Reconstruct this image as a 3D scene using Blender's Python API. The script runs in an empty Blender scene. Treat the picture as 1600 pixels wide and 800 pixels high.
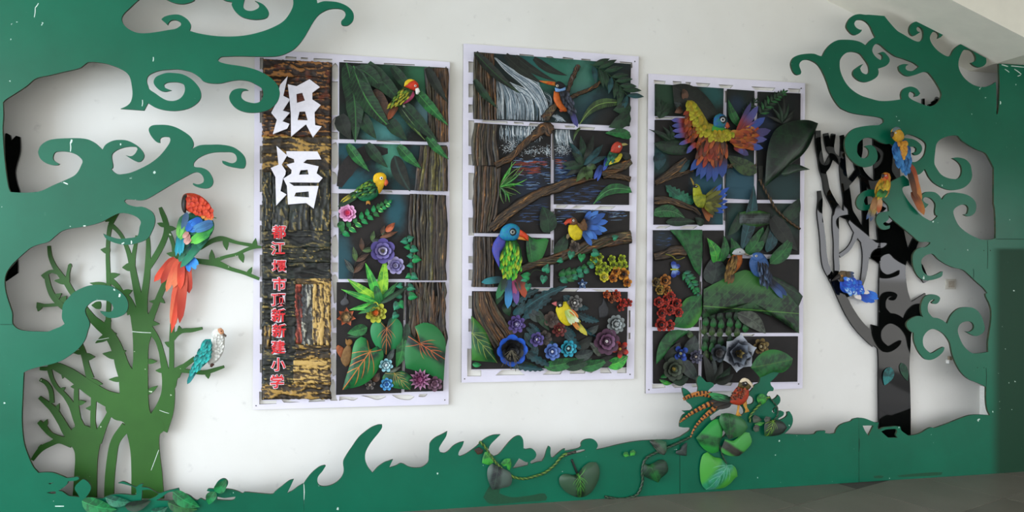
import bpy, bmesh, math, random
from mathutils import Vector, Matrix, noise
R = random.Random(7)
SC = bpy.context.scene
COL = SC.collection

# ---------------- camera ----------------
F = 1208.0; TH = math.radians(12); RO = .004; DC = 4.75; CZ = 1.48
cam = bpy.data.cameras.new('camera'); camo = bpy.data.objects.new('camera', cam); COL.objects.link(camo)
cam.sensor_width = 36; cam.lens = F / 1600 * 36; cam.clip_start = .05; cam.clip_end = 200
_fw = Vector((math.sin(TH), math.cos(TH), 0)); _rt = Vector((math.cos(TH), -math.sin(TH), 0)); _up = Vector((0, 0, 1))
_cx = _rt * math.cos(RO) + _up * math.sin(RO); _cy = -_rt * math.sin(RO) + _up * math.cos(RO)
_m = Matrix((_cx, _cy, -_fw)).transposed().to_4x4(); _m.translation = Vector((0, -DC, CZ))
camo.matrix_world = _m
SC.camera = camo

# ---------------- sky, daylight, exposure ----------------
wd = bpy.data.worlds.new('overcast_sky'); SC.world = wd; wd.use_nodes = True
wd.node_tree.nodes['Background'].inputs[0].default_value = (.93, .95, 1, 1)
wd.node_tree.nodes['Background'].inputs[1].default_value = 3.6
def area(name, loc, target, sx, sy, power, col):
    l = bpy.data.lights.new(name, 'AREA'); l.shape = 'RECTANGLE'; l.size = sx; l.size_y = sy; l.energy = power; l.color = col
    o = bpy.data.objects.new(name, l); COL.objects.link(o); o.location = loc
    o.rotation_euler = (Vector(target) - Vector(loc)).to_track_quat('-Z', 'Y').to_euler()
    return o
area('daylight_from_the_open_left_side', (-5.0, -2.8, 1.5), (0, -.6, 1.2), 4.0, 2.6, 210, (.68, .84, 1))
SC.view_settings.view_transform = 'Standard'; SC.view_settings.look = 'None'
SC.view_settings.gamma = 1; SC.view_settings.use_curve_mapping = False
SC.view_settings.exposure = 0.06

# ---------------- helpers ----------------
def ray(u, v):
    du, dv = u - 800, v - 400
    a = (du * math.cos(RO) + dv * math.sin(RO)) / F; b = (du * math.sin(RO) - dv * math.cos(RO)) / F
    s, c = math.sin(TH), math.cos(TH)
    return (s + a * c, c - a * s, b)
def P(u, v, d=0.0):
    """point of the photograph (u, v) on the plane parallel to the wall, d metres in front of it"""
    r = ray(u, v); t = (DC - d) / r[1]
    return Vector((r[0] * t, -d, CZ + r[2] * t))
def lin(c):
    c = c / 255.0
    return c / 12.92 if c <= .04045 else ((c + .055) / 1.055) ** 2.4
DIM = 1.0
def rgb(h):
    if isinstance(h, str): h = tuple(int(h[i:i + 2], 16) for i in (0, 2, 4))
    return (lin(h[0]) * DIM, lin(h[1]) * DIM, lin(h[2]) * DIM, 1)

MATS = {}
def newmat(name):
    m = bpy.data.materials.new(name); m.use_nodes = True
    return m, m.node_tree, m.node_tree.nodes['Principled BSDF']
def N(t, k, **kw):
    n = t.nodes.new(k)
    for a, b in kw.items(): setattr(n, a, b)
    return n
def mixc(t, fac, a, b):
    n = N(t, 'ShaderNodeMix', data_type='RGBA')
    for s, v in ((0, fac), (6, a), (7, b)):
        if hasattr(v, 'links'): t.links.new(v, n.inputs[s])
        else: n.inputs[s].default_value = v
    return n.outputs[2]
def mth(t, op, a, b=None, clamp=False):
    n = N(t, 'ShaderNodeMath', operation=op, use_clamp=clamp)
    for i, v in enumerate((a, b)):
        if v is None: continue
        if hasattr(v, 'links'): t.links.new(v, n.inputs[i])
        else: n.inputs[i].default_value = v
    return n.outputs[0]
def noise_tex(t, scale, detail=3, vec=None, rough=.55):
    n = N(t, 'ShaderNodeTexNoise'); n.inputs['Scale'].default_value = scale; n.inputs['Detail'].default_value = detail
    n.inputs['Roughness'].default_value = rough
    if vec: t.links.new(vec, n.inputs['Vector'])
    return n.outputs[0]
def ramp(t, fac, stops):
    n = N(t, 'ShaderNodeValToRGB'); e = n.color_ramp.elements
    while len(e) < len(stops): e.new(.5)
    for i, (p, c) in enumerate(stops):
        e[i].position = p; e[i].color = c if len(c) == 4 else (*c, 1)
    t.links.new(fac, n.inputs[0]); return n.outputs[0]
def obj_coord(t):
    return N(t, 'ShaderNodeTexCoord').outputs['Object']
def world_xyz(t):
    g = N(t, 'ShaderNodeNewGeometry'); s = N(t, 'ShaderNodeSeparateXYZ'); t.links.new(g.outputs['Position'], s.inputs[0])
    return g.outputs['Position'], s.outputs
def sstep(t, x, lo, hi):
    n = N(t, 'ShaderNodeMapRange', interpolation_type='SMOOTHSTEP'); t.links.new(x, n.inputs[0])
    n.inputs[1].default_value = lo; n.inputs[2].default_value = hi
    return n.outputs[0]
def paint(h, rough=.55, var=.25, scale=60, spec=.35, h2=None):
    """matte hand paint of one colour with brushy variation"""
    k = ('paint', str(h), rough, var, scale, spec, str(h2), DIM)
    if k in MATS: return MATS[k]
    m, t, b = newmat('paint_' + (h if isinstance(h, str) else 'mix')); c = rgb(h)
    c2 = rgb(h2) if h2 else tuple(x * (1 - var) for x in c[:3]) + (1,)
    c1 = c if h2 else tuple(min(1, x * (1 + var)) for x in c[:3]) + (1,)
    f = noise_tex(t, scale, 4, obj_coord(t))
    t.links.new(ramp(t, f, [(.35, c2), (.65, c1)]), b.inputs['Base Color'])
    b.inputs['Roughness'].default_value = rough; b.inputs['Specular IOR Level'].default_value = spec
    MATS[k] = m; return m

def obj(name, me, mat, parent=None, matrix=None, origin=None):
    """link a mesh whose vertices are in world space as one object with its origin at its middle (or at its parent)"""
    if isinstance(me, bmesh.types.BMesh):
        b = me; me = bpy.data.meshes.new(name); b.to_mesh(me); b.free()
    if mat is not None:
        for m in (mat if isinstance(mat, (list, tuple)) else [mat]): me.materials.append(m)
    o = bpy.data.objects.new(name, me); COL.objects.link(o)
    if origin is None:
        n = len(me.vertices); co = [0.0] * (3 * n); me.vertices.foreach_get('co', co)
        xs, ys, zs = co[0::3], co[1::3], co[2::3]
        origin = Vector(((min(xs) + max(xs)) / 2, (min(ys) + max(ys)) / 2, (min(zs) + max(zs)) / 2))
    me.transform(Matrix.Translation(-Vector(origin)))
    o.location = Vector(origin) - (wloc(parent) if parent else Vector((0, 0, 0)))
    if parent: o.parent = parent
    return o
def wloc(o):
    l = Vector(o.location)
    while o.parent:
        o = o.parent; l += Vector(o.location)
    return l
def tag(o, label=None, cat=None, group=None, kind=None):
    if label: o['label'] = label
    if cat: o['category'] = cat
    if group: o['group'] = group
    if kind: o['kind'] = kind
    return o
def thing(name, loc, label, cat, group=None):
    o = bpy.data.objects.new(name, None); COL.objects.link(o); o.location = loc; o.empty_display_size = .05
    return tag(o, label, cat, group)

def smooth(pts, closed=True, sub=4, ang=62):
    """Catmull-Rom through the points; points whose turn is sharp (or that carry a third value) stay corners"""
    n = len(pts); q = [Vector((p[0], p[1])) for p in pts]; corner = []
    for i in range(n):
        a, b, c = q[i - 1], q[i], q[(i + 1) % n]
        e, f = b - a, c - b
        turn = 0 if e.length < 1e-9 or f.length < 1e-9 else abs(math.degrees(e.angle(f)))
        corner.append(len(pts[i]) > 2 or turn > ang or (not closed and i in (0, n - 1)))
    tan = []
    for i in range(n):
        tan.append(Vector((0, 0)) if corner[i] else (q[(i + 1) % n] - q[i - 1]))
    out = []
    for i in range(n if closed else n - 1):
        a, b = q[i], q[(i + 1) % n]; L = (b - a).length
        def tn(k):
            v = tan[k]
            return v.normalized() * L if v.length > 1e-9 else None
        ta, tb = tn(i), tn((i + 1) % n)
        if ta is None: ta = (b - a)
        if tb is None: tb = (b - a)
        for s in range(sub):
            x = s / sub; h1 = 2 * x**3 - 3 * x**2 + 1; h2 = x**3 - 2 * x**2 + x; h3 = -2 * x**3 + 3 * x**2; h4 = x**3 - x**2
            out.append(a * h1 + ta * h2 + b * h3 + tb * h4)
    if not closed: out.append(q[-1])
    return [(p.x, p.y) for p in out]

def flat_mesh(loops, d, thick):
    """extruded flat board: loops of photo points (first the outline, then holes); front face d metres from the wall"""
    cu = bpy.data.curves.new('outline', 'CURVE'); cu.dimensions = '2D'; cu.fill_mode = 'BOTH'; cu.extrude = thick / 2
    for lp in loops:
        w = [P(u, v, d) for u, v in lp]
        s = cu.splines.new('POLY'); s.points.add(len(w) - 1); s.use_cyclic_u = True
        for i, p in enumerate(w): s.points[i].co = (p.x, p.z, 0, 1)
    o = bpy.data.objects.new('outline', cu)
    me = bpy.data.meshes.new_from_object(o); bpy.data.objects.remove(o); bpy.data.curves.remove(cu)
    me.transform(Matrix.Translation((0, -d + thick / 2, 0)) @ Matrix.Rotation(math.pi / 2, 4, 'X'))
    return me
def cutout(name, loops, d, thick, mats, parent=None, sub=4, raw=()):
    lp = [l if i in raw else smooth(l, sub=sub) for i, l in enumerate(loops)]
    me = flat_mesh(lp, d, thick)
    me.materials.clear()
    o = obj(name, me, mats, parent)
    if isinstance(mats, (list, tuple)):
        for p in o.data.polygons: p.material_index = 0 if p.normal.y < -.5 else 1
    return o
def stroke(pts, sub=5):
    """outline of a branch given as centre points (u, v, width)"""
    c = smooth([(p[0], p[1]) for p in pts], closed=False, sub=sub)
    w = []
    for i in range(len(pts) - 1):
        for s in range(sub): w.append(pts[i][2] + (pts[i + 1][2] - pts[i][2]) * s / sub)
    w.append(pts[-1][2]); L, Rr = [], []
    for i, (x, y) in enumerate(c):
        a = c[max(0, i - 1)]; b = c[min(len(c) - 1, i + 1)]
        t = Vector((b[0] - a[0], b[1] - a[1])).normalized(); nx, ny = -t.y, t.x
        L.append((x + nx * w[i] / 2, y + ny * w[i] / 2)); Rr.append((x - nx * w[i] / 2, y - ny * w[i] / 2))
    return L + Rr[::-1]
def nub(x, y, ang, ln, w):
    """leaf-shaped thorn outline leaving (x, y) at angle ang (degrees, photo axes)"""
    a = math.radians(ang); ca, sa = math.cos(a), math.sin(a); prof = [(-.15, .42), (.2, .5), (.5, .42), (.8, .2), (1, .04)]
    up = [(s * ln, p * w) for s, p in prof]; dn = [(s * ln, -p * w) for s, p in prof][::-1]
    return [(x + s * ca - q * sa, y + s * sa + q * ca) for s, q in up + dn]
def join(meshes):
    b = bmesh.new()
    for m in meshes:
        b.from_mesh(m); bpy.data.meshes.remove(m)
    return b
def box_bm(x0, x1, y0, y1, z0, z1):
    b = bmesh.new(); v = [b.verts.new((x, y, z)) for z in (z0, z1) for y in (y0, y1) for x in (x0, x1)]
    for f in ((0, 2, 3, 1), (4, 5, 7, 6), (0, 1, 5, 4), (2, 6, 7, 3), (0, 4, 6, 2), (1, 3, 7, 5)): b.faces.new([v[i] for i in f])
    return b

# ---------------- the setting ----------------
def m_wall():
    m, t, b = newmat('white_emulsion'); p, s = world_xyz(t)
    f = noise_tex(t, 1.3, 5, p); g = noise_tex(t, 14, 4, p)
    c = mixc(t, sstep(t, g, .62, .8), ramp(t, f, [(.3, rgb('dedcd5')), (.7, rgb('e7e6e1'))]), rgb('cfcdc8'))
    t.links.new(c, b.inputs['Base Color']); b.inputs['Roughness'].default_value = .75; b.inputs['Specular IOR Level'].default_value = .25
    return m
WALL = m_wall()
def m_tile():
    m, t, b = newmat('grey_floor_tile'); p, s = world_xyz(t); f = noise_tex(t, 3, 6, p); g = noise_tex(t, 60, 3, p)
    c = mixc(t, g, ramp(t, f, [(.3, rgb('5c5449')), (.7, rgb('70685c'))]), rgb('6a665e'))
    oi = N(t, 'ShaderNodeObjectInfo'); v = mth(t, 'MULTIPLY_ADD', oi.outputs['Random'], .22); v.node.inputs[2].default_value = .9
    hs = N(t, 'ShaderNodeHueSaturation'); t.links.new(c, hs.inputs['Color']); t.links.new(v, hs.inputs['Value'])
    t.links.new(hs.outputs[0], b.inputs['Base Color']); b.inputs['Roughness'].default_value = .42; b.inputs['Specular IOR Level'].default_value = .4
    return m
tag(obj('wall_back', box_bm(-2.6, 6.4, 0, .15, 0, 3.9), WALL), 'white painted wall behind the jungle display', kind='structure')
tag(obj('wall_left', box_bm(-2.75, -2.6, -.27, .15, 0, 3.9), WALL), 'white side wall at the left end of the display', kind='structure')
tag(obj('wall_right', box_bm(6.4, 6.55, -2.0, .15, 0, 3.9), WALL), 'white side wall at the right end of the hall', kind='structure')
tag(obj('right_sky_blocker', box_bm(6.4, 6.55, -7.0, -2.0, 2.15, 3.9), WALL), 'unseen white beam added on the right to block the sky', kind='structure')  # added out of view, keeps high sky out of the black tree reflections
tag(obj('ceiling', box_bm(-4.3, 6.55, -7.0, .15, 3.9, 4.1), paint('d8d8d4', .8, .04, 3)), 'white ceiling of the hall', kind='structure')
flo = tag(obj('floor', box_bm(-2.75, 7, -7.0, .15, -.2, -.006), paint('4c4944', .7, .1, 20)), 'grey tiled floor in front of the wall', kind='structure')
tag(obj('front_sky_blocker', box_bm(-3.1, 6.55, -7.2, -7.0, 2.5, 4.1), WALL), 'unseen white beam added at the front to block the upper sky', kind='structure')  # added lintel out of view, cuts the upper sky to darken the wall top
tag(obj('ground', box_bm(-40, 40, -60, 20, -.3, -.2), paint('b9b6ae', .8, .1, 2)), 'pale concrete yard outside the open hall', kind='structure')
ta = math.radians(21); ca, sa = math.cos(ta), math.sin(ta); TM = m_tile(); tme = None
for i in range(-16, 17):
    for j in range(-16, 17):
        x = 2.63 + (i + .5) * .6 * ca - (j + .5) * .6 * sa; y = -.589 + (i + .5) * .6 * sa + (j + .5) * .6 * ca
        if x < -2.4 or x > 6.1 or y > -.02 or y < -3.9: continue
        if tme is None:
            b = bmesh.new(); h = .2985; e = .003
            lo = [b.verts.new((sx * h, sy * h, -.01)) for sx, sy in ((-1, -1), (1, -1), (1, 1), (-1, 1))]
            mi = [b.verts.new((sx * h, sy * h, -.0015)) for sx, sy in ((-1, -1), (1, -1), (1, 1), (-1, 1))]
            hi = [b.verts.new((sx * (h - e), sy * (h - e), 0)) for sx, sy in ((-1, -1), (1, -1), (1, 1), (-1, 1))]
            b.faces.new(hi)
            for k in range(4):
                n = (k + 1) % 4; b.faces.new((lo[k], lo[n], mi[n], mi[k])); b.faces.new((mi[k], mi[n], hi[n], hi[k]))
            tme = bpy.data.meshes.new('tile'); b.to_mesh(tme); b.free(); tme.materials.append(TM)
        o = bpy.data.objects.new('tile', tme); COL.objects.link(o); o.parent = flo
        o.location = Vector((x, y, R.uniform(-.0004, .0004))) - Vector(flo.location); o.rotation_euler = (0, 0, ta)
# sloping stair beam at the upper right
a, b_ = P(1365, 0, .25), P(1560, 98, .25); sl = (b_.z - a.z) / (b_.x - a.x); SW = .62
def zline(x): return a.z + sl * (x - a.x) if x < b_.x else b_.z
bm = bmesh.new(); xs = [a.x - 1.9, b_.x, 6.4]; rows = []
for x in xs:
    rows.append([bm.verts.new(q) for q in ((x, 0, zline(x)), (x, -SW, zline(x)), (x, -SW, zline(x) + .75), (x, 0, zline(x) + .75))])
for i in range(2):
    for k in range(4): bm.faces.new((rows[i][k], rows[i][(k + 1) % 4], rows[i + 1][(k + 1) % 4], rows[i + 1][k]))
bm.faces.new(rows[0][::-1]); bm.faces.new(rows[2]); bmesh.ops.recalc_face_normals(bm, faces=bm.faces)
tag(obj('trim_1', bm, paint('efebdc', .8, .03, 6)), 'sloping white underside of a stair crossing the upper right corner', kind='structure')
# ---------------- painted jungle boards ----------------
def pts(s): return list(s) if not isinstance(s, str) else [tuple(float(c) for c in p.split(',')) if p[-1] != 'c' else (*[float(c) for c in p[:-1].split(',')], 1) for p in s.split()]
def m_board():
    m, t, b = newmat('glossy_green_board_paint'); p, s = world_xyz(t)
    f = noise_tex(t, 2.2, 4, p); g = noise_tex(t, 34, 2, p, .4)
    c = ramp(t, f, [(.3, rgb('05563e')), (.7, rgb('076248'))])
    # darker, rougher green on the plain board at the right end
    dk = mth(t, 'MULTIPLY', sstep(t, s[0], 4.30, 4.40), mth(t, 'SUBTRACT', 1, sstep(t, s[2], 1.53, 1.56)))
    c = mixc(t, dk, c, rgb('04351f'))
    sp = sstep(t, g, .775, .79)
    c = mixc(t, sp, c, rgb('b8ccc0'))
    t.links.new(c, b.inputs['Base Color'])
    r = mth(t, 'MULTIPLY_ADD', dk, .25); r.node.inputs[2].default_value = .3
    t.links.new(r, b.inputs['Roughness']); b.inputs['Specular IOR Level'].default_value = .27
    return m
def m_glossy(name, h, rough, spec, fleck=None):
    m, t, b = newmat(name); p, s = world_xyz(t); f = noise_tex(t, 3, 4, p); c0 = rgb(h)
    c = ramp(t, f, [(.3, tuple(x * .85 for x in c0[:3])), (.7, tuple(x * 1.15 for x in c0[:3]))])
    if fleck: c = mixc(t, sstep(t, noise_tex(t, 40, 2, p, .4), .775, .79), c, rgb(fleck))
    t.links.new(c, b.inputs['Base Color']); b.inputs['Roughness'].default_value = rough; b.inputs['Specular IOR Level'].default_value = spec
    return m
BOARD = [m_board(), paint('23402c', .7, .3, 30, .2, '4a4636')]
BD = .25; BT = .015
left_outline = pts("""475,810 473,756 478,750 475,755c""") and pts("""
-283,-60c 440,-60c 492,-60c 494,-8 496,5c 505,2 515,2 530,4 543,10 551,18 553,26 551,33 546,38 541,40 535,39 533,36 534,32 538,28 540,22 538,17 533,14 525,13 515,14 507,17 498,23 490,33 483,45 476,57 468,68 460,76 450,82 440,86 428,88 400,88 375,87.5 355,88 345,89 340,94 344,97 355,100 375,103 390,106 405,111 418,118 428,126 434,134 437,144 435,155 430,163 422,170 412,174 398,176 383,175 370,170 361,161 358,152 361,144 366,140 375,138 384,139 388,141c 380,142 377,146 377,152 382,157 390,160 399,161 407,158 411,150 411,143 408,137 400,132 390,127 378,125 370,125 358,127 345,130 330,130 318,127 312,121 300,113 290,110 278,108 265,108.5 250,110 238,114 231,119 229,126 231,134 233,139 243,146 253,153 262,157 272,157.5 281,154 287,147 289,139 287,132 281,129 272,128 261,129 256,132 257,136 262,139 268,141c 258,143 250,141 243,135 240,128 243,121 250,117 260,114 272,114 285,116 297,122 306,130 312,139 314,148 312,156 304,164 292,170 275,173 258,172 243,168 231,161c 225,172.5c 188,170c 197,166 203,161 206,154 207,146 206,135 203,121 197,113 185,106 168,100 150,97 138,97 133,100 125,106 100,112 75,118 60,121 52,125 43,133 33,140 22,147 8,156 4.5,160c 5,180 4,200 5,225 7,250 10,275 13,292 16,300c 33,301 50,300.5 65,298 82,290 98,283 115,275 122,268 127,258 129,252 126,247 118,241 105,237 92,236.5 86,238 83,243 83,249 87,253 93,256c 90,258 82,258 72,255 64,249 60,241 60,235 64,227 74,220 87,217 105,216 125,216 138,218 148,223 155,229 160,234c 165,226 176,220 188,218.5 200,220 212,226 220,233 225,242 223,249 217,253 210,251 203,247 196,242.5c 205,244 211,240 215,233 213,230 208,229 198,229.5 188,232 180,236 175,241 174.5,248 176,256 176,262 173.5,264c 177,268 184,272 192,272 203,270 218,264 235,255 250,243 262,228 266,220 265,215 260,213.5 254,214 250,217 250,223c 245,222 238,215 233,206 233,200 238,196 248,195 262,195.5 275,199 288,206 297,213 302,222 302,228 299,233c 312,227 330,226 345,226 362,229 373,235 381,243 384,252 383,260 380,263 368,262 355,259 348,255 347,251c 352,252 362,255 368,253 370,248 368,242 362,238 350,237.5 335,238 322,241 310,247 303,254 302,259 305,261 315,262 324,266 330,274 333,283 331,290 325,294 315,294 305,291 301,288 302,286c 308,288 314,287 318,284 318,278 314,272 308,269 302,270 290,276 270,287 250,299 233,309 226,312 218,313 208,312 197,311.5 194,314 197,318 204,321 213,323 222,323 232,327 239,333 242,342 241,352 236,364 231,372 220,378 205,382 190,382 175,378 165,372 161,365c 170,369 185,373 200,372 213,370 216,366 218,355 220,347 216,341 207,336 195,333 185,333.5 175,338 160,346 145,351 125,355 105,358 95,362 85,370 75,378 60,382 48,387 38,395 28,404 18,414 11,424 8,432 7,440 8,452 11,465 16,480 19,490 19,500 20,507 28,514 40,517 60,518 75,518 85,514 95,510 101,506c 97,498 97,487 99,475 106,466 115,457 128,450 140,446 155,445 172,447 186,454 196,464 200,474 199,484 194,491 186,495 178,497 168,496 160,491 156,486c 165,487 173,487 177,482 175,476 170,471 160,469 152,469 145,471 137,477 133,484 134,491 137,497 140,506 137,517 133,530 125,542 115,551 105,558 95,564 80,569 62,573 45,578 37,582c 36,600 35,625 34,650 35,675 38,695 45,715 52,730 60,739c
72,738 84,739 95,743 104,747c 115,746 121,745 124,748c 119,751 106,752c 105,756 100,761 94,765 91,767c 97,768 104,773 108,775 118,776 124,777c 121,771 117,765 118,759 124,753 130,749 136,752 141,758 142,764 138,772 134,777c 150,778.5 160,779c 166,776 175,773 187,772 200,773 208,774c 213,773 213,766 211,762 203,759 192,756 184,755c 192,752.5 203,757 212,761 218,757 224,756c 221,761c 232,762.5 243,769 249,771 258,768 270,765 279,763c 280,767 276,770 290,772 297,775 302,779 308,782 313,779 320,782c 323,780 326,773 331,769c 323,767c 325,764 334,764 337,757 342,751 349,748 354,750 356,755 354,761 351,764 362,765 372,768 379,771 382,769 395,770 412,771.5 426,772 430,768 440,760 452,751 459,749c 454,760 450,768 449,771c 458,766 466,760 474,755.5c 475,810c -283,860c""")
hole_b = pts("""216,0 203,12 193,22 190,29 193,38 202,46 214,51 226,52 245,50 262,47 274,45 281,41 283,38 281,34 274,31 267,32 263,36 262,39c 252,30c 257,26 268,23 280,23 290,28 296,34 298,40 296,48c 310,52 335,56 360,57 385,55 410,49 430,41 444,32 453,20 458,8 457,-4 450,-14 430,-18 400,-16 386,-8 380,8 383,15 393,17 403,13 405,9 402,4 398,1c 410,6 417,13 420,20 417,27 407,30 393,30 378,26 368,18 362,8 363,3 350,0 338,-10 325,-16 312,-10 303,1c 296,4 286,6 275,5 266,2 258,-2 245,-10 232,-12""")
slit1 = pts("72,753c 76,755 84,753.5c 78,757c"); slit2 = pts("72,770c 82,768 87,768c 87,771.5 80,771.5c")
slit3 = pts("339,776c 350,778 360,777 368,776c 365,781 355,782 339,781c"); slit4 = pts("213,774c 240,772c 251,775 262,776 278,783c 240,782.5c 213,782c")
slit4 = pts("222,766c 233,765 243,769 248,772 243,776 232,781c 221,782c")
slit5 = pts("254,776c 262,770 270,768c 274,777 279,783c 244,782c")
lb = cutout('jungle_cutout_board', [left_outline, hole_b, slit1, slit2, slit3, slit4, slit5], BD, BT, BOARD)
tag(lb, 'glossy green board cut as a curling jungle tree with big holes at the left end', 'board')
grass_outline = pts("""474.6,755.5c 478,750 487,739 498,730 507,727 509,728c 504,736 497,745 496,754 500,759 510,760 522,756 531,749 536,741 537,733 536,722 540,713 550,698 560,684 570,675 580,668 590,664 597,663.5c 597,668 592,676 583,687 576,697 571,708 571,720 575,730 582,739c 590,730 600,723 608,720 614,718c 611,724 608,731c 618,728 627,724 640,730 655,731 663,728 669,722 670,715 671,700 672,692 680,684 690,679 699,674c 697,682 690,693 686,701 688,707 694,708 700,705 708,697 717,692 725,690c 722,698 717,706 716,711 719,713 730,708 745,697 757,686 770,680 782,679c 776,685 768,693 764,700 765,707 772,713 779,710 787,701 797,689 806,682 813,681 817,686 818,695 818,701c 822,702 830,701 836,705 838,711 835,717 830,720 828,723 831,725c 840,722 847,721c 851,714 854,704 857,697 860,699 860,708 861,714 864,715 872,708 880,702 883,701c 882,705c 893,703 905,700 908,697c 908,692 912,688 920,686 928,687 933,692 934,697 931,703c 945,700 965,695 985,691 1000,689 1015,688 1040,687 1050,687 1061.8,683c 1061.8,771.5c 475.2,810c""")
gh1 = pts("801,732c 806,724 811,716 816,719 822,722 826,722c 825,727 812,730"); gh2 = pts("876,715c 882,711 890,708 902,704 912,702 915,704 907,707 893,710 882,714")
tag(cutout('grass_cutout_board', [grass_outline, gh1, gh2], BD, BT, BOARD), 'low green board with flame-shaped grass blades along the floor below the panels', 'board')
bush_outline = pts("""1062.4,683c 1070,678 1077,673 1079,670 1077,668 1068,668 1062,667c 1062,662 1064,655 1067,649 1072,646c 1066,642c 1072,642 1080,641 1083,638 1080,633 1074,628 1070,622 1067,613 1066,607 1068,606 1074,609 1079,614 1083,616 1089,614 1091,606 1089,597 1090,590 1094,587 1099,592 1104,597 1110,597 1115,599 1115,603 1109,608 1105,613 1115,618 1130,620 1145,620 1160,618 1172,612 1180,601c 1186,598 1188,588 1186,580 1182,574 1188,570 1200,566 1216,570 1219,577 1216,584 1209,592 1204,597 1205,602 1209,607 1208,611 1201,612 1198,617 1202,621 1208,624 1213,621 1216,617 1219,621 1219,628 1214,634 1208,638 1206,643 1211,646 1216,643 1221,642 1225,644 1224,649 1216,654 1218,657 1226,653 1230,649 1230,644 1234,643 1238,650 1239,658 1236,667 1229,675 1225,678c 1245,679c 1272,678.5 1277,674 1290,673c 1289,677 1298,678 1305,677c 1307,671 1312,665 1320,661 1330,658 1333,655 1341.8,653c 1341.8,753.5c 1062.6,771.3c""")
bh1 = pts("1168,620c 1172,618 1177,622 1178,627 1175,631 1169,632 1166,631"); bh2 = pts("1109,651 1118,644 1126,639 1135,634 1144,632 1154,633 1160,636 1163,644 1160,648 1150,650 1140,648 1130,649 1122,651 1116,656 1111,657")
bh3 = pts("1172,664c 1170,662 1172,664 1173,667c"); bh4 = pts("1125,681 1128,676 1132,671 1136,676 1131,682 1126,686 1121,687"); bh5 = pts("1209,640 1213,636 1215,640 1214,645 1210,645")
bh6 = pts("1298,0"); bh1321 = pts("1316,679c 1325,674 1333,668 1338,663c 1342,669 1346,679c 1330,678c")
bb = cutout('bush_cutout_board', [bush_outline, bh1, bh2, bh4, bh5], BD, BT, BOARD)
tag(bb, 'low green board with a leafy bush silhouette rising over the right panel corner', 'board')
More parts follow.
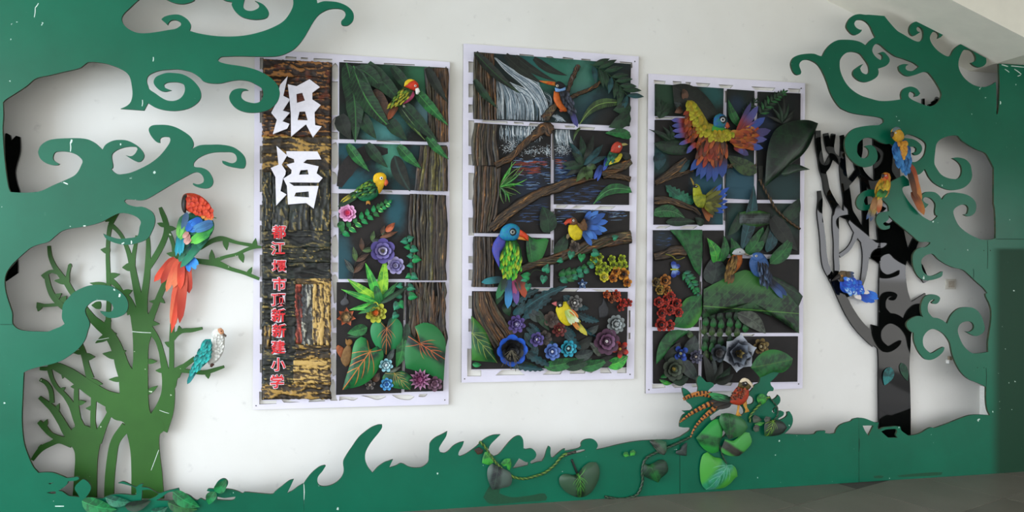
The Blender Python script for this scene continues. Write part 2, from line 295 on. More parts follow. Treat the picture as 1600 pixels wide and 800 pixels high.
right_outline = pts("""1342.2,653c 1352,654 1360,657 1368,660 1373,660c 1371,670 1375,671c 1380,668 1390,667 1400,666 1407,667c 1408,672 1414,677 1420,681c 1432,679 1440,676 1448,671 1455,668 1460,669c 1480,662 1500,654 1515,649 1530,648 1547,649c 1543,640 1541,625 1541,605c 1538,603 1527,598 1513,592 1503,583 1497,574 1492,564 1488,553 1486,543 1484,535 1476,523 1466,516 1457,514 1450,517 1444,524 1442,531 1443,540 1447,546 1454,552c 1458,551 1466,546 1474,542c 1476,543c 1474,549 1466,557 1456,562 1448,562 1442,558 1435,549 1430,538 1428,530 1428,520 1422,517 1417,510 1417,504 1423,498 1432,494 1438,494 1443,496c 1440,490 1439,480 1441,470 1446,463 1455,460 1463,461 1468,464 1469,467 1466,473 1462,475 1457,474 1456,472c 1459,470 1461,468 1458,468 1453,471 1450,477 1450,486 1453,491 1458,496 1465,497 1472,500 1478,504 1480,506c 1484,496 1490,488 1498,482 1508,480 1520,481 1528,486 1534,495 1537,504 1539,513 1536,520 1530,524 1524,525 1518,523 1509,518c 1516,518 1521,514 1522,509 1519,504 1514,502 1506,503 1500,507 1497,513 1497,520 1500,529 1505,539 1512,547 1520,552 1530,552 1544,550c 1544,535 1546,520 1549,500 1549,485 1546,474 1541,464 1540,459c 1543,458c 1537,450 1530,444 1522,437 1514,429 1507,423 1500,420 1490,418 1475,411 1465,404 1458,397 1452,397 1445,400 1440,406 1440,415 1442,423 1446,428 1452,431 1460,430 1472,424c 1473,424c 1472,431 1465,435 1452,438 1442,437 1435,432 1430,424 1427,415 1426,405 1427,397 1432,390 1438,387 1446,386 1452,382 1454,379 1450,378 1438,378 1434,376 1425,368 1413,358 1402,349 1395,343 1388,336c 1389,341 1385,346 1381,348 1380,350 1384,353 1391,352c 1390,357 1382,359 1376,357 1371,351 1369,344 1370,338 1375,333 1382,331 1389,330c 1388,322 1384,317 1378,312 1372,313 1364,323 1357,328 1350,329 1343,327 1339,322 1338,315 1341,307 1347,301 1355,297 1364,296 1372,299 1382,291 1394,283 1405,277 1412,274 1420,282 1421,290c 1416,291 1412,292 1410,295 1411,300 1414,306 1420,315 1430,327 1440,337 1448,342 1455,345 1460,343 1464,339 1465,337c 1462,336 1461,330 1462,320 1459,314 1453,309 1446,308 1443,310 1443,314 1448,318 1451,319c 1449,322 1444,326 1440,325 1437,318 1438,310 1440,305 1447,300 1455,299.5 1462,301 1468,306 1472,312c 1477,305 1485,301 1495,301 1510,304 1520,310 1525,318 1525,328 1522,334 1515,338 1509,337 1506,335c 1511,334 1513,329 1513,324 1509,320 1502,320 1494,324 1490,329 1490,334 1493,343 1498,352 1505,359 1515,366 1525,371 1535,374.5 1550,374 1556,372c 1556,355 1555,330 1553,318c 1553,290 1553,262c 1543,243 1538,238 1525,233 1505,221 1500,216 1496,212 1485,212 1475,215 1467,220 1463,226 1461,240 1460,255 1463,262 1470,272 1478,277 1488,279.5 1497,279 1502,273 1503,265 1501,258 1496,252 1488,247c 1495,246 1503,247 1510,250 1516,257 1518,265 1519,275 1516,284 1508,292 1498,296 1485,297 1472,293 1460,286 1452,277 1447,267 1445,264c 1440,270 1435,273 1428,273 1420,270 1410,262 1402,240 1393,225 1385,225 1375,222 1368,218 1362,215.5 1355,215 1347,218 1341,224 1339,232 1340,240 1345,246 1352,247 1357,243 1358,236 1355,231 1351,229c 1355,227 1362,227 1368,232 1371,240 1371,248 1367,255 1360,260 1350,261 1340,258 1330,250 1323,240 1320,228 1321,217 1326,208 1335,201 1345,198 1360,196 1375,195 1381,191 1380,186 1373,183 1360,181 1345,179 1330,176 1320,172 1313,168 1305,158 1298,145 1293,130 1287,115 1280,103 1273,97 1263,93 1255,94 1250,98 1249,103 1252,112 1251,116 1246,117 1241,114 1237,106 1236,98 1240,90 1248,86 1260,84 1272,84 1280,87 1285,88c 1290,78 1298,69 1308,63 1320,62 1335,63 1345,66 1353,71c 1358,65 1364,60 1368,58c 1364,50 1360,41 1355,35 1348,31 1340,31 1336,34 1335,38 1338,43 1343,46 1347,46.5c 1345,50 1339,54 1333,54 1327,49 1323,43 1323,38 1327,30 1334,24 1343,22 1352,23 1358,23 1382,25c 1390,35 1402,48 1412,54 1422,60 1430,64 1436,65 1441,62 1443,55 1442,47 1438,42 1434,41 1432,45 1434,49 1438,50c 1432,54 1427,56 1422,52 1421,45 1424,38 1430,34 1438,34c 1474,53.5c 1470,58 1466,60c 1467,54 1464,50 1459,49 1455,53 1453,60 1456,68 1463,77 1472,84 1480,88 1485,87 1490,78 1495,73 1501,69c 1541,91c 1541,98 1537,103 1530,105 1523,103 1517,98c 1523,96 1525,92 1523,85 1518,79 1510,77 1505,79 1501,86 1498,95 1498,105 1502,115 1510,125 1522,133 1537,136 1550,132 1556,128c 1557,150 1557,179c 1559,178 1561,165c 1562,130 1561,99.5c 1919,121c 1919,717c 1342.4,753.4c""")
rh1 = pts("""1317,97 1313,105 1312,112 1315,122 1322,134 1331,141 1345,149 1360,154 1374,157.5 1390,157.5 1409,155c 1408,147 1411,140 1418,136 1425,135.5 1433,139 1438,146 1434,150 1429,151c 1430,147 1427,144 1423,143 1420,146 1420,151 1424,155 1432,159 1442,163 1453,166 1462,163 1468,157 1471,150 1471,145 1467,136 1461,126 1455,118 1450,113 1445,112 1438,114 1430,117 1420,119 1413,117 1406,111 1404,104 1408,101 1414,100 1420,101c 1416,103 1415,107 1418,110 1424,111 1430,109 1436,104c 1428,98 1418,94 1410,91 1400,88 1392,83 1384,77 1376,70 1370,68 1365,72 1363,79 1366,86 1371,91 1376,94 1379,92 1379,87 1376,84 1373,83c 1380,81 1386,86 1390,92 1389,98 1384,103 1376,106 1372,107c 1373,113 1371,119 1365,124 1355,128 1345,127 1337,122 1333,116 1334,110 1340,105 1346,101 1349,100c 1345,105 1345,110 1348,114 1354,116 1358,113 1358,105 1355,98 1350,91 1344,84 1336,81 1327,81 1320,85 1314,92""")
rh1 = pts("""1327,81 1319,85 1313,93 1312,102 1313,110 1316,119 1322,130 1331,140 1345,149 1360,154 1374,157.5 1390,157.5 1409,155c 1408,147 1411,140 1418,136 1425,135.5 1433,139 1438,146 1434,150 1429,151c 1430,147 1427,144 1423,143 1420,146 1420,151 1424,155 1432,159 1442,163 1453,166 1462,163 1468,157 1471,150 1471,145 1467,136 1461,126 1455,118 1450,113 1445,112 1438,114 1430,117 1420,119 1413,117 1406,111 1404,104 1408,101 1414,100 1420,101c 1416,103 1415,107 1418,110 1424,111 1430,109 1436,104c 1428,98 1418,94 1410,91 1400,88 1392,83 1384,77 1376,70 1370,68 1365,72 1363,79 1366,86 1371,91 1376,94 1379,92 1379,87 1376,84 1373,83c 1380,81 1386,86 1390,92 1389,98 1384,103 1376,106 1372,107c 1373,113 1371,119 1365,124 1355,128 1345,127 1337,122 1333,116 1334,110 1340,105 1346,101 1349,100c 1345,105 1345,110 1348,114 1354,116 1358,113 1358,105 1355,98 1350,91 1344,84 1336,81""")
rh2 = pts("1410,216 1417,210 1425,211 1435,215 1443,220 1447,225 1447,232 1444,243 1436,251 1430,253 1422,253 1420,242 1420,230 1428,229 1432,232 1431,237 1426,239c 1429,242 1434,242 1439,238 1441,231 1437,224 1428,218 1418,216")
rh3 = pts("1348,665c 1365,665c 1361,673 1357,681c 1352,674"); rh4 = pts("1377,674c 1385,671 1400,670 1402,674 1400,680 1403,684c 1388,684c 1382,679")
rh5 = pts("1353,307c 1364,307 1368,313 1362,318 1357,320 1352,320 1350,314"); rh6 = bh1321
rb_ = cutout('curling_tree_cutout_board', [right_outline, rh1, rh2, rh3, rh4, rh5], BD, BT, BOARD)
tag(rb_, 'glossy green board cut as a curling tree under the stair at the right end', 'board')
# seams and paint chips on the boards
CHIP = paint('cfdcd2', .8, .1); SEAM = paint('0a2a1c', .9, .1)
def chip(u0, v0, u1, v1, w, parent, mat=CHIP, name='paint_chip'):
    o = obj(name, flat_mesh([stroke([(u0, v0, w * .8), ((u0 + u1) / 2 + .5, (v0 + v1) / 2, w), (u1, v1, w * .7)])], BD + .0006, .001), mat, parent); return o
for c in ((60, 5, 55, 12, 1.3), (55, 12, 53.5, 27, 1.2), (239.5, 89, 239, 96, 1.5), (222.5, 156, 222, 166, 1.3), (112, 218, 110, 224, 3), (110, 224, 110, 237, 1.5), (188, 224, 188, 227, 2), (99, 285, 106, 288, 2), (15, 126, 15, 128, 2), (130, 353, 134, 353, 2), (187, 459, 186, 464, 3), (86, 791, 100, 791, 1.5), (205, 376, 205, 381, 2), (190, 381, 194, 379, 2)): chip(*c, lb)
for c in ((0, 507, 20, 507, .9),): chip(*c, lb, SEAM, 'seam')
for c in ((475, 757, 475, 781, 1.0),): chip(*c, lb, CHIP)
for c in ((1556, 373.5, 1640, 374, .9), (1543, 375, 1543, 420, .8), (1521, 420, 1521, 436, .8), (1541, 575, 1541, 604, .8), (1342.5, 685, 1342, 706, .9), (1476, 389, 1476, 389.8, 1.6), (1537, 391, 1537, 391.8, 1.5), (1547, 391, 1547, 391.8, 1.6), (1527, 574, 1527, 574.8, 1.4), (1537, 574, 1537, 574.8, 1.4)): chip(*c, rb_, SEAM, 'seam')
for c in ((1565, 101, 1575, 104, 1.5), (1570, 108, 1577, 113, 1.2), (1585, 108, 1596, 116, 1.2), (1580, 103, 1600, 105, 1.3), (1563, 158, 1563, 163, 1.5), (1590, 119, 1595, 117, 1.2)): chip(*c, rb_)
DKG = paint('0c4228', .6, .1)
def patch(loop, parent): return obj('touch_up_patch', flat_mesh([smooth(pts(loop))], BD + .0005, .0008), DKG, parent)
gb = bpy.data.objects['grass_cutout_board']
patch("755,777 762,764 770,755 782,757 780,771 800,777 830,774 850,771 855,777 852,782 820,784 790,787 765,787", gb)
patch("1365,744 1375,743 1381,744 1378,747 1366,747", rb_); patch("1402,743 1430,740 1460,738 1473,738 1470,742 1440,744 1405,745", rb_)
# ---------------- small pale things on the wall ----------------
sw = thing('wall_socket', P(1487, 442, .0), 'small square beige socket plate on the white wall behind the right curling tree', 'socket')
obj('plate', flat_mesh([[(1479, 436), (1494, 436), (1494, 452), (1479, 452)]], .012, .012), paint('c3beb2', .5, .05), sw)
obj('socket_face', flat_mesh([[(1482.5, 439), (1491.5, 439), (1491.5, 449), (1482.5, 449)]], .016, .006), paint('a99f90', .5, .1), sw)
clp = thing('pipe_clip', P(1487, 563, 0), 'white plastic pipe clip low on the wall behind the right curling tree', 'clip')
obj('saddle', flat_mesh([[(1483, 563), (1490, 563), (1490, 569), (1483, 569)]], .03, .03), paint('dcdad4', .4, .05), clp)
obj('screw_head', flat_mesh([[(1484, 557), (1488, 557), (1488, 563), (1484, 563)]], .02, .02), paint('8a7c68', .5, .1), clp)
tag(obj('trim_2', box_bm(4.46, 4.485, -.2, 0, .0, .56), paint('e2e0da', .6, .05)), 'white upright batten behind the right board', kind='structure')
# ---------------- flat trees mounted near the wall ----------------
def tree(name, d, th, polys, strokes, nubs, mats, label, cat='tree'):
    ms = []; k = 0
    for pl in polys: ms.append(flat_mesh([smooth(pts(pl))], d, th))
    for s in strokes:
        k += 1; ms.append(flat_mesh([stroke(pts(s))], d - .00003 * (k + 1), th))
    for n in nubs:
        k += 1; ms.append(flat_mesh([smooth(nub(*n), ang=80)], d - .00003 * (k + 1), th))
    for m in ms: m.materials.clear()
    o = obj(name, join(ms), mats)
    for p in o.data.polygons: p.material_index = 0 if abs(p.normal.y) > .5 else 1
    return tag(o, label, cat)
OLIVE = [m_glossy('olive_green_paint', '315f24', .42, .28, 'c8d2bc'), paint('2c3f20', .8, .3, 30, .2, '57523c')]
tree('flat_green_tree', .062, .014, [
 "204,490c 204,497 207,520 208,560 206,582c 190,575 186,585 187,617c 170,625 165,640 178,655 193,660 197,673 203,700 205,730 205,779c 256,779c 253,740 249,705 249,680 256,672 252,655 238,650c 233,640 231,600 231,565 232,540 236,522 230,508 228,492 222,480",
 "100,692c 112,698 117,710 116,740 113,779c 151,779c 152,720 157,690 162,672c 150,672 132,665 115,668"],
 ["212,640,44 195,632,30 165,622,24 135,603,21 110,585,18 90,574,14 75,570,8",
  "197,666,16 180,690,14 174,720,15 171,750,15 170,779,15", "150,690,18 160,668,12 168,652,9 172,640,8 166,622,12",
  "128,684,18 122,660,11 119,635,8 119,610,7 121,588,8", "148,680,10 145,660,8 146,630,8 147,600,10",
  "76,574,7 81,592,6 89,606,6 101,618,7 112,634,10 120,655,12 128,672,14", "62,593,5 72,599,6 79,611,7 81,630,7",
  "61,621,5 72,630,8 83,640,11 96,660,12 106,677,14 122,690,20", "60,659,6 68,667,9 79,679,7 93,686,9 110,692,14",
  "50,719,5 58,708,7 66,700,9 78,694,8 92,688,10 112,692,16", "62,576,5 74,576,6 90,570,8",
  "205,600,30 192,575,22 185,552,18 178,535,17 168,520,16 155,508,15 144,498,12 130,480,10",
  "168,520,9 169,490,7.5 170,460,7 169,430,6.5 168,400,6 169,372,6 172,352,7 178,340,7 184,330,7",
  "174,352,7 182,359,6 190,369,5.5 196,382,6 201,396,7 205,410,9 209,430,10 213,450,11 218,475,12 222,495,16",
  "214,368,5 211,385,5.5 208,402,7 207,415,8", "222,495,16 225,465,11 229,435,10 231,405,8 231,375,6 227,350,5",
  "230,420,9 240,405,9 251,386,9 258,369,8.5 260,355,8 257,342,8 253,332,7 250,324,5", "261,359,7 267,371,6 271,384,6 273,396,7 280,404,8",
  "229,512,14 238,490,10 247,467,9 256,446,9 264,425,9 270,405,8", "232,512,12 245,530,8 252,550,8 257,575,11 262,598,18 262,618,22 256,642,30 244,668,38",
  "267,595,8 268,560,7.5 268,530,7.5 269,510,7 270,488,6", "269,530,8 276,522,8 285,517,7 300,516,6.5 316,513,4", "268,596,14 277,580,12 288,572,8 304,560,7",
  "283,579,6 300,581,6 320,582,7 335,578,6 350,573,4", "295,405,8 310,408,8 325,410,9 340,412,10 360,420,6 380,426,5.5 393,431,5.5 405,436,4.5",
  "333,409,8 350,402,5 370,397,5 385,390,5.5 398,386,5.5 408,386,3.5", "312,388,6 330,377,7 342,373,8 350,373,7 370,379,5 392,383,5.5 402,385,5",
  "76,384,5 78,400,6 84,415,7 93,428,8 103,441,9 110,453,9 117,463,9", "109,414,5 106,428,5 105,440,7", "92,427,6 80,424,5 72,428,6 66,433,7",
  "72,430,7 76,448,8 82,462,9 92,474,9 104,484,9", "57,477,9 68,477.5,5 84,476.5,5 97,475,6", "170,436,10 182,446,7 190,458,8 200,467,9 210,492,14",
  "124,536,8 131,555,9 135,572,9 141,592,12", "231,505,10 226,490,10"],
 [(169, 392, 190, 12, 10), (205, 417, 176, 14, 13), (170, 432, -12, 17, 10), (195, 458, -20, 12, 10), (205, 482, 120, 12, 12), (255, 352, -160, 10, 7), (262, 357, 0, 13, 9), (272, 398, 190, 12, 8),
  (247, 472, 185, 14, 7), (248, 466, 40, 12, 8), (232, 505, 5, 17, 9), (170, 523, -5, 12, 11), (168, 525, 150, 22, 11), (180, 556, -170, 20, 12), (183, 552, -15, 14, 10), (187, 593, 180, 17, 8), (132, 558, 0, 16, 12), (128, 550, 175, 14, 8), (140, 597, 10, 20, 12), (143, 605, 120, 14, 9), (231, 565, 0, 14, 8), (232, 613, -35, 17, 8), (255, 579, 180, 12, 8), (268, 540, 205, 12, 9),
  (276, 577, 75, 14, 14), (268, 607, -60, 16, 9), (281, 519, -100, 10, 8), (324, 583, 80, 9, 8), (331, 406, -92, 16, 9), (352, 376, 82, 15, 9), (376, 398, 72, 13, 9), (397, 386, -80, 14, 8), (388, 428, -62, 12, 7), (108, 414, 40, 5, 6), (103, 440, 185, 19, 10), (62, 478, 110, 9, 8), (85, 466, -35, 13, 10), (97, 470, -50, 10, 9), (155, 477, 180, 12, 12), (162, 446, 190, 22, 9), (100, 578, 100, 14, 8), (94, 611, -35, 9, 7), (119, 604, 178, 9, 7), (122, 630, -10, 12, 8), (146, 638, 180, 12, 8), (150, 601, 130, 11, 9), (87, 644, -70, 14, 8), (70, 664, -70, 9, 7), (62, 703, -80, 8, 7), (170, 500, 140, 10, 8), (172, 340, 140, 10, 8)],
 OLIVE, 'flat olive green tree with thorny bare branches between the left board and the first panel')
o = bpy.data.objects['flat_green_tree']
for c in ((206, 518, 236, 520, 1.2), (145, 532, 170, 528, 1.2), (249, 641, 264, 646, .8), (248, 703, 236, 735, .8)): 
    obj('paint_scratch', flat_mesh([stroke([(c[0], c[1], c[4]), ((c[0] + c[2]) / 2, (c[1] + c[3]) / 2 + .3, c[4]), (c[2], c[3], c[4] * .7)])], .0626, .001), CHIP, o)
BLACK = [m_glossy('glossy_black_paint', '0b0c0c', .05, .65), paint('060606', .6, .2)]
bt = tree('flat_black_tree', .035, .015, [
 "1364,196c 1366,262 1369,320 1371,360 1372,384 1360,401c 1375,413c 1374,440 1373,510c 1362,507 1366,540c 1372,546 1373,600 1374,690c 1423,690c 1423,640 1422,600 1421,573 1423,540 1426,516 1446,500 1448,470 1446,458 1424,472c 1418,452 1415,425 1417,408 1424,404 1418,385 1413,362 1410,330 1407,280 1404,196c",
 "1349,372c 1376,376c 1376,412c 1358,402 1350,398"],
 ["1278.5,204,8 1279,225,8.5 1282,245,8 1285,263,9 1289,278,8 1293,298,9 1303,318,10 1308,328,13 1306,340,10 1306,355,10 1307,380,8 1307,400,8 1308,420,8 1306,432,5",
  "1306,328,10 1318,335,10 1330,340,10", "1291,208,7 1293,220,8 1297,233,10 1301,241,9 1297,250,8 1293,259,9 1287,267,9", "1303,209,6 1301,220,7 1299,232,9 1302,242,9 1311,250,9 1317,256,8",
  "1316,211,5 1318,222,8 1317,240,7 1317,254,9 1318,270,10 1321,290,12 1324,310,12 1326,330,14 1334,346,16 1343,362,16 1352,376,13 1362,384,12 1374,387,14",
  "1324,288,8 1335,275,8 1343,264,9", "1344,214,8 1344,235,8 1340,253,11 1346,270,11 1358,285,14 1371,294,16", "1349,276,8 1351,310,9 1353,340,9 1353,362,10 1354,380,10",
  "1339,364,9 1333,378,6 1325,390,6 1312,400,6", "1280.5,298,5 1282,312,7 1281,332,8 1283,350,8 1286,375,8.5 1287.5,397,9 1291,416,10 1299,432,10 1308,447,13 1317,466,14 1327,486,15 1340,506,16 1354,521,17 1370,534,20",
  "1351,376,12 1353,395,10 1352,415,9 1349,435,7 1346,448,4", "1434,368,9 1424,400,12 1436,418,14 1448,440,9", "1460,161,3 1458,158,5"],
 [(1320, 462, -20, 14, 8)], BLACK, 'flat glossy black tree with bare branches behind the right curling board')
tag(obj('black_branch_cutout', flat_mesh([smooth(pts("8,209c 10,208 16,211c 18,219c 25,212c 31.5,214c 32,230 31,240 26,258 24,270 27,287 31,300 33,318c 18,318c 14,290 10,262 8,235"))], .035, .015), BLACK[0]), 'forked black branch tip at the far left inside the upper green hole', 'branch')
tag(obj('black_branch_cutout', flat_mesh([pts("-2,440 28,406 28,426 10,422 8,440")], .0348, .015), BLACK[0]), 'black branch corner at the far left inside the middle green hole', 'branch')
tag(obj('black_twig_cutout', flat_mesh([pts("1442,154 1445,154 1445,166 1442,166")], .035, .015), BLACK[0]), 'thin upright black twig tip in the upper hole of the right tree', 'twig')
tag(obj('black_twig_cutout', flat_mesh([stroke(pts("1452,166,6 1461,161,5 1466,152,5"))], .0348, .015), BLACK[0]), 'curved black twig tip at the lower right of the upper hole of the right tree', 'twig')
# ---------------- builders for the paper relief ----------------
def Q(u, v, d, h=0.0):
    p = P(u, v, d); p.y -= h; return p
def mesh_from(verts, faces, uvs=None, smooth_=True, attr=None):
    me = bpy.data.meshes.new('m'); me.from_pydata([tuple(v) for v in verts], [], faces)
    if uvs:
        l = me.uv_layers.new(name='UVMap')
        for lp in me.loops: l.data[lp.index].uv = uvs[lp.vertex_index]
    if attr:
        a = me.attributes.new('ridge', 'FLOAT', 'POINT'); a.data.foreach_set('value', attr)
    if smooth_: me.polygons.foreach_set('use_smooth', [True] * len(me.polygons))
    me.update(); return me
def face_front(me):
    """make the surface look towards the hall"""
    s = sum(p.normal.y * p.area for p in me.polygons)
    if s > 0: me.flip_normals()
    return me
PROF = {
 'ovate': lambda u: (math.sin(math.pi * min(1, u) ** .72)) ** .8 if 0 < u < 1 else 0,
 'lance': lambda u: (math.sin(math.pi * u ** .85)) ** .9 if 0 < u < 1 else 0,
 'blade': lambda u: min(1, (1 - u) * 1.9) ** .8 * min(1, .55 + u * 2.2),
 'strap': lambda u: min(1, u * 5 + .35) * min(1, (1 - u) * 4 + .02) ** .7,
 'feather': lambda u: min(1, u * 4 + .3) * (max(0, 1 - u ** 5)) ** .6 + .02,
 'petal': lambda u: (.3 + .7 * math.sin(math.pi * min(1, u * .62 + .02))) * (max(0, 1 - u ** 6)) ** .5,
 'point': lambda u: (.35 + .65 * math.sin(math.pi * min(1, u * .9))) * min(1, (1 - u) * 2.2 + .02),
 'wavy': lambda u: (math.sin(math.pi * min(1, u) ** .8)) ** .55 * (.82 + .18 * math.sin(u * 44)) if 0 < u < 1 else 0,
 'serrate': lambda u: (math.sin(math.pi * min(1, u) ** .7)) ** .8 * (.86 + .14 * ((u * 12) % 1)) if 0 < u < 1 else 0,
}
def leaf_mesh(base, tip, w, d, shape='ovate', bow=0, cup=.004, lift=.006, nu=12, nv=4, d1=None):
    """a curved sheet from base to tip (photo points); w photo pixels wide; cup lifts the edges, lift arches the middle"""
    bx, by = base; tx, ty = tip; L = math.hypot(tx - bx, ty - by); ex, ey = (tx - bx) / L, (ty - by) / L; nx, ny = -ey, ex
    V, U, Fc = [], [], []
    f = PROF[shape]
    for i in range(nu + 1):
        u = i / nu; b = bow * math.sin(math.pi * u); hw = w / 2 * f(u)
        hw = max(hw, .25)
        for j in range(2 * nv + 1):
            y = (j - nv) / nv; s = u * L
            h = lift * math.sin(math.pi * min(1, u * .9 + .05)) + cup * (abs(y) ** 1.5) * (hw / (w / 2)) + (0 if d1 is None else (d1 - d) * u)
            V.append(Q(bx + ex * s + nx * (b + hw * y), by + ey * s + ny * (b + hw * y), d, h)); U.append((u, .5 + y * hw / L))
    m = 2 * nv + 1
    for i in range(nu):
        for j in range(m - 1): Fc.append((i * m + j, (i + 1) * m + j, (i + 1) * m + j + 1, i * m + j + 1))
    return face_front(mesh_from(V, Fc, U))
def sheet_mesh(outline, base, tip, d, dome=.01, rings=5, sub=3, rim=0.0, c=None, ang=55):
    """a sheet cut to an outline (photo points), domed towards the hall; uv runs from base to tip"""
    o = smooth(outline, sub=sub, ang=ang); n = len(o)
    cx = sum(p[0] for p in o) / n if c is None else c[0]; cy = sum(p[1] for p in o) / n if c is None else c[1]
    bx, by = base; tx, ty = tip; L = math.hypot(tx - bx, ty - by); ex, ey = (tx - bx) / L, (ty - by) / L
    V, U, Fc = [], [], []
    def add(x, y, h):
        V.append(Q(x, y, d, h)); dx, dy = x - bx, y - by
        U.append(((dx * ex + dy * ey) / L, .5 + (-dx * ey + dy * ex) / L))
    add(cx, cy, dome)
    for r in range(1, rings + 1):
        s = r / rings; h = dome * math.sqrt(max(0, 1 - s * s)) + rim * s ** 3
        for x, y in o: add(cx + (x - cx) * s, cy + (y - cy) * s, h)
    for k in range(n): Fc.append((0, 1 + k, 1 + (k + 1) % n))
    for r in range(rings - 1):
        a, b = 1 + r * n, 1 + (r + 1) * n
        for k in range(n): Fc.append((a + k, b + k, b + (k + 1) % n, a + (k + 1) % n))
    if rim == 0 and dome > .002:          # closed edge so that a padded part meets its ground
        a = 1 + (rings - 1) * n; b = len(V)
        for x, y in o: add(x, y, -.004)
        for k in range(n): Fc.append((a + k, b + k, b + (k + 1) % n, a + (k + 1) % n))
    me = mesh_from(V, Fc, U)
    return face_front(me)
def leafmat(dark, mid, vein=None, n=7, slope=.7, vw=.10, edge=None, rough=.5, mid_w=.007, patch=None, palm=False):
    k = ('leaf', dark, mid, vein, n, slope, vw, edge, rough, mid_w, patch, palm, DIM)
    if k in MATS: return MATS[k]
    m, t, b = newmat('painted_leaf_' + mid)
    uv = N(t, 'ShaderNodeUVMap'); s = N(t, 'ShaderNodeSeparateXYZ'); t.links.new(uv.outputs[0], s.inputs[0])
    u = s.outputs[0]; y = mth(t, 'ABSOLUTE', mth(t, 'SUBTRACT', s.outputs[1], .5))
    q = mth(t, 'SUBTRACT', u, mth(t, 'MULTIPLY', y, slope)); qn = mth(t, 'MULTIPLY', q, n)
    nz = noise_tex(t, 30, 4, obj_coord(t)); nz2 = noise_tex(t, 9, 3, obj_coord(t))
    fr = mth(t, 'FRACT', mth(t, 'ADD', qn, mth(t, 'MULTIPLY', nz2, .35)))
    tri = mth(t, 'ABSOLUTE', mth(t, 'SUBTRACT', fr, .5))                      # .5 at a side vein, 0 between
    c = mixc(t, sstep(t, mth(t, 'ADD', nz2, mth(t, 'MULTIPLY', mth(t, 'SUBTRACT', nz, .5), .9)), .36, .64), rgb(dark), rgb(mid))
    if patch: c = mixc(t, sstep(t, noise_tex(t, 12, 2, obj_coord(t)), .55, .68), c, rgb(patch))
    if edge: c = mixc(t, sstep(t, mth(t, 'ADD', y, mth(t, 'MULTIPLY', nz, .06)), .15, .32), c, rgb(edge))
    if vein:
        side = sstep(t, tri, .5 - vw * .5, .5); rib = mth(t, 'SUBTRACT', 1, sstep(t, y, mid_w * .4, mid_w * 1.6))
        side = mth(t, 'MULTIPLY', side, .6)
        if palm:                                   # a few curved main veins leaving the midrib near the stalk
            side = None
            for u0, sl_, kk, sg in ((.0, 1.5, 1.6, 1), (.03, .8, .6, 1), (.2, .75, .7, 1), (.4, .7, .8, 1), (.02, 1.1, .5, -1)):
                q_ = mth(t, 'MULTIPLY', mth(t, 'SUBTRACT', u, u0), sg); cv = mth(t, 'SUBTRACT', mth(t, 'MULTIPLY', q_, sl_), mth(t, 'MULTIPLY', mth(t, 'MULTIPLY', q_, q_), kk))
                f_ = mth(t, 'MULTIPLY', mth(t, 'SUBTRACT', 1, sstep(t, mth(t, 'ABSOLUTE', mth(t, 'SUBTRACT', y, cv)), .004, .013)), mth(t, 'GREATER_THAN', q_, 0))
                f_ = mth(t, 'MULTIPLY', f_, mth(t, 'SUBTRACT', 1, sstep(t, q_, .22, .42))); side = f_ if side is None else mth(t, 'MAXIMUM', side, f_)
        v_ = mth(t, 'MAXIMUM', side, rib, True)
        c = mixc(t, mth(t, 'MULTIPLY', v_, .85 if palm else .6), c, rgb(vein))
    t.links.new(c, b.inputs['Base Color']); b.inputs['Roughness'].default_value = rough; b.inputs['Specular IOR Level'].default_value = .4
    MATS[k] = m; return m
def featmat(c1, c2, pos=.5, rough=.55, streak=.35):
    k = ('feat', c1, c2, pos, rough, DIM)
    if k in MATS: return MATS[k]
    m, t, b = newmat('painted_feather_' + c2)
    uv = N(t, 'ShaderNodeUVMap'); s = N(t, 'ShaderNodeSeparateXYZ'); t.links.new(uv.outputs[0], s.inputs[0])
    mp = N(t, 'ShaderNodeMapping'); mp.inputs['Scale'].default_value = (3, 60, 1); t.links.new(uv.outputs[0], mp.inputs[0])
    nz = noise_tex(t, 1.6, 3, mp.outputs[0])
    c = mixc(t, sstep(t, mth(t, 'ADD', s.outputs[0], mth(t, 'MULTIPLY', mth(t, 'SUBTRACT', nz, .5), .4)), pos - .22, pos + .22), rgb(c1), rgb(c2))
    hs = N(t, 'ShaderNodeHueSaturation'); t.links.new(c, hs.inputs['Color'])
    v = mth(t, 'MULTIPLY_ADD', nz, streak * 2.4); v.node.inputs[2].default_value = 1 - streak * 1.2; t.links.new(v, hs.inputs['Value'])
    t.links.new(hs.outputs[0], b.inputs['Base Color']); b.inputs['Roughness'].default_value = rough; b.inputs['Specular IOR Level'].default_value = .35
    MATS[k] = m; return m
G_ = {  # leaf paints
 'deep': ('0d1f14', '173a20', '2a5630'), 'mid': ('12401f', '1f6b30', '4f9a4a'), 'bright': ('1b6a2a', '3fae3a', '9ed85a'), 'lime': ('3b8a22', '8cc32e', 'd9ea6a'),
 'teal': ('0c2a2e', '15464c', '2a6a6c'), 'slate': ('20282a', '39453f', '5b6a60'), 'brown': ('2a1c14', '4a3020', '6a4a30'), 'olive': ('20301c', '3f5a2c', '7c9a4a'), 'black': ('10140f', '1d251c', '2c3a2c'),
 'emer': ('0a5a2c', '128a48', '3cc06a'), 'rust': ('3a2a1c', '6a4630', 'b0552c'), 'jade': ('0f4a38', '23805c', '56b48a'), 'ash': ('33372f', '5a6354', '8a9484')}
def lm(k, vein=None, **kw):
    a, b, c = G_[k]; return leafmat(a, b, vein if vein else c, **kw)
LD = {}  # nothing placed on the painted sheets may share a depth exactly
def jit(): return R.uniform(0, .0025)
def leaf(label, base, tip, w, d, mat, shape='ovate', bow=0, cup=.004, lift=.012, parent=None, name='paper_leaf', cat='leaf', group=None, d1=None, nu=14):
    o = obj(name, leaf_mesh(base, tip, w, d + jit(), shape, bow, cup, lift, nu, 4, d1), mat, parent)
    return tag(o, label, cat if label and not parent else None, group)
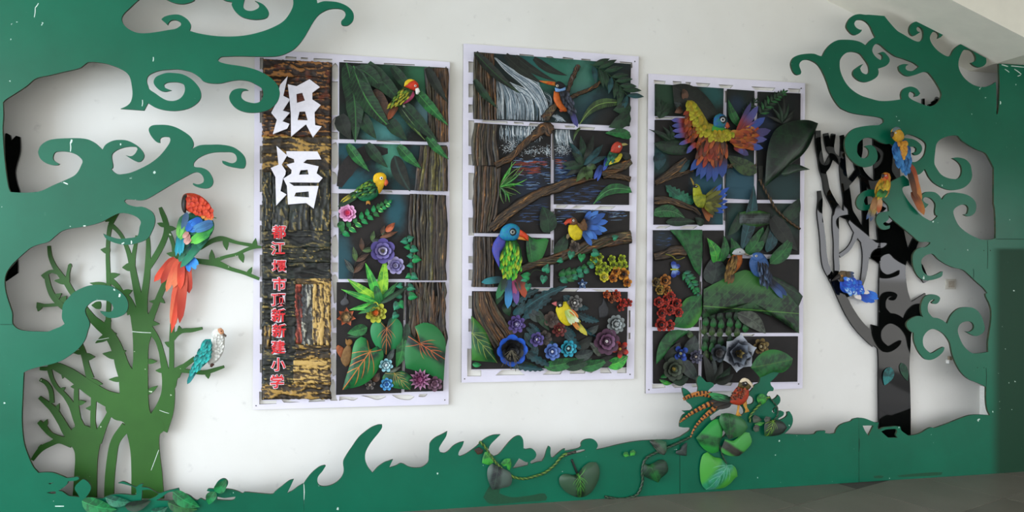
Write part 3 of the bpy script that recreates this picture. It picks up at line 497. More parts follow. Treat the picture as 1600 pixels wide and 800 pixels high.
def leafp(label, outline, base, tip, d, mat, dome=.012, rim=.004, parent=None, name='paper_leaf', cat='leaf', group=None, ang=55):
    o = obj(name, sheet_mesh(pts(outline) if isinstance(outline, str) else outline, base, tip, d + jit(), dome, 5, 3, rim, ang=ang), mat, parent)
    return tag(o, label, cat if label and not parent else None, group)
def tube_mesh(path, d, rad, lobes=0, twist=0, ns=8, sub=6):
    """a rope or stem along photo points (u, v[, extra depth]); rad in metres; lobes > 0 makes twisted strands"""
    c = smooth([(p[0], p[1]) for p in path], closed=False, sub=sub, ang=170); pt = [Q(x, y, d) for x, y in c]; V, Fc, A = [], [], []
    s = 0
    for i, p in enumerate(pt):
        a = pt[max(0, i - 1)]; b = pt[min(len(pt) - 1, i + 1)]; tg = (b - a).normalized(); s += (p - pt[i - 1]).length if i else 0
        nx = tg.cross(Vector((0, -1, 0))).normalized(); ny = nx.cross(tg)
        rr = rad(i / (len(pt) - 1)) if callable(rad) else rad
        for k in range(ns):
            th = 2 * math.pi * k / ns; lob = abs(math.cos(lobes * .5 * (th + twist * s))) if lobes else 1
            r_ = rr * (.55 + .45 * lob); V.append(p + nx * math.cos(th) * r_ + ny * math.sin(th) * r_); A.append(lob if lobes else .5)
    for i in range(len(pt) - 1):
        for k in range(ns): Fc.append((i * ns + k, i * ns + (k + 1) % ns, (i + 1) * ns + (k + 1) % ns, (i + 1) * ns + k))
    Fc.append(tuple(range(ns))[::-1]); Fc.append(tuple((len(pt) - 1) * ns + k for k in range(ns)))
    me = mesh_from(V, Fc, None, True, A)
    b = bmesh.new(); b.from_mesh(me); bmesh.ops.recalc_face_normals(b, faces=b.faces); b.to_mesh(me); b.free(); return me
def m_ridge(lo, mi, hi, alt=None, s1=.35, s2=.72, rough=.5):
    """crumpled paper painted dark and dry-brushed lighter on the ridges"""
    k = ('ridge', lo, mi, hi, alt, s1, s2, rough)
    if k in MATS: return MATS[k]
    m, t, b = newmat('dry_brushed_paper_' + mi); a = N(t, 'ShaderNodeAttribute', attribute_name='ridge')
    p, _ = world_xyz(t); nz = noise_tex(t, 45, 4, p); big = noise_tex(t, 7, 3, p)
    f = mth(t, 'ADD', a.outputs['Fac'], mth(t, 'MULTIPLY', mth(t, 'SUBTRACT', nz, .5), .5))
    f = mth(t, 'ADD', f, mth(t, 'MULTIPLY', mth(t, 'SUBTRACT', big, .5), .4))
    c = ramp(t, f, [(s1 - .2, rgb(lo)), (s1 + .1, rgb(mi)), (s2 - .1, rgb(mi)), (min(1, s2 + .1), rgb(hi))])
    if alt: c = mixc(t, mth(t, 'MULTIPLY', sstep(t, noise_tex(t, 10, 2, p), .52, .66), .75), c, rgb(alt))
    t.links.new(c, b.inputs['Base Color']); b.inputs['Roughness'].default_value = rough; b.inputs['Specular IOR Level'].default_value = .45
    MATS[k] = m; return m
def strip_mesh(cl, d, h=.008, seed=0, nv=6, step=4.0, fold=1.0):
    """one crumpled paper strip along centre points (u, v, width)"""
    c = smooth([(p[0], p[1]) for p in cl], closed=False, sub=8, ang=170); ln = [0]
    for i in range(1, len(c)): ln.append(ln[-1] + math.hypot(c[i][0] - c[i - 1][0], c[i][1] - c[i - 1][1]))
    n = max(3, int(ln[-1] / step)); V, A, Fc = [], [], []; m = nv + 1; k = 0
    for i in range(n + 1):
        s = ln[-1] * i / n
        while k < len(c) - 2 and ln[k + 1] < s: k += 1
        f = (s - ln[k]) / max(1e-6, ln[k + 1] - ln[k]); x = c[k][0] + (c[k + 1][0] - c[k][0]) * f; y = c[k][1] + (c[k + 1][1] - c[k][1]) * f
        tx, ty = c[k + 1][0] - c[k][0], c[k + 1][1] - c[k][1]; l = math.hypot(tx, ty) or 1; nx, ny = -ty / l, tx / l
        q = i / n * (len(cl) - 1); a = int(min(q, len(cl) - 2)); w = cl[a][2] + (cl[a + 1][2] - cl[a][2]) * (q - a)
        w *= 1 + .25 * noise.noise((s * .06, seed * 3.1, .5)); off = 1.2 * noise.noise((s * .05, seed * 1.7, 4.2))
        for j in range(m):
            t_ = j / nv * 2 - 1
            rdg = .5 + .5 * noise.noise((t_ * 2.3 * fold + seed * 9.7, s * .035, seed)) + .35 * noise.noise((t_ * 6 * fold, s * .12, seed + 7.0))
            pr = math.sqrt(max(0, 1 - t_ * t_ * .96)) * (1 - .35 * max(0, noise.noise((t_ * 3.5 + seed, s * .02, 2.5)))); V.append(Q(x + nx * (w / 2 * t_ + off), y + ny * (w / 2 * t_ + off), d, h * pr * (.35 + .9 * rdg) - (.004 if j in (0, nv) else 0)))
            A.append(max(0, min(1, pr * (max(0, rdg) ** 1.6) * 1.15)))
    for i in range(n):
        for j in range(nv): Fc.append((i * m + j, (i + 1) * m + j, (i + 1) * m + j + 1, i * m + j + 1))
    return face_front(mesh_from(V, Fc, None, True, A))
BARK = [m_ridge('120d09', '3c2e20', '7f6240'), m_ridge('15100b', '48351f', '9c7038'), m_ridge('17140e', '443c28', '86754a'), m_ridge('1a1009', '583a1c', 'b47a34')]
def trunk(label, left, right, n, d, mats=BARK, h=.012, seed=1, pieces=1, name='paper_bark_trunk', group=None):
    """bark built of upright crumpled strips between two edges (photo polylines of equal length)"""
    lf, rt = pts(left), pts(right); o = Q((lf[-1][0] + rt[-1][0]) / 2, (lf[-1][1] + rt[-1][1]) / 2, d)
    t = thing(name, o, label, 'bark', group); rr = random.Random(seed); n = int(n * 1.6)
    for layer in range(pieces):
        for i in range(n):
            f = (i + .5) / n + rr.uniform(-.02, .02); cl = []
            for a, b in zip(lf, rt): cl.append((a[0] + (b[0] - a[0]) * f, a[1] + (b[1] - a[1]) * f, math.hypot(b[0] - a[0], b[1] - a[1]) / n * rr.uniform(1.1, 1.9)))
            if pieces > 1:
                y0, y1 = cl[0][1], cl[-1][1]; a = y0 + (y1 - y0) * (layer / pieces - .08) + rr.uniform(-5, 5); b = y0 + (y1 - y0) * ((layer + 1) / pieces + .1) + rr.uniform(-5, 8); w = cl[0][2]
                x0 = cl[0][0]; x1 = cl[-1][0]
                def xx(y): return x0 + (x1 - x0) * (y - y0) / (y1 - y0)
                a = max(a, y0); cl = [(xx(a), a, w * .6), (xx((a + b) / 2) + rr.uniform(-2, 2), (a + b) / 2, w * 1.2), (xx(b), b, w * .25)]
            obj('bark_strip', strip_mesh(cl, d + rr.uniform(0, .006), h * rr.uniform(.5, 1.35), seed * 31 + i + layer * 77), rr.choice(mats), t)
    return t
def branch(label, path, d, n=4, mats=BARK, h=.010, seed=1, turns=1.5, name='paper_branch', cat='branch', group=None):
    """a branch of paper strips wound round each other; path of (u, v, width)"""
    pp = pts(path); o = Q(pp[0][0], pp[0][1], d); t = thing(name, o, label, cat, group); rr = random.Random(seed); n += 2
    c = smooth([(p[0], p[1]) for p in pp], closed=False, sub=4, ang=170)
    for k in range(n):
        cl = []
        for i, (x, y) in enumerate(c):
            f = i / (len(c) - 1); q = f * (len(pp) - 1); a = int(min(q, len(pp) - 2)); w = pp[a][2] + (pp[a + 1][2] - pp[a][2]) * (q - a)
            A_ = c[max(0, i - 1)]; B_ = c[min(len(c) - 1, i + 1)]; tx, ty = B_[0] - A_[0], B_[1] - A_[1]; l = math.hypot(tx, ty) or 1
            off = w * .3 * math.sin(2 * math.pi * (turns * f + k / n)); cl.append((x - ty / l * off, y + tx / l * off, w * rr.uniform(.38, .5)))
        obj('paper_strip', strip_mesh(cl, d + .003 + .004 * k / n, h * rr.uniform(.8, 1.2), seed * 17 + k, 5, 3.0), rr.choice(mats), t)
    return t
def petal_mesh(L, w, shape, cup, curl, nu=6, nv=2):
    V, U, Fc = [], [], []; m = 2 * nv + 1
    for i in range(nu + 1):
        u = 1 - (1 - i / nu) ** 1.7; hw = max(.10 * w if shape == 'petal' else .02 * w, w / 2 * PROF[shape](u))
        for j in range(m):
            y = (j - nv) / nv; V.append((hw * y, -(cup * abs(y) ** 1.6 * L * math.sin(math.pi * min(1, u + .1)) + curl * L * u * u), u * L)); U.append((u, .5 + .5 * y))
    for i in range(nu):
        for j in range(m - 1): Fc.append((i * m + j, i * m + j + 1, (i + 1) * m + j + 1, (i + 1) * m + j))
    return mesh_from(V, Fc, U)
PETM = {}
def flower(label, c, r, layers, centre, d, shape='petal', rot=0, group=None, name='paper_flower', cr=.22, stamens=None):
    """layers: (petals, radius share, width share, inner colour, outer colour, tilt degrees)"""
    o = Q(c[0], c[1], d + jit()); px = (P(c[0] + 1, c[1], d) - P(c[0], c[1], d)).length
    t = thing(name, o, label, 'flower', group)
    for li, (n, rs, ws, c1, c2, tilt) in enumerate(layers):
        L = r * rs * px; me = petal_mesh(L, L * ws, shape, .16, .12); me.materials.append(featmat(c1, c2, .66, .6, .35))
        for k in range(n):
            p = bpy.data.objects.new('petal', me); COL.objects.link(p); p.parent = t
            p.location = (0, -.002 - li * .005, 0)
            p.rotation_mode = 'QUATERNION'
            a = 2 * math.pi * (k + .5 * li) / n + math.radians(rot) + R.uniform(-.06, .06)
            p.rotation_quaternion = (Matrix.Rotation(a, 3, 'Y') @ Matrix.Rotation(math.radians(tilt + R.uniform(-5, 5)), 3, 'X')).to_quaternion()
    b = bmesh.new(); bmesh.ops.create_uvsphere(b, u_segments=10, v_segments=6, radius=r * cr * px)
    for v in b.verts: v.co.y *= .6
    bmesh.ops.translate(b, vec=Vector(o) + Vector((0, -.004 - .005 * len(layers), 0)), verts=b.verts)
    ce = obj('flower_centre', b, paint(centre, .7, .45, 220), t)
    if stamens:
        n, ln, col, hang = stamens
        for k in range(n):
            a = R.uniform(0, 6.28); e = R.uniform(.5, 1) * ln; x, y = c[0] + math.cos(a) * e, c[1] + math.sin(a) * e * .8 + hang * R.uniform(.6, 1)
            obj('stamen', tube_mesh([(c[0], c[1]), ((c[0] + x) / 2 + R.uniform(-2, 2), (c[1] + y) / 2 - 1), (x, y)], d + .040, .0016, ns=5, sub=3), paint(col, .7), t)
    return t
def pinnate(label, path, n, ln, w, d, mats, ang=55, name='paper_fern_sprig', cat='sprig', shape='lance', stem='2c4a22', taper=.55, term=True, group=None, lift=.006, sides=(1, -1)):
    """a sprig: stem and paired leaflets, every leaflet an object of its own"""
    pp = pts(path); c = smooth(pp, closed=False, sub=6, ang=170); t = thing(name, Q(pp[0][0], pp[0][1], d), label, cat, group)
    obj('stem', tube_mesh(pp, d + .003, .0022, ns=6), paint(stem, .6), t)
    for k in range(n):
        f = (k + .6) / n; i = min(len(c) - 2, int(f * (len(c) - 1))); x, y = c[i]; tx, ty = c[i + 1][0] - x, c[i + 1][1] - y; a0 = math.atan2(ty, tx)
        l = ln * (1 - (1 - taper) * f) * R.uniform(.88, 1.1)
        for s in sides:
            a = a0 + s * math.radians(ang + R.uniform(-6, 6)); o = obj('leaflet', leaf_mesh((x, y), (x + math.cos(a) * l, y + math.sin(a) * l), w * (.6 + .4 * l / ln), d + .003 + jit(), shape, 0, .002, lift, 8, 2), R.choice(mats), t)
    if term:
        a = math.atan2(c[-1][1] - c[-3][1], c[-1][0] - c[-3][0]); obj('leaflet', leaf_mesh(c[-1], (c[-1][0] + math.cos(a) * ln * taper, c[-1][1] + math.sin(a) * ln * taper), w * .7, d + .004, shape, 0, .002, lift, 8, 2), mats[0], t)
    return t
def tuft(label, base, tips, w, d, mats, shape='blade', cat='plant', name='paper_plant', lift=.012, bow=0, spread=0, group=None):
    """blades growing from one point, every blade an object of its own"""
    t = thing(name, Q(base[0], base[1], d), label, cat, group)
    for k, tp in enumerate(tips):
        ww = tp[2] if len(tp) > 2 else w; b = (base[0] + (tp[0] - base[0]) * spread, base[1] + (tp[1] - base[1]) * spread)
        obj('blade', leaf_mesh(b, tp[:2], ww, d + .001 + .002 * k + jit(), shape, bow * (1 if k % 2 else -1), .003, lift, 12, 3), mats[k % len(mats)], t)
    return t
def ivy(label, path, leaves, d, mats, stem='2b3d22', name='paper_ivy_strand', rad=.0022, group=None):
    """thin vine with heart leaves: (u, v, size, direction degrees)"""
    pp = pts(path); t = thing(name, Q(pp[0][0], pp[0][1], d), label, 'vine', group); obj('stem', tube_mesh(pp, d + .004, rad, ns=6), paint(stem, .6), t)
    for k, (x, y, s, a) in enumerate(leaves): obj('leaf', heart_mesh(x, y, s, a, d + .006 + jit()), mats[k % len(mats)], t)
    return t
def heart_mesh(x, y, s, a, d, dome=.008, rim=.003):
    """heart leaf of length s whose stalk end is at (x, y) and whose tip points along a degrees"""
    r = math.radians(a); ca, sa = math.cos(r), math.sin(r); o = [(0, 0, 1), (-.14, .2), (-.06, .42), (.2, .5), (.55, .36), (.85, .12), (1.02, 0, 1), (.85, -.12), (.55, -.36), (.2, -.5), (-.06, -.42), (-.14, -.2)]
    q = [(x + (p[0] * ca - p[1] * sa) * s, y + (p[0] * sa + p[1] * ca) * s, *p[2:]) for p in o]
    return sheet_mesh(q, (x, y), (x + ca * s, y + sa * s), d, dome, 4, 3, rim, c=(x + .38 * s * ca, y + .38 * s * sa))
# birds
def part(parent, name, outline, d, h, mat, ang=55, label=None):
    """padded part of a bird cut to an outline"""
    o = pts(outline) if isinstance(outline, str) else outline; ys = [p[1] for p in o]; b = (sum(p[0] for p in o) / len(o), min(ys)); tp = (b[0] + .01, max(ys))
    return tag(obj(name, sheet_mesh(o, b, tp, d + jit() * .3, h, 5, 3, 0, ang=ang), mat, parent), label)
def feathers(parent, lst, d, mats, w=None, lift=.005, dd=.0012, shape='feather', name='feather', d1=.004):
    """lst: (base u, v, tip u, v[, width]); later ones lie on top"""
    for k, f in enumerate(lst):
        m = mats[k % len(mats)] if isinstance(mats, (list, tuple)) else mats; ww = f[4] if len(f) > 4 else w
        obj(name, leaf_mesh((f[0], f[1]), (f[2], f[3]), ww, d + dd * k, shape, R.uniform(-.06, .06) * ww, .002, lift, 7, 2, d + dd * k + d1), m, parent)
def eye(parent, u, v, r, d, white='e8e6dc', iris='15130f', ring=None):
    px = .004
    if ring: part(parent, 'eye_ring', [(u + math.cos(k * .7854) * r * 1.7, v + math.sin(k * .7854) * r * 1.7) for k in range(8)], d, .003, paint(ring, .5, .1), 200)
    part(parent, 'eye', [(u + math.cos(k * .7854) * r, v + math.sin(k * .7854) * r) for k in range(8)], d + .003, .004, paint(white, .3, .05), 200)
    part(parent, 'pupil', [(u + math.cos(k * .7854) * r * .5, v + math.sin(k * .7854) * r * .5) for k in range(8)], d + .0065, .002, paint(iris, .2, .05), 200)
def feather_field(poly, n, ln, w, ang, rr, spread=10, rowdir=1):
    """feathers inside a polygon, ordered so that the upper rows cover the lower ones"""
    o = [(p[0], p[1]) for p in (pts(poly) if isinstance(poly, str) else poly)]; xs = [p[0] for p in o]; ys = [p[1] for p in o]; res = []
    def inside(x, y):
        c = False; j = len(o) - 1
        for i in range(len(o)):
            if (o[i][1] > y) != (o[j][1] > y) and x < (o[j][0] - o[i][0]) * (y - o[i][1]) / (o[j][1] - o[i][1]) + o[i][0]: c = not c
            j = i
        return c
    tries = 0; got = []
    gap = math.sqrt((max(xs) - min(xs)) * (max(ys) - min(ys)) / n) * .62
    while len(got) < n and tries < 4000:
        tries += 1; x, y = rr.uniform(min(xs), max(xs)), rr.uniform(min(ys), max(ys))
        if inside(x, y) and all(math.hypot(x - g[0], y - g[1]) > gap for g in got): got.append((x, y))
    a0 = math.radians(ang); got.sort(key=lambda g: -(g[0] * math.cos(a0) + g[1] * math.sin(a0)))
    for x, y in got:
        a = a0 + math.radians(rr.uniform(-spread, spread)); l = ln * rr.uniform(.85, 1.15); res.append((x, y, x + math.cos(a) * l, y + math.sin(a) * l, w * rr.uniform(.85, 1.15)))
    return res
# ---------------- the three picture panels ----------------
FB, CV = .022, .036                       # front of the white fretwork board, front of the dark picture tiles
WB = [paint('ddd9e6', .55, .03, 5), paint('b9b4ae', .7, .05)]
def m_canvas(name, base, blobs, var='1a1716'):
    m, t, b = newmat(name); p, s = world_xyz(t); nz = noise_tex(t, 9, 4, p); n2 = noise_tex(t, 50, 3, p)
    c = mixc(t, sstep(t, nz, .35, .7), tuple(x * .62 for x in rgb(base)[:3]) + (1,), tuple(x * .62 for x in rgb(var)[:3]) + (1,))
    for (u, v, rx, ry, col, amt) in blobs:
        w = P(u, v, CV); px = (P(u + 1, v, CV) - w).length
        dx = mth(t, 'DIVIDE', mth(t, 'SUBTRACT', s[0], w.x), rx * px); dz = mth(t, 'DIVIDE', mth(t, 'SUBTRACT', s[2], w.z), ry * px)
        r = mth(t, 'SQRT', mth(t, 'ADD', mth(t, 'MULTIPLY', dx, dx), mth(t, 'MULTIPLY', dz, dz)))
        r = mth(t, 'ADD', r, mth(t, 'MULTIPLY', mth(t, 'SUBTRACT', nz, .5), .5)); r = mth(t, 'ADD', r, mth(t, 'MULTIPLY', mth(t, 'SUBTRACT', n2, .5), .25))
        f = mth(t, 'MULTIPLY', mth(t, 'SUBTRACT', 1, sstep(t, r, .25, 1.0)), amt); c = mixc(t, f, c, rgb(col))
    t.links.new(c, b.inputs['Base Color']); b.inputs['Roughness'].default_value = .6; b.inputs['Specular IOR Level'].default_value = .3
    return m
def panel(label, quad, holes, tiles):
    t = thing('art_panel', Q(quad[2][0] * .5 + quad[3][0] * .5, quad[2][1] * .5 + quad[3][1] * .5, FB), label, 'wall panel')
    ms = flat_mesh([quad] + holes, FB, FB - .001); ms.materials.clear(); fo = obj('fretwork_board', ms, WB, t)
    for p in fo.data.polygons: p.material_index = 0 if p.normal.y < -.5 else 1
    out = []
    for k, (q, base, blobs) in enumerate(tiles):
        out.append(obj('picture_tile', flat_mesh([q], CV, CV - FB - .0005), m_canvas('picture_paint_%s' % k, base, blobs), t))
    x0, y0 = quad[3]; x1, y1 = quad[2]
    for (u, v) in ((x0 + 5, y0 - 6), (x1 - 6, y1 - 7), (quad[1][0] - 6, quad[1][1] + 8)):
        obj('screw_head', flat_mesh([[(u + math.cos(a) * 1.1, v + math.sin(a) * 1.1) for a in (0, 1.05, 2.1, 3.14, 4.19, 5.24)]], FB + .002, .003), paint('4a4844', .4, .1), t)
    return t, out
def rect(x0, y0, x1, y1, sk=0): return [(x0, y0), (x1, y0 + sk), (x1, y1 + sk), (x0, y1)]
def trap(x0, y0, x1, y1, k=4): return [(x0 + k, y0), (x1 - k, y0 + .5), (x1, y1), (x0, y1)]
h1 = [rect(406, a, 412, b) for a, b in ((90, 108), (142, 164), (170, 192), (228, 255), (265, 300), (320, 345), (352, 382), (398, 432), (440, 465), (472, 515), (538, 552), (562, 582))]
h1 += [smooth(pts(q), sub=3) for q in ("405,612c 410,612 411,626 432,626c 432,631c 405,632c", "440,624 448,623 456,627 470,628 444,629", "485,620c 504,620c 508,627c 482,628c")]
h1 += [[(518.5, a), (528, a + .3), (528, b + .3), (518.5, b)] for a, b in ((127, 180), (206, 218), (302, 330), (410, 425), (520, 546))]
h1 += [smooth(pts(q), sub=3) for q in ("519,104 524,98 528,104 528,122 523,126 519,118", "519,190 524,182 528,186 528,200 522,205", "519,226 525,222 528,230 528,256 523,264 519,258", "519,268 524,270 528,280 524,288 519,288", "519,340 525,336 528,345 528,356 522,354", "519,372 525,366 528,378 528,398 523,403 519,396", "519,432 524,428 528,436 528,470 522,474", "518,482 523,480 526,490 526,510 521,513", "517,556 523,552 525,562 525,585 520,588", "516,596 521,592 524,600 525,620 528,626c 516,626c")]
h1 += [smooth(pts(q), sub=3) for q in ("530,619.5c 545,620 560,622 552,626 540,624 530,626", "563,618c 600,617.5c 604,620 590,625 576,621", "612,617c 640,616.5c 648,620 640,625 622,623", "655,616c 668,615.5c 664,620 654,620")]
h1 += [rect(446, 88, 463, 92, 1), rect(470, 89.5, 481, 92.5, .5), rect(490, 91, 519, 95, 1), rect(537, 94, 566, 96, 1.5), rect(600, 98.5, 648, 100.5, 2)]
h1 += [[(590, 219), (626, 221.5), (624, 223.5), (588, 221)], [(600, 297.5), (604, 300.5), (613, 301), (612, 298)], [(566, 437), (590, 437), (596, 440), (572, 440)], [(628, 447), (634, 447), (633, 500), (628, 500)], [(627, 520), (632, 520), (631, 600), (627, 600)]]
tiles1 = [
 ([(530, 97), (699, 106), (698, 222), (530, 217)], '15291f', [(655, 125, 45, 45, '2f6b4a', .8), (600, 195, 55, 40, '4f8f8c', .9), (665, 175, 22, 40, '6f9aa0', .8), (605, 115, 26, 26, '2c5a46', .6)]),
 ([(529, 223.5), (698, 227), (697, 298), (529, 295)], '17444a', [(610, 245, 28, 40, '4f9a80', .8), (560, 300, 50, 45, '1d5560', .8), (545, 235, 26, 22, '1b4f5a', .7)]),
 ([(529, 302), (697, 305), (696, 436), (529, 436)], '2c2724', [(618, 325, 22, 55, '1f5560', .8), (532, 410, 26, 70, '25525c', .75), (660, 300, 60, 30, '2a2826', .6)]),
 ([(526, 441), (632, 441), (627, 614), (525, 617)], '2a2523', []), ([(635, 441), (696, 441), (692.5, 611), (632, 612.5)], '2a2523', [])]
P1, T1 = panel('white fretwork panel at the left with the two big white characters and the parrot pictures', [(398, 76), (703, 97), (701, 632), (395, 640)], h1, tiles1)
h2 = [trap(732, a, 741, b, 0) for a, b in ((96, 113), (131, 152), (163, 176), (188, 228), (241, 258), (270, 312), (340, 368), (400, 411), (421, 438), (462, 482), (498, 518))]
h2 += [pts(q) for q in ("811,84 834,86 833,91 814,90", "853,88 862,88 868,92 856,92", "880,89 896,91 895,94.5 878,93.5", "908,91.5 923,92.5 922,97 909,96", "938,94 950,95 958,98.5 940,98", "968,96 988,97.5 988,106 985,106 985,101 970,100", "730,545 737,545 737,578 752,578 752,588 730,588", "784,578 810,577.5 820,586 774,586.5", "858,577 880,576.5 876,585 848,585.5", "892,576.5 916,576 914,583.5 890,584", "919,577 925,576.5 928,580 924,583 919,582", "938,575.5 950,575.5 956,583 938,583", "965,575 979,574.5 979,583 964,583",
  "755,186.6 793,189.6 793,193 753,190.5", "803,190.4 818,191.5 818,194.5 803,193.5", "828,192 862,195 862,198.5 826,196", "882,196 899,197 897,200 884,199.5", "905,197.5 930,199 928,203 903,201.5", "870,320 888,321 882,325 868,325", "900,321 914,321.5 905,325.5 892,325.5", "938,322 962,322.5 955,327 930,326.5",
  "862.5,204 865,204 865,250 862.5,250", "862.5,330 865.5,330 865,350 862.5,350", "861.5,375 864.5,375 864,395 861.5,395", "982,485 985,485 985,511 982,511", "981.5,520 985,520 985,530 981.5,530", "833,449.5 860,450.5 858,455 830,454.5", "866,451 905,451.5 900,456 880,456", "925,452 955,452.5 960,456 935,456")]
tiles2 = [
 ([(741, 81), (986, 100), (984, 197), (741, 185.5)], '1a3434', [(880, 115, 90, 40, '2c6a56', .85), (905, 130, 30, 50, '4a7a6c', .6), (830, 100, 40, 26, '1f5a58', .7), (915, 165, 40, 40, '2a4a52', .7), (950, 185, 40, 30, '1e1b19', .8), (800, 185, 40, 60, '23292c', .8)]),
 ([(743, 192), (861, 199), (860, 365.5), (740, 364)], '241f1d', [(815, 205, 45, 30, '3c4a50', .8), (830, 300, 40, 40, '1e2a3c', .7)]),
 ([(866, 201), (984, 206), (983, 320), (866, 319)], '262120', [(880, 215, 26, 26, '39464a', .8), (880, 270, 30, 50, '1e2a3c', .7)]),
 ([(867, 326), (984, 330), (982, 450), (865, 450)], '28231f', []), ([(741, 369), (860.5, 372), (859.5, 449), (739, 448.5)], '241f1d', []),
 ([(738, 455), (981, 456), (979, 574), (737, 577)], '26211e', [])]
P2, T2 = panel('white fretwork panel in the middle with the waterfall and the big green parrot', [(724, 68), (998, 88), (990.5, 592), (721, 598)], h2, tiles2)
h3 = [pts(q) for q in ("1021.5,125 1040,126.5 1039,131.5 1022,130.5", "1051,126.5 1065,127.5 1065,132.5 1052,131.5", "1071,128 1080,128.5 1078,133 1073,133", "1087,129 1110,130.5 1106,135.5 1090,134.5", "1123,132 1146,133 1142,138 1126,137", "1174,135 1212,137 1208,142 1180,140.5", "1231,138 1251,139 1250,145 1234,144",
  "1019,600 1038,600 1040,606 1019,607", "1048,600.5 1065,600 1068,605 1054,606", "1080,600 1096,600 1098,604 1082,605", "1118,598.5 1145,598 1142,603 1128,602", "1165,597 1178,597 1174,601 1166,601", "1132.5,142 1136,142 1136,160 1132.5,160", "1131.5,262 1134.5,262 1134.5,300 1131.5,300", "1130.5,320 1133,320 1133,345 1130.5,345", "1180.5,215 1183,215 1183,260 1180.5,260", "1024,183 1060,183.5 1060,186 1024,186", "1030,353 1048,353 1040,357 1024,357", "1068,353.5 1090,353.5 1084,357.5 1062,357.5", "1093,440 1096,440 1095.5,470 1093,470", "1092.5,500 1096,500 1096,545 1092.5,545", "1105,521.5 1128,521.5 1126,525 1104,525", "1150,522 1180,522 1176,525 1148,525", "1200,401 1225,401 1222,403.5 1198,403.5")]
tiles3 = [
 ([(1024, 131), (1131, 138), (1130, 182), (1024, 181)], '17281f', [(1112, 148, 30, 26, '1c4a48', .9), (1036, 150, 22, 50, '1f3d28', .8)]),
 ([(1137, 139), (1179, 142), (1178, 312), (1135, 310)], '142420', [(1157, 290, 40, 50, '2a4e5c', .9), (1150, 165, 18, 20, '16283a', .8)]),
 ([(1185, 143), (1251, 146), (1250, 312), (1184, 312)], '131a18', [(1225, 290, 50, 40, '233c3c', .8), (1195, 200, 20, 40, '18263c', .7)]),
 ([(1024, 187), (1130, 188), (1129.5, 351), (1022, 351)], '221e1b', [(1110, 290, 40, 50, '1f4a58', .9), (1125, 340, 20, 30, '1f4a52', .8), (1030, 250, 20, 30, '1f4a46', .7)]),
 ([(1135, 317), (1250, 318), (1249, 398), (1134, 397)], '25231f', [(1230, 345, 35, 40, '2a4038', .8), (1150, 345, 22, 50, '22403c', .8)]),
 ([(1099, 360), (1131, 360), (1131, 403), (1249, 405), (1248, 520), (1098, 520)], '25211e', []),
 ([(1021, 359.5), (1095, 360), (1092, 511), (1020, 511)], '282320', [(1035, 372, 26, 20, '222c32', .8)]), ([(1021, 517), (1092, 517), (1091, 599), (1021, 599.5)], '26221f', []), ([(1098.5, 526), (1247, 525.5), (1246, 596.5), (1097, 598.5)], '26221f', [(1235, 560, 16, 40, '1c1a1a', .6)])]
P3, T3 = panel('white fretwork panel at the right with the flying rainbow bird and the banana leaves', [(1013, 115), (1258, 130), (1254, 607), (1009, 615)], h3, tiles3)
# ---- signboard of crumpled bark paper (panel 1) ----
def crumple(parent, quad, d, amp, mats, along='h', seed=0, step=1.35, freq=1.0, edge=2.2):
    amp *= 1.0
    """sheet of crumpled paper filling a photo quad (tl, tr, br, bl)"""
    tl, tr, br, bl = quad; w = math.hypot(tr[0] - tl[0], tr[1] - tl[1]); h = math.hypot(bl[0] - tl[0], bl[1] - tl[1]); nx, ny = max(4, int(w / step)), max(4, int(h / step)); V, A, Fc = [], [], []
    for j in range(ny + 1):
        g = j / ny
        for i in range(nx + 1):
            f = i / nx; x = (tl[0] + (tr[0] - tl[0]) * f) * (1 - g) + (bl[0] + (br[0] - bl[0]) * f) * g; y = (tl[1] + (tr[1] - tl[1]) * f) * (1 - g) + (bl[1] + (br[1] - bl[1]) * f) * g
            a, b = (x, y) if along == 'h' else (y, x)
            wob = 5 * noise.noise((a * .05, b * .05, seed + 2.0)); q = (b + wob) * .15 * freq; r1 = 1 - abs(noise.noise((a * .018, q, seed)) * 2.2); r2 = 1 - abs(noise.noise((a * .075, q * 2.6, seed + 5.0)) * 2.2); r3 = 1 - abs(noise.noise((a * .16 + b * .1, b * .2 - a * .08, seed + 9.0)) * 2.2)
            big = noise.noise((a * .01, b * .045, seed + 20.0)); hh = .6 * max(0, r1) ** 1.5 + .36 * max(0, r2) + .16 * max(0, r3) + .55 * big
            e = edge if i in (0, nx) or j in (0, ny) else 0
            V.append(Q(x + e * noise.noise((y * .2, seed, 1.0)), y + e * noise.noise((x * .2, seed, 3.0)), d, -.006 if e else amp * hh)); A.append(max(0, min(1, .08 + .62 * max(0, r1) ** 2.2 + .3 * max(0, r2) ** 2 + .3 * max(0, r3) ** 3 + .15 * big)))
    m = nx + 1
    for j in range(ny):
        for i in range(nx): Fc.append((j * m + i, (j + 1) * m + i, (j + 1) * m + i + 1, j * m + i + 1))
    return obj('crumpled_paper', face_front(mesh_from(V, Fc, None, True, A)), mats, parent)
sb = thing('bark_signboard', Q(462, 625, FB), 'tall signboard of crumpled bark-like paper with two big white and ten red characters', 'signboard')
obj('backing_board', flat_mesh([[(411, 92), (519, 98), (515, 621), (409, 625)]], CV, CV - FB - .0005), paint('1a1510', .7, .2), sb)
GO = m_ridge('0a0705', '2c190c', '96642e', '7a3516', .34, .7); GO2 = m_ridge('0d0a06', '3a2c15', 'a8843f', None, .34, .7); DKB = m_ridge('080a0a', '1e211d', '6f6238', '1c2b22', .34, .78); DKG2 = m_ridge('090b08', '22251a', '8f7a40', None, .34, .74); GOLD = m_ridge('100c07', '54401e', 'c3a05a', None, .3, .56); RED = m_ridge('140806', '6a2416', 'b0523c', None, .3, .6); SIL = m_ridge('0c0d0d', '3c3c38', 'aaa694', None, .3, .62)
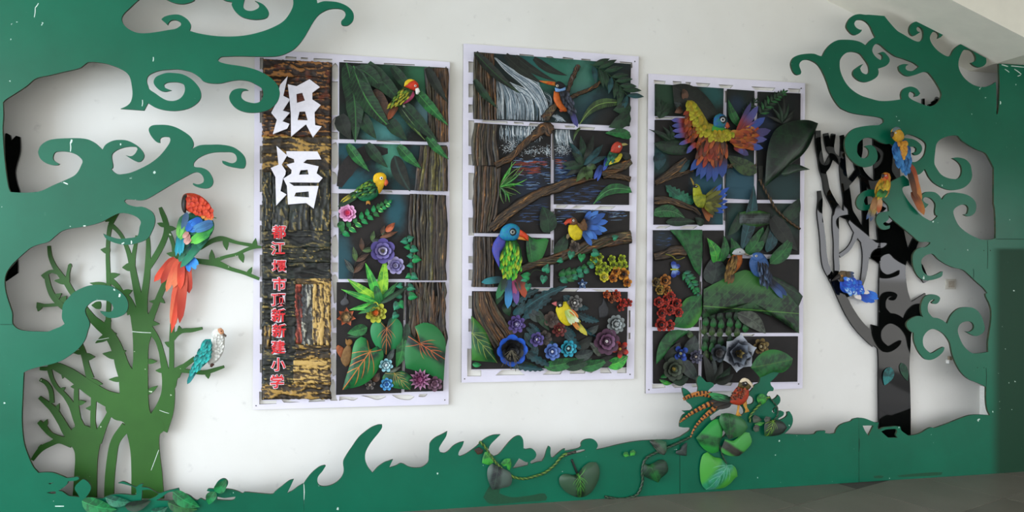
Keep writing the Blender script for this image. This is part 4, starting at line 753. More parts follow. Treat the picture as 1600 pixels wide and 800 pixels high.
S = lambda y0, y1, x0=0, x1=1: [(410 + (518 - 410) * x0, y0), (410 + (517 - 410) * x1, y0), (409 + (517 - 409) * x1, y1), (409 + (517 - 409) * x0, y1)]
for k, (q, amp, mt, al, fr) in enumerate((
  (([(411, 92), (518, 97), (518, 122), (411, 120)]), .014, GO, 'h', 1.0), (S(118, 152), .016, GO, 'h', 1.2), (S(148, 182), .015, GO, 'h', 1.3), (S(180, 214), .016, GO, 'h', 1.1), (S(212, 242), .014, GO2, 'h', .8), (S(239, 270), .014, GO2, 'h', .9),
  (S(266, 362, 0, .16), .018, DKG2, 'v', 1.4), (S(266, 362, .14, .4), .016, DKB, 'v', 1.1), (S(266, 362, .36, .7), .016, DKB, 'v', 1.0), (S(264, 362, .68, 1), .018, DKG2, 'v', 1.2),
  (S(358, 388), .015, DKB, 'h', .8), (S(385, 412), .017, DKG2, 'h', 1.0), (S(409, 438), .016, DKB, 'h', .9), (S(434, 446, .4, 1), .014, GOLD, 'h', 1.0), (S(436, 478, 0, .5), .016, DKB, 'h', 1.0), (S(443, 538, .46, .6), .017, RED, 'v', 1.3), (S(443, 540, .56, .76), .018, SIL, 'v', 1.0), (S(443, 540, .72, 1), .018, GOLD, 'v', 1.3),
  (S(474, 512, 0, .5), .016, DKG2, 'h', 1.1), (S(508, 546, 0, .14), .02, GO2, 'v', 1.5), (S(508, 546, .12, .5), .014, DKB, 'v', 1.0), (S(538, 572, 0, .5), .015, DKB, 'h', 1.4), (S(536, 562, .46, 1), .015, GO2, 'h', 1.8), (S(560, 600, .44, 1), .015, GOLD, 'h', 2.0), (S(570, 604, 0, .48), .014, DKG2, 'h', 1.5), (S(598, 624), .018, GO2, 'h', 1.2))):
    crumple(sb, q, CV + .002 + .0012 * (k % 3), amp, mt, al, k * 3.3, 1.9, fr)
def zc(x0, y0, k): return lambda s: [(x0 + float(a.split(',')[0]) / k, y0 + float(a.split(',')[1]) / k) for a in s.split()]
WH = paint('e9e6ee', .5, .03); z = zc(390, 80, 5.714)
c1 = thing('big_white_character', Q(463, 210, CV), 'upper big white cut-out character of the signboard', 'character')
obj('left_radical', flat_mesh([z('340,222 300,398 354,425 354,440 295,530 358,548 293,625 355,648 335,690 207,740 243,612 193,550 250,440 240,437 272,300')], CV + .034, .010), WH, c1)
obj('right_element', flat_mesh([z('340,295 420,312 535,250 628,320 560,370 560,430 635,480 580,545 585,660 643,670 565,770 503,652 370,762 368,560 357,430'), z('418,382 470,370 493,440 422,462'), z('445,540 495,537 518,617 428,615')], CV + .034, .010), WH, c1)
z = zc(390, 210, 5.714)
c2 = thing('big_white_character', Q(463, 322, CV), 'lower big white cut-out character of the signboard', 'character')
obj('left_radical', flat_mesh([z('240,103 335,187 287,270 323,325 318,360 298,392 275,505 330,535 237,635 230,380 188,300 258,270')], CV + .034, .010), WH, c2)
obj('right_element', flat_mesh([z('328,150 605,152 640,222 510,225 478,253 617,285 598,347 652,388 617,430 350,428 395,460 615,460 572,662 505,612 343,625 333,460 301,395 372,350 375,318 328,270 400,250 395,220 345,200 330,185'), z('455,320 517,315 527,358 440,360'), z('412,520 527,508 530,562 398,553')], CV + .034, .010), WH, c2)
RD = paint('d3262c', .5, .08)
def glyph(name, ch, u, v, size, off, d, mat, parent):
    cu = bpy.data.curves.new('glyph', 'FONT'); cu.body = ch; cu.size = 1; cu.align_x = 'CENTER'; cu.align_y = 'CENTER'; cu.offset = off; cu.extrude = .03; cu.resolution_u = 3
    o = bpy.data.objects.new('glyph', cu); COL.objects.link(o); bpy.context.view_layer.update()
    me = bpy.data.meshes.new_from_object(o.evaluated_get(bpy.context.evaluated_depsgraph_get())); bpy.data.objects.remove(o)
    xs = [q.co.x for q in me.vertices]; ys = [q.co.y for q in me.vertices]; cx, cy = (min(xs) + max(xs)) / 2, (min(ys) + max(ys)) / 2
    px = (P(u + 1, v, d) - P(u, v, d)).length; s = size * px; c = P(u, v, d)
    me.transform(Matrix.Translation(c) @ Matrix.Rotation(math.pi / 2, 4, 'X') @ Matrix.Diagonal((s, s, .1, 1)) @ Matrix.Translation((-cx, -cy, 0)))
    me.materials.clear(); return obj(name, me, mat, parent)
NTH = ('first', 'second', 'third', 'fourth', 'fifth', 'sixth', 'seventh', 'eighth', 'ninth', 'tenth')
for k, (ch, u, v) in enumerate((('都', 436, 362.5), ('江', 434.5, 388), ('堰', 436, 416), ('市', 436.5, 443.5), ('顶', 435, 469), ('新', 434.8, 492.5), ('新', 436, 516.5), ('建', 434.8, 542.5), ('小', 434.8, 569.5), ('学', 433, 596))):
    g = thing('small_red_character', Q(u, v + 11, CV), 'small red character with a white rim, %s from the top of the column of ten' % NTH[k], 'character', 'red characters down the signboard')
    glyph('white_rim', ch, u, v, 22.5, .055, CV + .0295, WH, g); glyph('red_face', ch, u, v, 22.5, .017, CV + .034, RD, g)
# ---- painted strokes ----
def strokes(name, lst, d, cols, parent, kind='stuff'):
    bm = bmesh.new(); V, Fc, mi = [], [], []
    for k, (p, w) in enumerate(lst):
        o = stroke([(a[0], a[1], w * (.35 if i in (0, len(p) - 1) else 1)) for i, a in enumerate(p)], 4); n = len(o) // 2; b = len(V)
        for x, y in o: V.append(Q(x, y, d, .0002 + .000004 * k))
        for i in range(n - 1): Fc.append((b + i, b + i + 1, b + 2 * n - 2 - i, b + 2 * n - 1 - i)); mi.append(k % len(cols))
    me = mesh_from(V, Fc, None, False); o = obj(name, face_front(me), cols, parent); o.data.polygons.foreach_set('material_index', mi)
    return tag(o, None, None, None, kind)
def between(a, b, f, n=5, wob=1.5):
    r = []
    for i in range(n):
        g = i / (n - 1); q = []
        for c in (a, b):
            t_ = g * (len(c) - 1); k = int(min(t_, len(c) - 2)); e = t_ - k; q.append((c[k][0] + (c[k + 1][0] - c[k][0]) * e, c[k][1] + (c[k + 1][1] - c[k][1]) * e))
        r.append((q[0][0] + (q[1][0] - q[0][0]) * f + R.uniform(-wob, wob), q[0][1] + (q[1][1] - q[0][1]) * f + R.uniform(-wob, wob) * .5))
    return r
WAT = [paint('a9b4ba', .6, .15), paint('7c8c96', .6, .15), paint('c6cdd0', .6, .1), paint('4f6270', .6, .15), paint('5e6e78', .6, .15)]
ga, gb_ = [(775, 122), (777, 150), (777, 186)], [(800, 130), (832, 145), (845, 162), (846, 188)]; gc, gd = [(772, 90), (795, 116), (825, 140), (842, 165), (848, 189)], [(774, 91), (805, 112), (838, 128), (852, 150), (860, 176)]
st = [(between(ga, gb_, R.random() ** .9, 5, 1.2), R.uniform(.4, 1.3)) for k in range(120)] + [(between(gc, gd, R.random(), 6, 1.4), R.uniform(.35, .9)) for k in range(60)] + [([(775 + a, 120 + b), (790 + a, 128 + b), (812 + a, 140 + b)], 1.2) for a, b in ((0, 0), (3, 4), (8, 6), (14, 12), (22, 16))]
st += [([(822, 115 + k * 1.5), (838, 124 + k), (846 - k, 140)], .6) for k in range(6)] + [([(850, 143 + k * 2), (860, 150 + k * 2), (863 - k, 166)], .5) for k in range(6)]
strokes('waterfall_paint', st, CV, WAT, T2[0])
st = []
for k in range(80): x = R.uniform(778, 846); st.append(([(x, 196 + R.uniform(0, 6)), (x + R.uniform(-2, 2), 208), (x + R.uniform(-3, 3), R.uniform(212, 224))], R.uniform(.7, 1.8)))
FO = [paint('c6cdd0', .6, .1), paint('a9b4ba', .6, .1), paint('e0e4e4', .6, .05)]
for k in range(620):
    cx, cy, rx, ry = R.choice(((796, 232, 17, 9), (840, 234, 24, 8), (856, 236, 5, 8), (800, 224, 10, 8), (825, 238, 25, 5))); x, y = cx + R.gauss(0, .45) * rx, cy + R.gauss(0, .45) * ry; a = R.uniform(0, 3.1)
    if x < 860: st.append(([(x, y), (x + math.cos(a) * 1.6, y + math.sin(a) * 1.2)], R.uniform(.8, 2.0)))
strokes('foam_paint', st, CV, FO + WAT, T2[1])
st = []
for k in range(34): x = R.uniform(868, 890); st.append(([(x, 203), (x + R.uniform(-1, 2), 214), (x + R.uniform(0, 6), R.uniform(220, 230))], R.uniform(.6, 1.3)))
for k in range(240):
    x, y = 878 + R.gauss(0, .5) * 16, 234 + R.gauss(0, .5) * 8; a = R.uniform(0, 3.1)
    if x > 867: st.append(([(x, y), (x + math.cos(a) * 1.6, y + math.sin(a) * 1.2)], R.uniform(.8, 1.8)))
strokes('foam_paint', st, CV, FO + WAT, T2[2])
st = [([(860 + R.uniform(0, 14), 178 + R.uniform(0, 4)), (868 + R.uniform(-2, 10), 184), (869 + R.uniform(-2, 16), 190)], R.uniform(.5, 1)) for k in range(30)]
strokes('waterfall_paint', st, CV, WAT[:2], T2[0])
RIP = [paint('3c5a88', .6, .15), paint('27406a', .6, .15), paint('7c98b4', .6, .15), paint('1a2c4a', .6, .15)]; ORG = [paint('8a3a24', .6, .15), paint('6a2c20', .6, .15)]
def ripples(boxes, n, cols, tile, wmax=18):
    st = []
    for k in range(n):
        x0, y0, x1, y1 = R.choice(boxes); x, y = R.uniform(x0, x1), R.uniform(y0, y1); l = R.uniform(5, wmax)
        a, b = max(x0, x - l / 2), min(x1, x + l / 2)
        if b - a > 2: st.append(([(a, y), ((a + b) / 2, y + R.uniform(-.8, .8)), (b, y + R.uniform(-.6, .6))], R.uniform(.5, 1.2)))
    strokes('ripple_paint', st, CV, cols, tile)
ripples([(800, 246, 860, 262), (822, 250, 860, 300), (805, 268, 860, 296)], 120, RIP, T2[1]); ripples([(800, 252, 855, 258), (806, 256, 845, 272)], 70, ORG, T2[1], 24); ripples([(812, 318, 858, 348), (805, 335, 850, 352)], 40, RIP[:2] + RIP[3:], T2[1])
ripples([(867, 246, 884, 290), (868, 262, 900, 282)], 70, RIP, T2[2]); ripples([(867, 249, 886, 256), (872, 256, 880, 266)], 26, ORG, T2[2]); ripples([(868, 302, 940, 318), (880, 288, 982, 302)], 60, RIP[:2] + RIP[3:], T2[2], 22)
ripples([(869, 330, 898, 350), (950, 333, 980, 345), (868, 328, 980, 334)], 60, RIP, T2[3]); ripples([(1025, 364, 1050, 385)], 12, RIP[1:2], T3[6], 14)
strokes('painted_branch', [([(530, 292), (540, 268), (556, 248), (578, 238), (606, 236)], 24)], CV, [paint('1f1b1a', .6, .2)], T1[1])
# ---------------- paper plants on the left panel ----------------
L0 = CV + .006
OV = 'c8702c'
trunk('bark of the trunk at the right edge of the top left-panel picture', '664,106 667,165 668,223', '699,107 700,165 699,222', 5, L0, seed=2)
trunk('bark of the trunk at the right of the second left-panel picture, gold at its foot', '658,228 653,262 649,298', '697,229 698,262 697,299', 5, L0, BARK[:3] + [m_ridge('17140a', '57501f', 'a39c4a')] * 2, seed=3)
trunk('tall bark trunk in the middle left-panel picture, yellow-green along its left edge', '641,303 639,350 641,395 640,438', '696,305 698,350 696,395 697,438', 7, L0, BARK[:3] + [m_ridge('17140a', '57501f', 'a39c4a')], seed=4, h=.015)
trunk('shaggy trunk of pointed bark shards beside the two lowest left-panel pictures', '637,441 636,480 640,520', '696,441 698,490 696,545', 7, L0, seed=5, pieces=4, h=.014)
G = 'strap leaves hanging across the top left pictures'
leaf('long dark green banana leaf at the far left of the top left-panel picture', (541, 98), (555, 223), 33, L0 + .010, lm('deep', '3a7a3c', n=16), 'serrate', -6, .008, .02)
leaf('second banana leaf with bright green ribs, bent to the right in the top left picture', (552, 103), (613, 203), 33, L0 + .016, lm('deep', '4c9a44', n=18), 'serrate', 10, .008, .02)
leaf('short dark banana leaf pointing at the parrot from the left', (556, 104), (601, 143), 26, L0 + .020, lm('deep', '3f7a40', n=12), 'ovate', -3, .006, .015)
for k, (lb_, b, t_, w, kk) in enumerate((
  ('dark rolled brown leaf behind the tail of the red-headed parrot', (582, 142), (612, 190), 26, 'brown'), ('dark green strap leaf passing behind the red-headed parrot', (574, 100), (640, 172), 24, 'deep'),
  ('thin dark strap leaf over the upper centre of the top left picture', (612, 104), (652, 150), 16, 'deep'), ('long green strap leaf with a pale tip reaching the right frame below the white beak', (648, 140), (700, 196), 17, 'mid'),
  ('wide green strap leaf below the claws of the red-headed parrot', (625, 160), (684, 222), 23, 'deep'), ('near-black strap leaf crossing the bark in the top right corner of the left panel', (667, 106), (699, 160), 15, 'black'),
  ('dark green strap leaf at the bottom left of the top left picture', (563, 178), (588, 217), 20, 'deep'), ('dark green strap leaf at the bottom centre of the top left picture', (606, 186), (636, 219), 20, 'deep'),
  ('blackish leaf in the bottom left corner of the top left picture', (531, 180), (548, 218), 24, 'black'), ('narrow brown strap leaf between two green ones in the top left-panel picture', (622, 168), (664, 219), 8, 'olive'),
  ('slim green strap leaf at the left of the second picture, tip down', (543, 226), (577, 268), 15, 'mid'), ('broad dark green strap leaf left of the yellow-headed parrot', (573, 225), (606, 262), 17, 'deep'),
  ('green strap leaf with a pale edge right of centre in the second picture', (622, 228), (658, 263), 16, 'mid'), ('green leaf tip crossing the white bar over the bark of the second picture', (667, 214), (701, 249), 13, 'mid'))):
    leaf(lb_, b, t_, w, L0 + .012 + .002 * (k % 5), lm(kk, n=5), 'blade', 2, .004, .016)
leaf('flat painted black feathered leaf in the middle of the second left picture', (616, 243), (641, 299), 24, CV + .001, lm('black', '2a4a44', n=20, mid_w=.02), 'ovate', 3, .0005, .0005)
pinnate('bright green sprig of round leaflets reaching up from the pink flower', [(530, 366), (560, 346), (588, 329), (606, 317)], 9, 15, 8, L0, [lm('emer'), lm('mid'), lm('emer', edge='8fd06a')], 62, shape='ovate')
leaf('round green leaf under the pink flower', (531, 346), (536, 360), 12, L0, lm('mid'), 'ovate'); leaf('dark green leaf at the foot of the bright sprig', (535, 362), (547, 369), 8, L0, lm('emer'), 'ovate')
pinnate('brown and orange sprig of long leaves below the bright green sprig', [(552, 434), (555, 412), (566, 392), (584, 374), (602, 362)], 5, 27, 9, L0, [lm('slate', '7a7460'), lm('rust'), lm('brown', '7c5a3a'), lm('olive')], 40, stem='2c241c', shape='lance')
leaf('orange leaf at the tip of the brown sprig', (603, 362), (617, 348), 10, L0 + .006, leafmat('7a3a20', 'b85a34', 'd8884a'), 'ovate')
leaf('brown-orange leaf lying right of the brown sprig', (594, 371), (621, 362), 8, L0 + .004, lm('rust'), 'lance')
flower('pink peony-like flower at the left edge below the yellow-headed parrot', (543, 333), 15, [(9, 1, .62, 'c05a96', 'f0b8dc', 14), (8, .75, .6, 'a83a78', 'e89cc8', 32), (6, .5, .6, 'c03058', 'd85a80', 50)], 'c83250', L0 + .004)
PUR = [(6, 1, .85, '2a2450', '5a4f8e', 12), (6, .74, .8, '3a3360', '7a70a8', 28), (5, .5, .8, '6a6288', 'b8b2c8', 45)]
flower('large violet flower in the middle left-panel picture', (598, 392), 21, PUR, '4a4638', L0 + .004); flower('smaller pale violet flower right of and below the large violet one', (618, 415), 15, [(7, 1, .75, '4a4270', 'a49cc4', 14), (6, .7, .75, '3a3460', '8078a8', 30), (5, .45, .8, '5a5480', '9c96b8', 48)], '6a6478', L0 + .008)
SP = [lm('lime', 'b8e03c', n=14), lm('bright', '7acb3c', n=14), lm('bright', n=14)]
tuft('spiky bright green plant rising behind the yellow-green flower', (594, 474), [(602, 404, 21), (571, 411, 17), (543, 436, 18), (621, 441, 13), (533, 452, 12), (546, 484, 12), (586, 444, 15), (560, 490, 12), (640, 446, 10)], 16, L0 + .008, [SP[0], SP[1], SP[0], lm('mid', n=12), SP[1], SP[2], lm('mid', n=12), lm('mid', n=10), lm('deep')], 'serrate', lift=.02)
IVY = [lm('jade'), lm('jade', '8fd0a8'), lm('emer')]
ivy('ivy strand hanging down the bark on the right of the left panel', [(641, 366), (632, 374), (640, 384), (644, 400), (645, 418), (641, 434)], [(636, 376, 11, 170), (638, 374, 10, -20), (640, 386, 9, 180), (643, 388, 12, 20), (644, 400, 9, 180), (646, 404, 13, 10), (644, 414, 9, 170), (643, 430, 12, 30), (641, 430, 9, 150)], L0 + .022, IVY)
ivy('ivy strand with heart leaves at the top of the two lowest left pictures', [(630, 446), (627, 462), (622, 480), (620, 496)], [(628, 446, 10, 170), (638, 448, 12, 20), (640, 462, 13, 10), (626, 460, 13, 170), (622, 474, 13, 120), (624, 472, 12, 60), (620, 490, 11, 130)], L0 + .016, IVY)
flower('orange-brown pointed flower at the left edge of the lowest left picture', (541, 495), 16, [(7, 1, .62, '5a4a34', 'b0532c', 14), (6, .7, .62, '8a7a5a', '6a5038', 34), (4, .45, .6, 'b8a684', 'a08a64', 52)], 'b8925a', L0 + .006, 'point')
flower('yellow-green flower with an orange heart in the lowest left picture', (587, 488), 18, [(9, 1, .55, '6a6a1c', 'b4b838', 12), (8, .72, .55, '7a5a1c', '9a9a34', 30), (7, .48, .6, 'c0521c', 'a0642c', 50)], 'd0601e', L0 + .012)
part_r = thing('rabbit_cutout', Q(538, 477, CV), 'small grey rabbit silhouette standing above the orange-brown flower', 'rabbit cutout'); part(part_r, 'body', '537,455c 539,462 540,464 541,455 543,462 542,466 545,470 545,474 541,477 534,477 532,472 535,468 538,465', L0, .004, paint('4a4a4c', .7, .1), 80)
sq = thing('squirrel_cutout', Q(540, 573, CV), 'brown squirrel cut-out at the lower left edge of the left panel', 'squirrel cutout')
part(sq, 'body', '541,541 544,538 548,541 550,550 549,562 545,571 540,573 535,568 532,558 535,548', L0, .006, paint('7a5a34', .7, .2)); part(sq, 'head', '540,529c 542,532 546,530 550,532 551,536 547,540 543,540 540,536', L0 + .002, .005, paint('86602f', .7, .2)); part(sq, 'tail', '533,560 527,551 525,543 528,539 533,541 537,544 536,550', L0 + .001, .005, paint('8a4a28', .7, .25))
leaf('small dark green leaf above the squirrel', (574, 512), (543, 521), 18, L0 + .004, lm('mid', n=8), 'ovate'); leaf('thin dark leaf under the small green one above the squirrel', (573, 522), (543, 526), 7, L0 + .001, lm('deep'), 'lance')
leafp('big heart-shaped leaf with orange veins over the squirrel, tip down at left', '579,546c 590,540 598,548 599,558 593,573 580,592 562,603 535,609c 540,590 548,565 551,545 556,532 564,526 573,530', (578, 548), (535, 609), L0 + .018, leafmat('0a2a1a', '11602f', OV, 4, .6, .07, '1f7a38', mid_w=.009, palm=True), .03, .006)
leafp('big dark heart-shaped leaf with orange veins under the yellow-green flower', '604,511c 596,500 586,501 579,512 580,526 586,539 596,549 604,554c 618,545 627,531 629,514 625,502 615,494 607,499', (604, 512), (603, 554), L0 + .012, leafmat('0c1612', '143a24', OV, 4, .6, .07, '1f7a44', mid_w=.009, palm=True), .026, .008)
leafp('largest heart-shaped leaf with strong orange veins at the lower right of the left panel', '655,534c 640,520 634,536 632,556 634,575 650,579 668,583 685,594 693,594c 695,560 696,535 690,520 678,508 662,504 648,510', (655, 536), (697, 562), L0 + .022, leafmat('081410', '0f3a22', 'd0602a', 4, .6, .07, '1c6a34', mid_w=.009, palm=True), .03, .008)
leafp('green leaf behind the blue flower at the bottom of the left panel', '616,582c 606,578 598,588 598,596 612,605 630,608 641,609c 647,596 640,586 628,579', (616, 583), (641, 609), L0 + .006, leafmat('123a20', '1f6a34', 'c09a4c', 4, .6, .06, palm=True), .015, .004)
leaf('narrow green leaf crossing the gap between the two lowest left pictures', (628, 524), (619, 574), 19, L0 + .010, lm('mid', n=6), 'ovate', -4)
leaf('plain dark heart leaf between the bark and the largest veined leaf', (636, 505), (634, 545), 12, L0 + .006, lm('deep'), 'ovate')
flower('pale teal flower between the two veined leaves', (603, 570), 12, [(7, 1, .6, '1f4a54', '8cc0c8', 16), (6, .68, .6, '2a5a68', 'b8d8dc', 36)], 'd0dcd8', L0 + .026); flower('bright blue flower at the bottom of the left panel', (604, 600), 11, [(7, 1, .62, '16386a', '4a9ad0', 14), (6, .65, .62, '1c4a84', '78b8e0', 36)], '2a5a9a', L0 + .012)
flower('spiky mauve pink flower under the largest veined leaf', (656, 592), 18, [(12, 1, .4, '5a2a48', 'b884a4', 14), (10, .75, .4, '6a3050', 'a86a90', 32), (6, .45, .5, 'b06a94', '8a4a70', 50)], '7a3a60', L0 + .034, 'point'); flower('dull plum flower right of the spiky mauve one', (679, 599), 13, [(6, 1, .7, '3a2630', '6a4a5a', 14), (5, .65, .7, '4a3040', '8a667a', 34)], '5a3a48', L0 + .024)
flower('small dark grey flower at the foot of the first veined leaf', (578, 601), 9, [(5, 1, .7, '24201f', '55504c', 16), (4, .6, .7, '2a2624', '6a645e', 36)], '8a7a6a', L0 + .004); leaf('brown heart leaf beside the small dark grey flower', (584, 596), (593, 582), 11, L0 + .004, lm('brown'), 'ovate')
leaf('grey curled petal-like leaf between teal flower and blue flower', (606, 581), (626, 573), 7, L0 + .01, lm('ash'), 'lance'); leaf('grey-brown feathered leaf above the teal flower', (606, 563), (616, 544), 9, L0 + .02, lm('slate'), 'ovate')
DIM = .85
# ---------------- paper plants on the middle panel ----------------
BD2 = BARK[1:] + [BARK[3]]
trunk('row of upright bark strips left of the waterfall', '742,82 741,120 741,186', '771,85 774,130 776,188', 5, L0, BD2, seed=11, h=.016)
trunk('frayed bark bundle left of the foam at the top of the second row', '742,192 739,225 739,259', '778,195 777,222 782,258', 6, L0 + .008, seed=12, h=.016)
trunk('bark trunk left of the grass tuft', '743,258 741,300 740,364', '781,262 780,310 768,362', 6, L0, seed=13, h=.015)
trunk('dark bark trunk left of the big green parrot', '741,370 740,410 739,448', '770,371 772,410 772,449', 5, L0, BARK[:2] + BARK[:2], seed=14)
trunk('slanting bark roots in the lower left of the bottom middle picture', '740,456 741,490 772,545', '766,456 782,488 805,520', 6, L0, BARK + [BARK[3]], seed=15)
branch('twisted paper branch rising to a frayed end over the foam', '774,259,11 800,244,11 818,226,11 836,211,12 850,200,17 862,204,20', L0 + .012, 4, seed=21, turns=2.5)
branch('long paper branch crossing two pictures below the red water', '768,358,14 790,337,17 818,316,17 845,301,14 868,294,16 895,284,14 930,277,10', L0 + .010, 5, seed=22, turns=1.2)
branch('stub of paper branch at the right frame carrying the red-headed bird', '940,272,10 955,266,15 972,260,16 986,252,10', L0 + .012, 4, seed=23, turns=1); branch('dark reddish paper branch below the red-headed bird', '942,275,9 960,275,10 985,280,9', L0 + .006, 3, [BARK[1]], seed=24)
branch('thick paper branch across the middle under the blue-winged bird', '806,426,10 830,414,13 855,408,14 880,400,18 912,388,20 950,376,20 986,370,20', L0 + .012, 6, seed=25, turns=1.3, h=.014)
branch('thin upright twisted twig behind the kingfisher', '886,146,8 893,125,9 904,102,9', L0 + .004, 3, seed=26, turns=3); branch('thin twisted twig reaching right behind the kingfisher', '890,153,8 905,146,7 925,138,7 938,128,6', L0 + .004, 3, seed=27, turns=3); branch('dark curled paper stub below the kingfisher', '851,186,16 860,174,14 870,162,8', L0 + .008, 3, seed=28)
leaf('long blackish strap leaf crossing from the bark over the waterfall', (743, 83), (812, 146), 15, L0 + .022, lm('black', '2f5a30', edge='2a5a2c'), 'blade', 4, .004, .016); leaf('green strap leaf with a pale edge over the lower bark strips', (741, 125), (777, 169), 12, L0 + .024, lm('deep', edge='3a8a3c'), 'blade', 3, .004, .014)
leaf('painted green strap leaf at the top centre of the waterfall picture', (806, 88), (869, 127), 11, CV + .0012, lm('black', edge='4a8a3a'), 'blade', 4, .0005, .0006); leaf('painted dark strap leaf above the kingfisher beak', (834, 91), (886, 118), 12, CV + .0012, lm('black'), 'blade', 4, .0005, .0006)
leaf('painted dark rock slope right of the falling water', (790, 86), (846, 130), 15, CV + .0008, lm('black'), 'blade', 3, .0004, .0004)
pinnate('dark green palm frond in the top right corner of the middle panel', [(922, 100), (948, 114), (968, 134), (982, 152)], 8, 30, 9, L0 + .008, [lm('deep', '2a6a44'), lm('teal', '2c6a4a'), lm('deep')], 50, 'paper_palm_frond', 'frond', taper=.9, term=False, lift=.01)
leaf('arching yellow-green palm leaf at the right of the waterfall picture', (968, 160), (905, 195), 15, L0 + .002, lm('olive', '9cc060', n=24, edge='6aa050'), 'blade', 13, .002, .008); leaf('pale green arc of the palm leaf below the white bar', (906, 200), (896, 220), 5, L0 + .001, lm('olive'), 'blade', 3)
leaf('dark ragged leaf at the lower right corner of the waterfall picture', (984, 178), (951, 199), 24, L0 + .012, lm('deep', '2c4a30', n=9), 'serrate', -3); leaf('dark serrated leaf at the right frame above the ragged one', (986, 168), (958, 172), 22, L0 + .008, lm('deep', n=9), 'serrate')
tuft('bright green grass tuft at the foot of the left bark trunk', (781, 292), [(806, 252), (815, 257), (812, 270), (823, 280), (813, 303), (800, 306), (796, 316), (787, 318), (805, 292), (800, 252), (810, 262), (818, 264), (818, 290), (806, 304), (790, 315)], 3.2, L0 + .014, [lm('bright', '9cd070'), lm('olive', '9cd070'), lm('mid', '9cd070')], 'blade', bow=3)
tuft('dark green bromeliad in the centre of the middle panel', (912, 258), [(889, 222, 10), (907, 212, 12), (927, 211, 11), (942, 226, 11), (877, 256, 11), (884, 274, 10), (948, 244, 9), (893, 238, 11), (922, 222, 10), (934, 232, 9), (880, 264, 9)], 14, L0 + .014, [lm('teal', '2a4a3c'), lm('deep', '2a4a3a'), lm('black', '24382c')], 'lance', lift=.02)
tuft('four pale olive bracts curling down under the dark bromeliad', (916, 260), [(900, 284, 12), (917, 282, 12), (932, 262, 10), (924, 280, 10)], 10, L0 + .03, [lm('olive', '5a6a44')], 'lance', lift=.02)
leaf('green banana leaf at the right edge behind the red-headed bird', (986, 214), (946, 208), 17, L0 + .006, lm('mid', '2f8a44', n=10), 'serrate', 3); leaf('dark leaf behind the tail of the red-headed bird', (985, 250), (968, 238), 12, L0 + .004, lm('black'), 'ovate')
leaf('green palm leaf arching in the lower right of the second row', (986, 297), (927, 319), 16, L0 + .002, lm('mid', '6ab06a', n=26), 'blade', 12, .002, .006)
leaf('dark green ragged leaf above the parrot beak', (857, 364), (847, 322), 30, L0 + .006, lm('deep', '2c5a3c', n=8), 'serrate', 3); leafp('broad green leaf at the tip of the parrot beak', '824,367c 832,372 840,374 852,372 857,375 852,392 842,410 827,414c 823,398 822,380', (825, 368), (832, 414), L0 + .016, lm('mid', '4aa04a', n=8, edge='2f7a36'), .016)
leaf('blackish leaf left of the branch under the blue-winged bird', (868, 402), (886, 366), 20, L0 + .006, lm('deep', n=6), 'ovate')
pinnate('thick green sprig under the right branch', [(872, 434), (890, 430), (908, 424), (926, 410)], 6, 17, 11, L0 + .006, [lm('jade', '2f6a50'), lm('mid', '2c6a4c')], 50, shape='ovate', lift=.012)
ivy('ivy strand round the branch right of the big parrot', [(824, 446), (828, 430), (836, 422), (848, 424), (858, 430)], [(852, 424, 13, -70), (850, 432, 12, 100), (826, 432, 13, 190), (825, 444, 12, 100), (822, 436, 9, 160)], L0 + .034, IVY)
ivy('ivy leaves dotted along the thick middle branch', [(872, 414), (888, 402), (906, 398), (928, 392), (950, 378), (966, 368)], [(878, 406, 9, 160), (893, 394, 12, 100), (909, 398, 12, 95), (926, 394, 13, 20), (958, 372, 9, -20)], L0 + .034, IVY)
YG = [(5, 1, .8, '5a6a14', 'a8b828', 14), (4, .6, .8, '4a5a14', '8a9a24', 36)]; OR = [(5, 1, .8, '7a3a10', 'c8842a', 14), (4, .6, .8, '5a2c10', 'a8601c', 36)]
for k_, q in enumerate(((927, 404), (936, 402), (955, 405), (971, 404), (934, 412), (942, 415), (958, 414), (974, 414), (938, 422), (947, 421), (935, 424), (966, 414))): flower(('topmost small yellow-green flower at the left end of the blossom cluster', 'second small yellow-green flower along the top left of the blossom cluster', 'yellow-green flower alone at the top centre of the blossom cluster', 'yellow-green flower at the top right of the blossom cluster', 'yellow-green flower left of centre, below the top left pair', 'yellow-green flower directly right of the one below the top left pair', 'yellow-green flower in the very middle of the blossom cluster', 'yellow-green flower above the large orange one', 'yellow-green flower above the round yellow one', 'yellow-green flower right above and right of the round yellow one', 'yellow-green flower at the lower left end of the blossom cluster', 'yellow-green flower half behind the large orange one on its left')[k_], q, 7, YG, '3a4010', L0 + .004 + jit(), group='small yellow-green blossoms', rot=R.uniform(0, 70), cr=.3)
flower('round yellow flower at the lower left of the blossom cluster', (943, 433), 8, [(6, 1, .8, '8a8a1c', 'd8c834', 14), (5, .6, .8, '9a9a50', 'c8b83c', 36)], '8a8450', L0 + .008)
for q, lb_ in (((962, 424), 'small orange-yellow flower in the middle of the blossom cluster'), ((957, 434), 'brown-orange flower at the bottom of the blossom cluster'), ((979, 441), 'orange flower at the lower right corner of the blossom cluster, over the frame')): flower(lb_, q, 8, OR, '2a1a0c', L0 + .006, rot=R.uniform(0, 70))
flower('large orange flower with a dark heart at the right of the blossom cluster', (973, 428), 10, [(5, 1, .85, '4a2a0c', 'd08a24', 14), (4, .6, .8, '1a1208', '6a3a10', 36)], '14100a', L0 + .010)
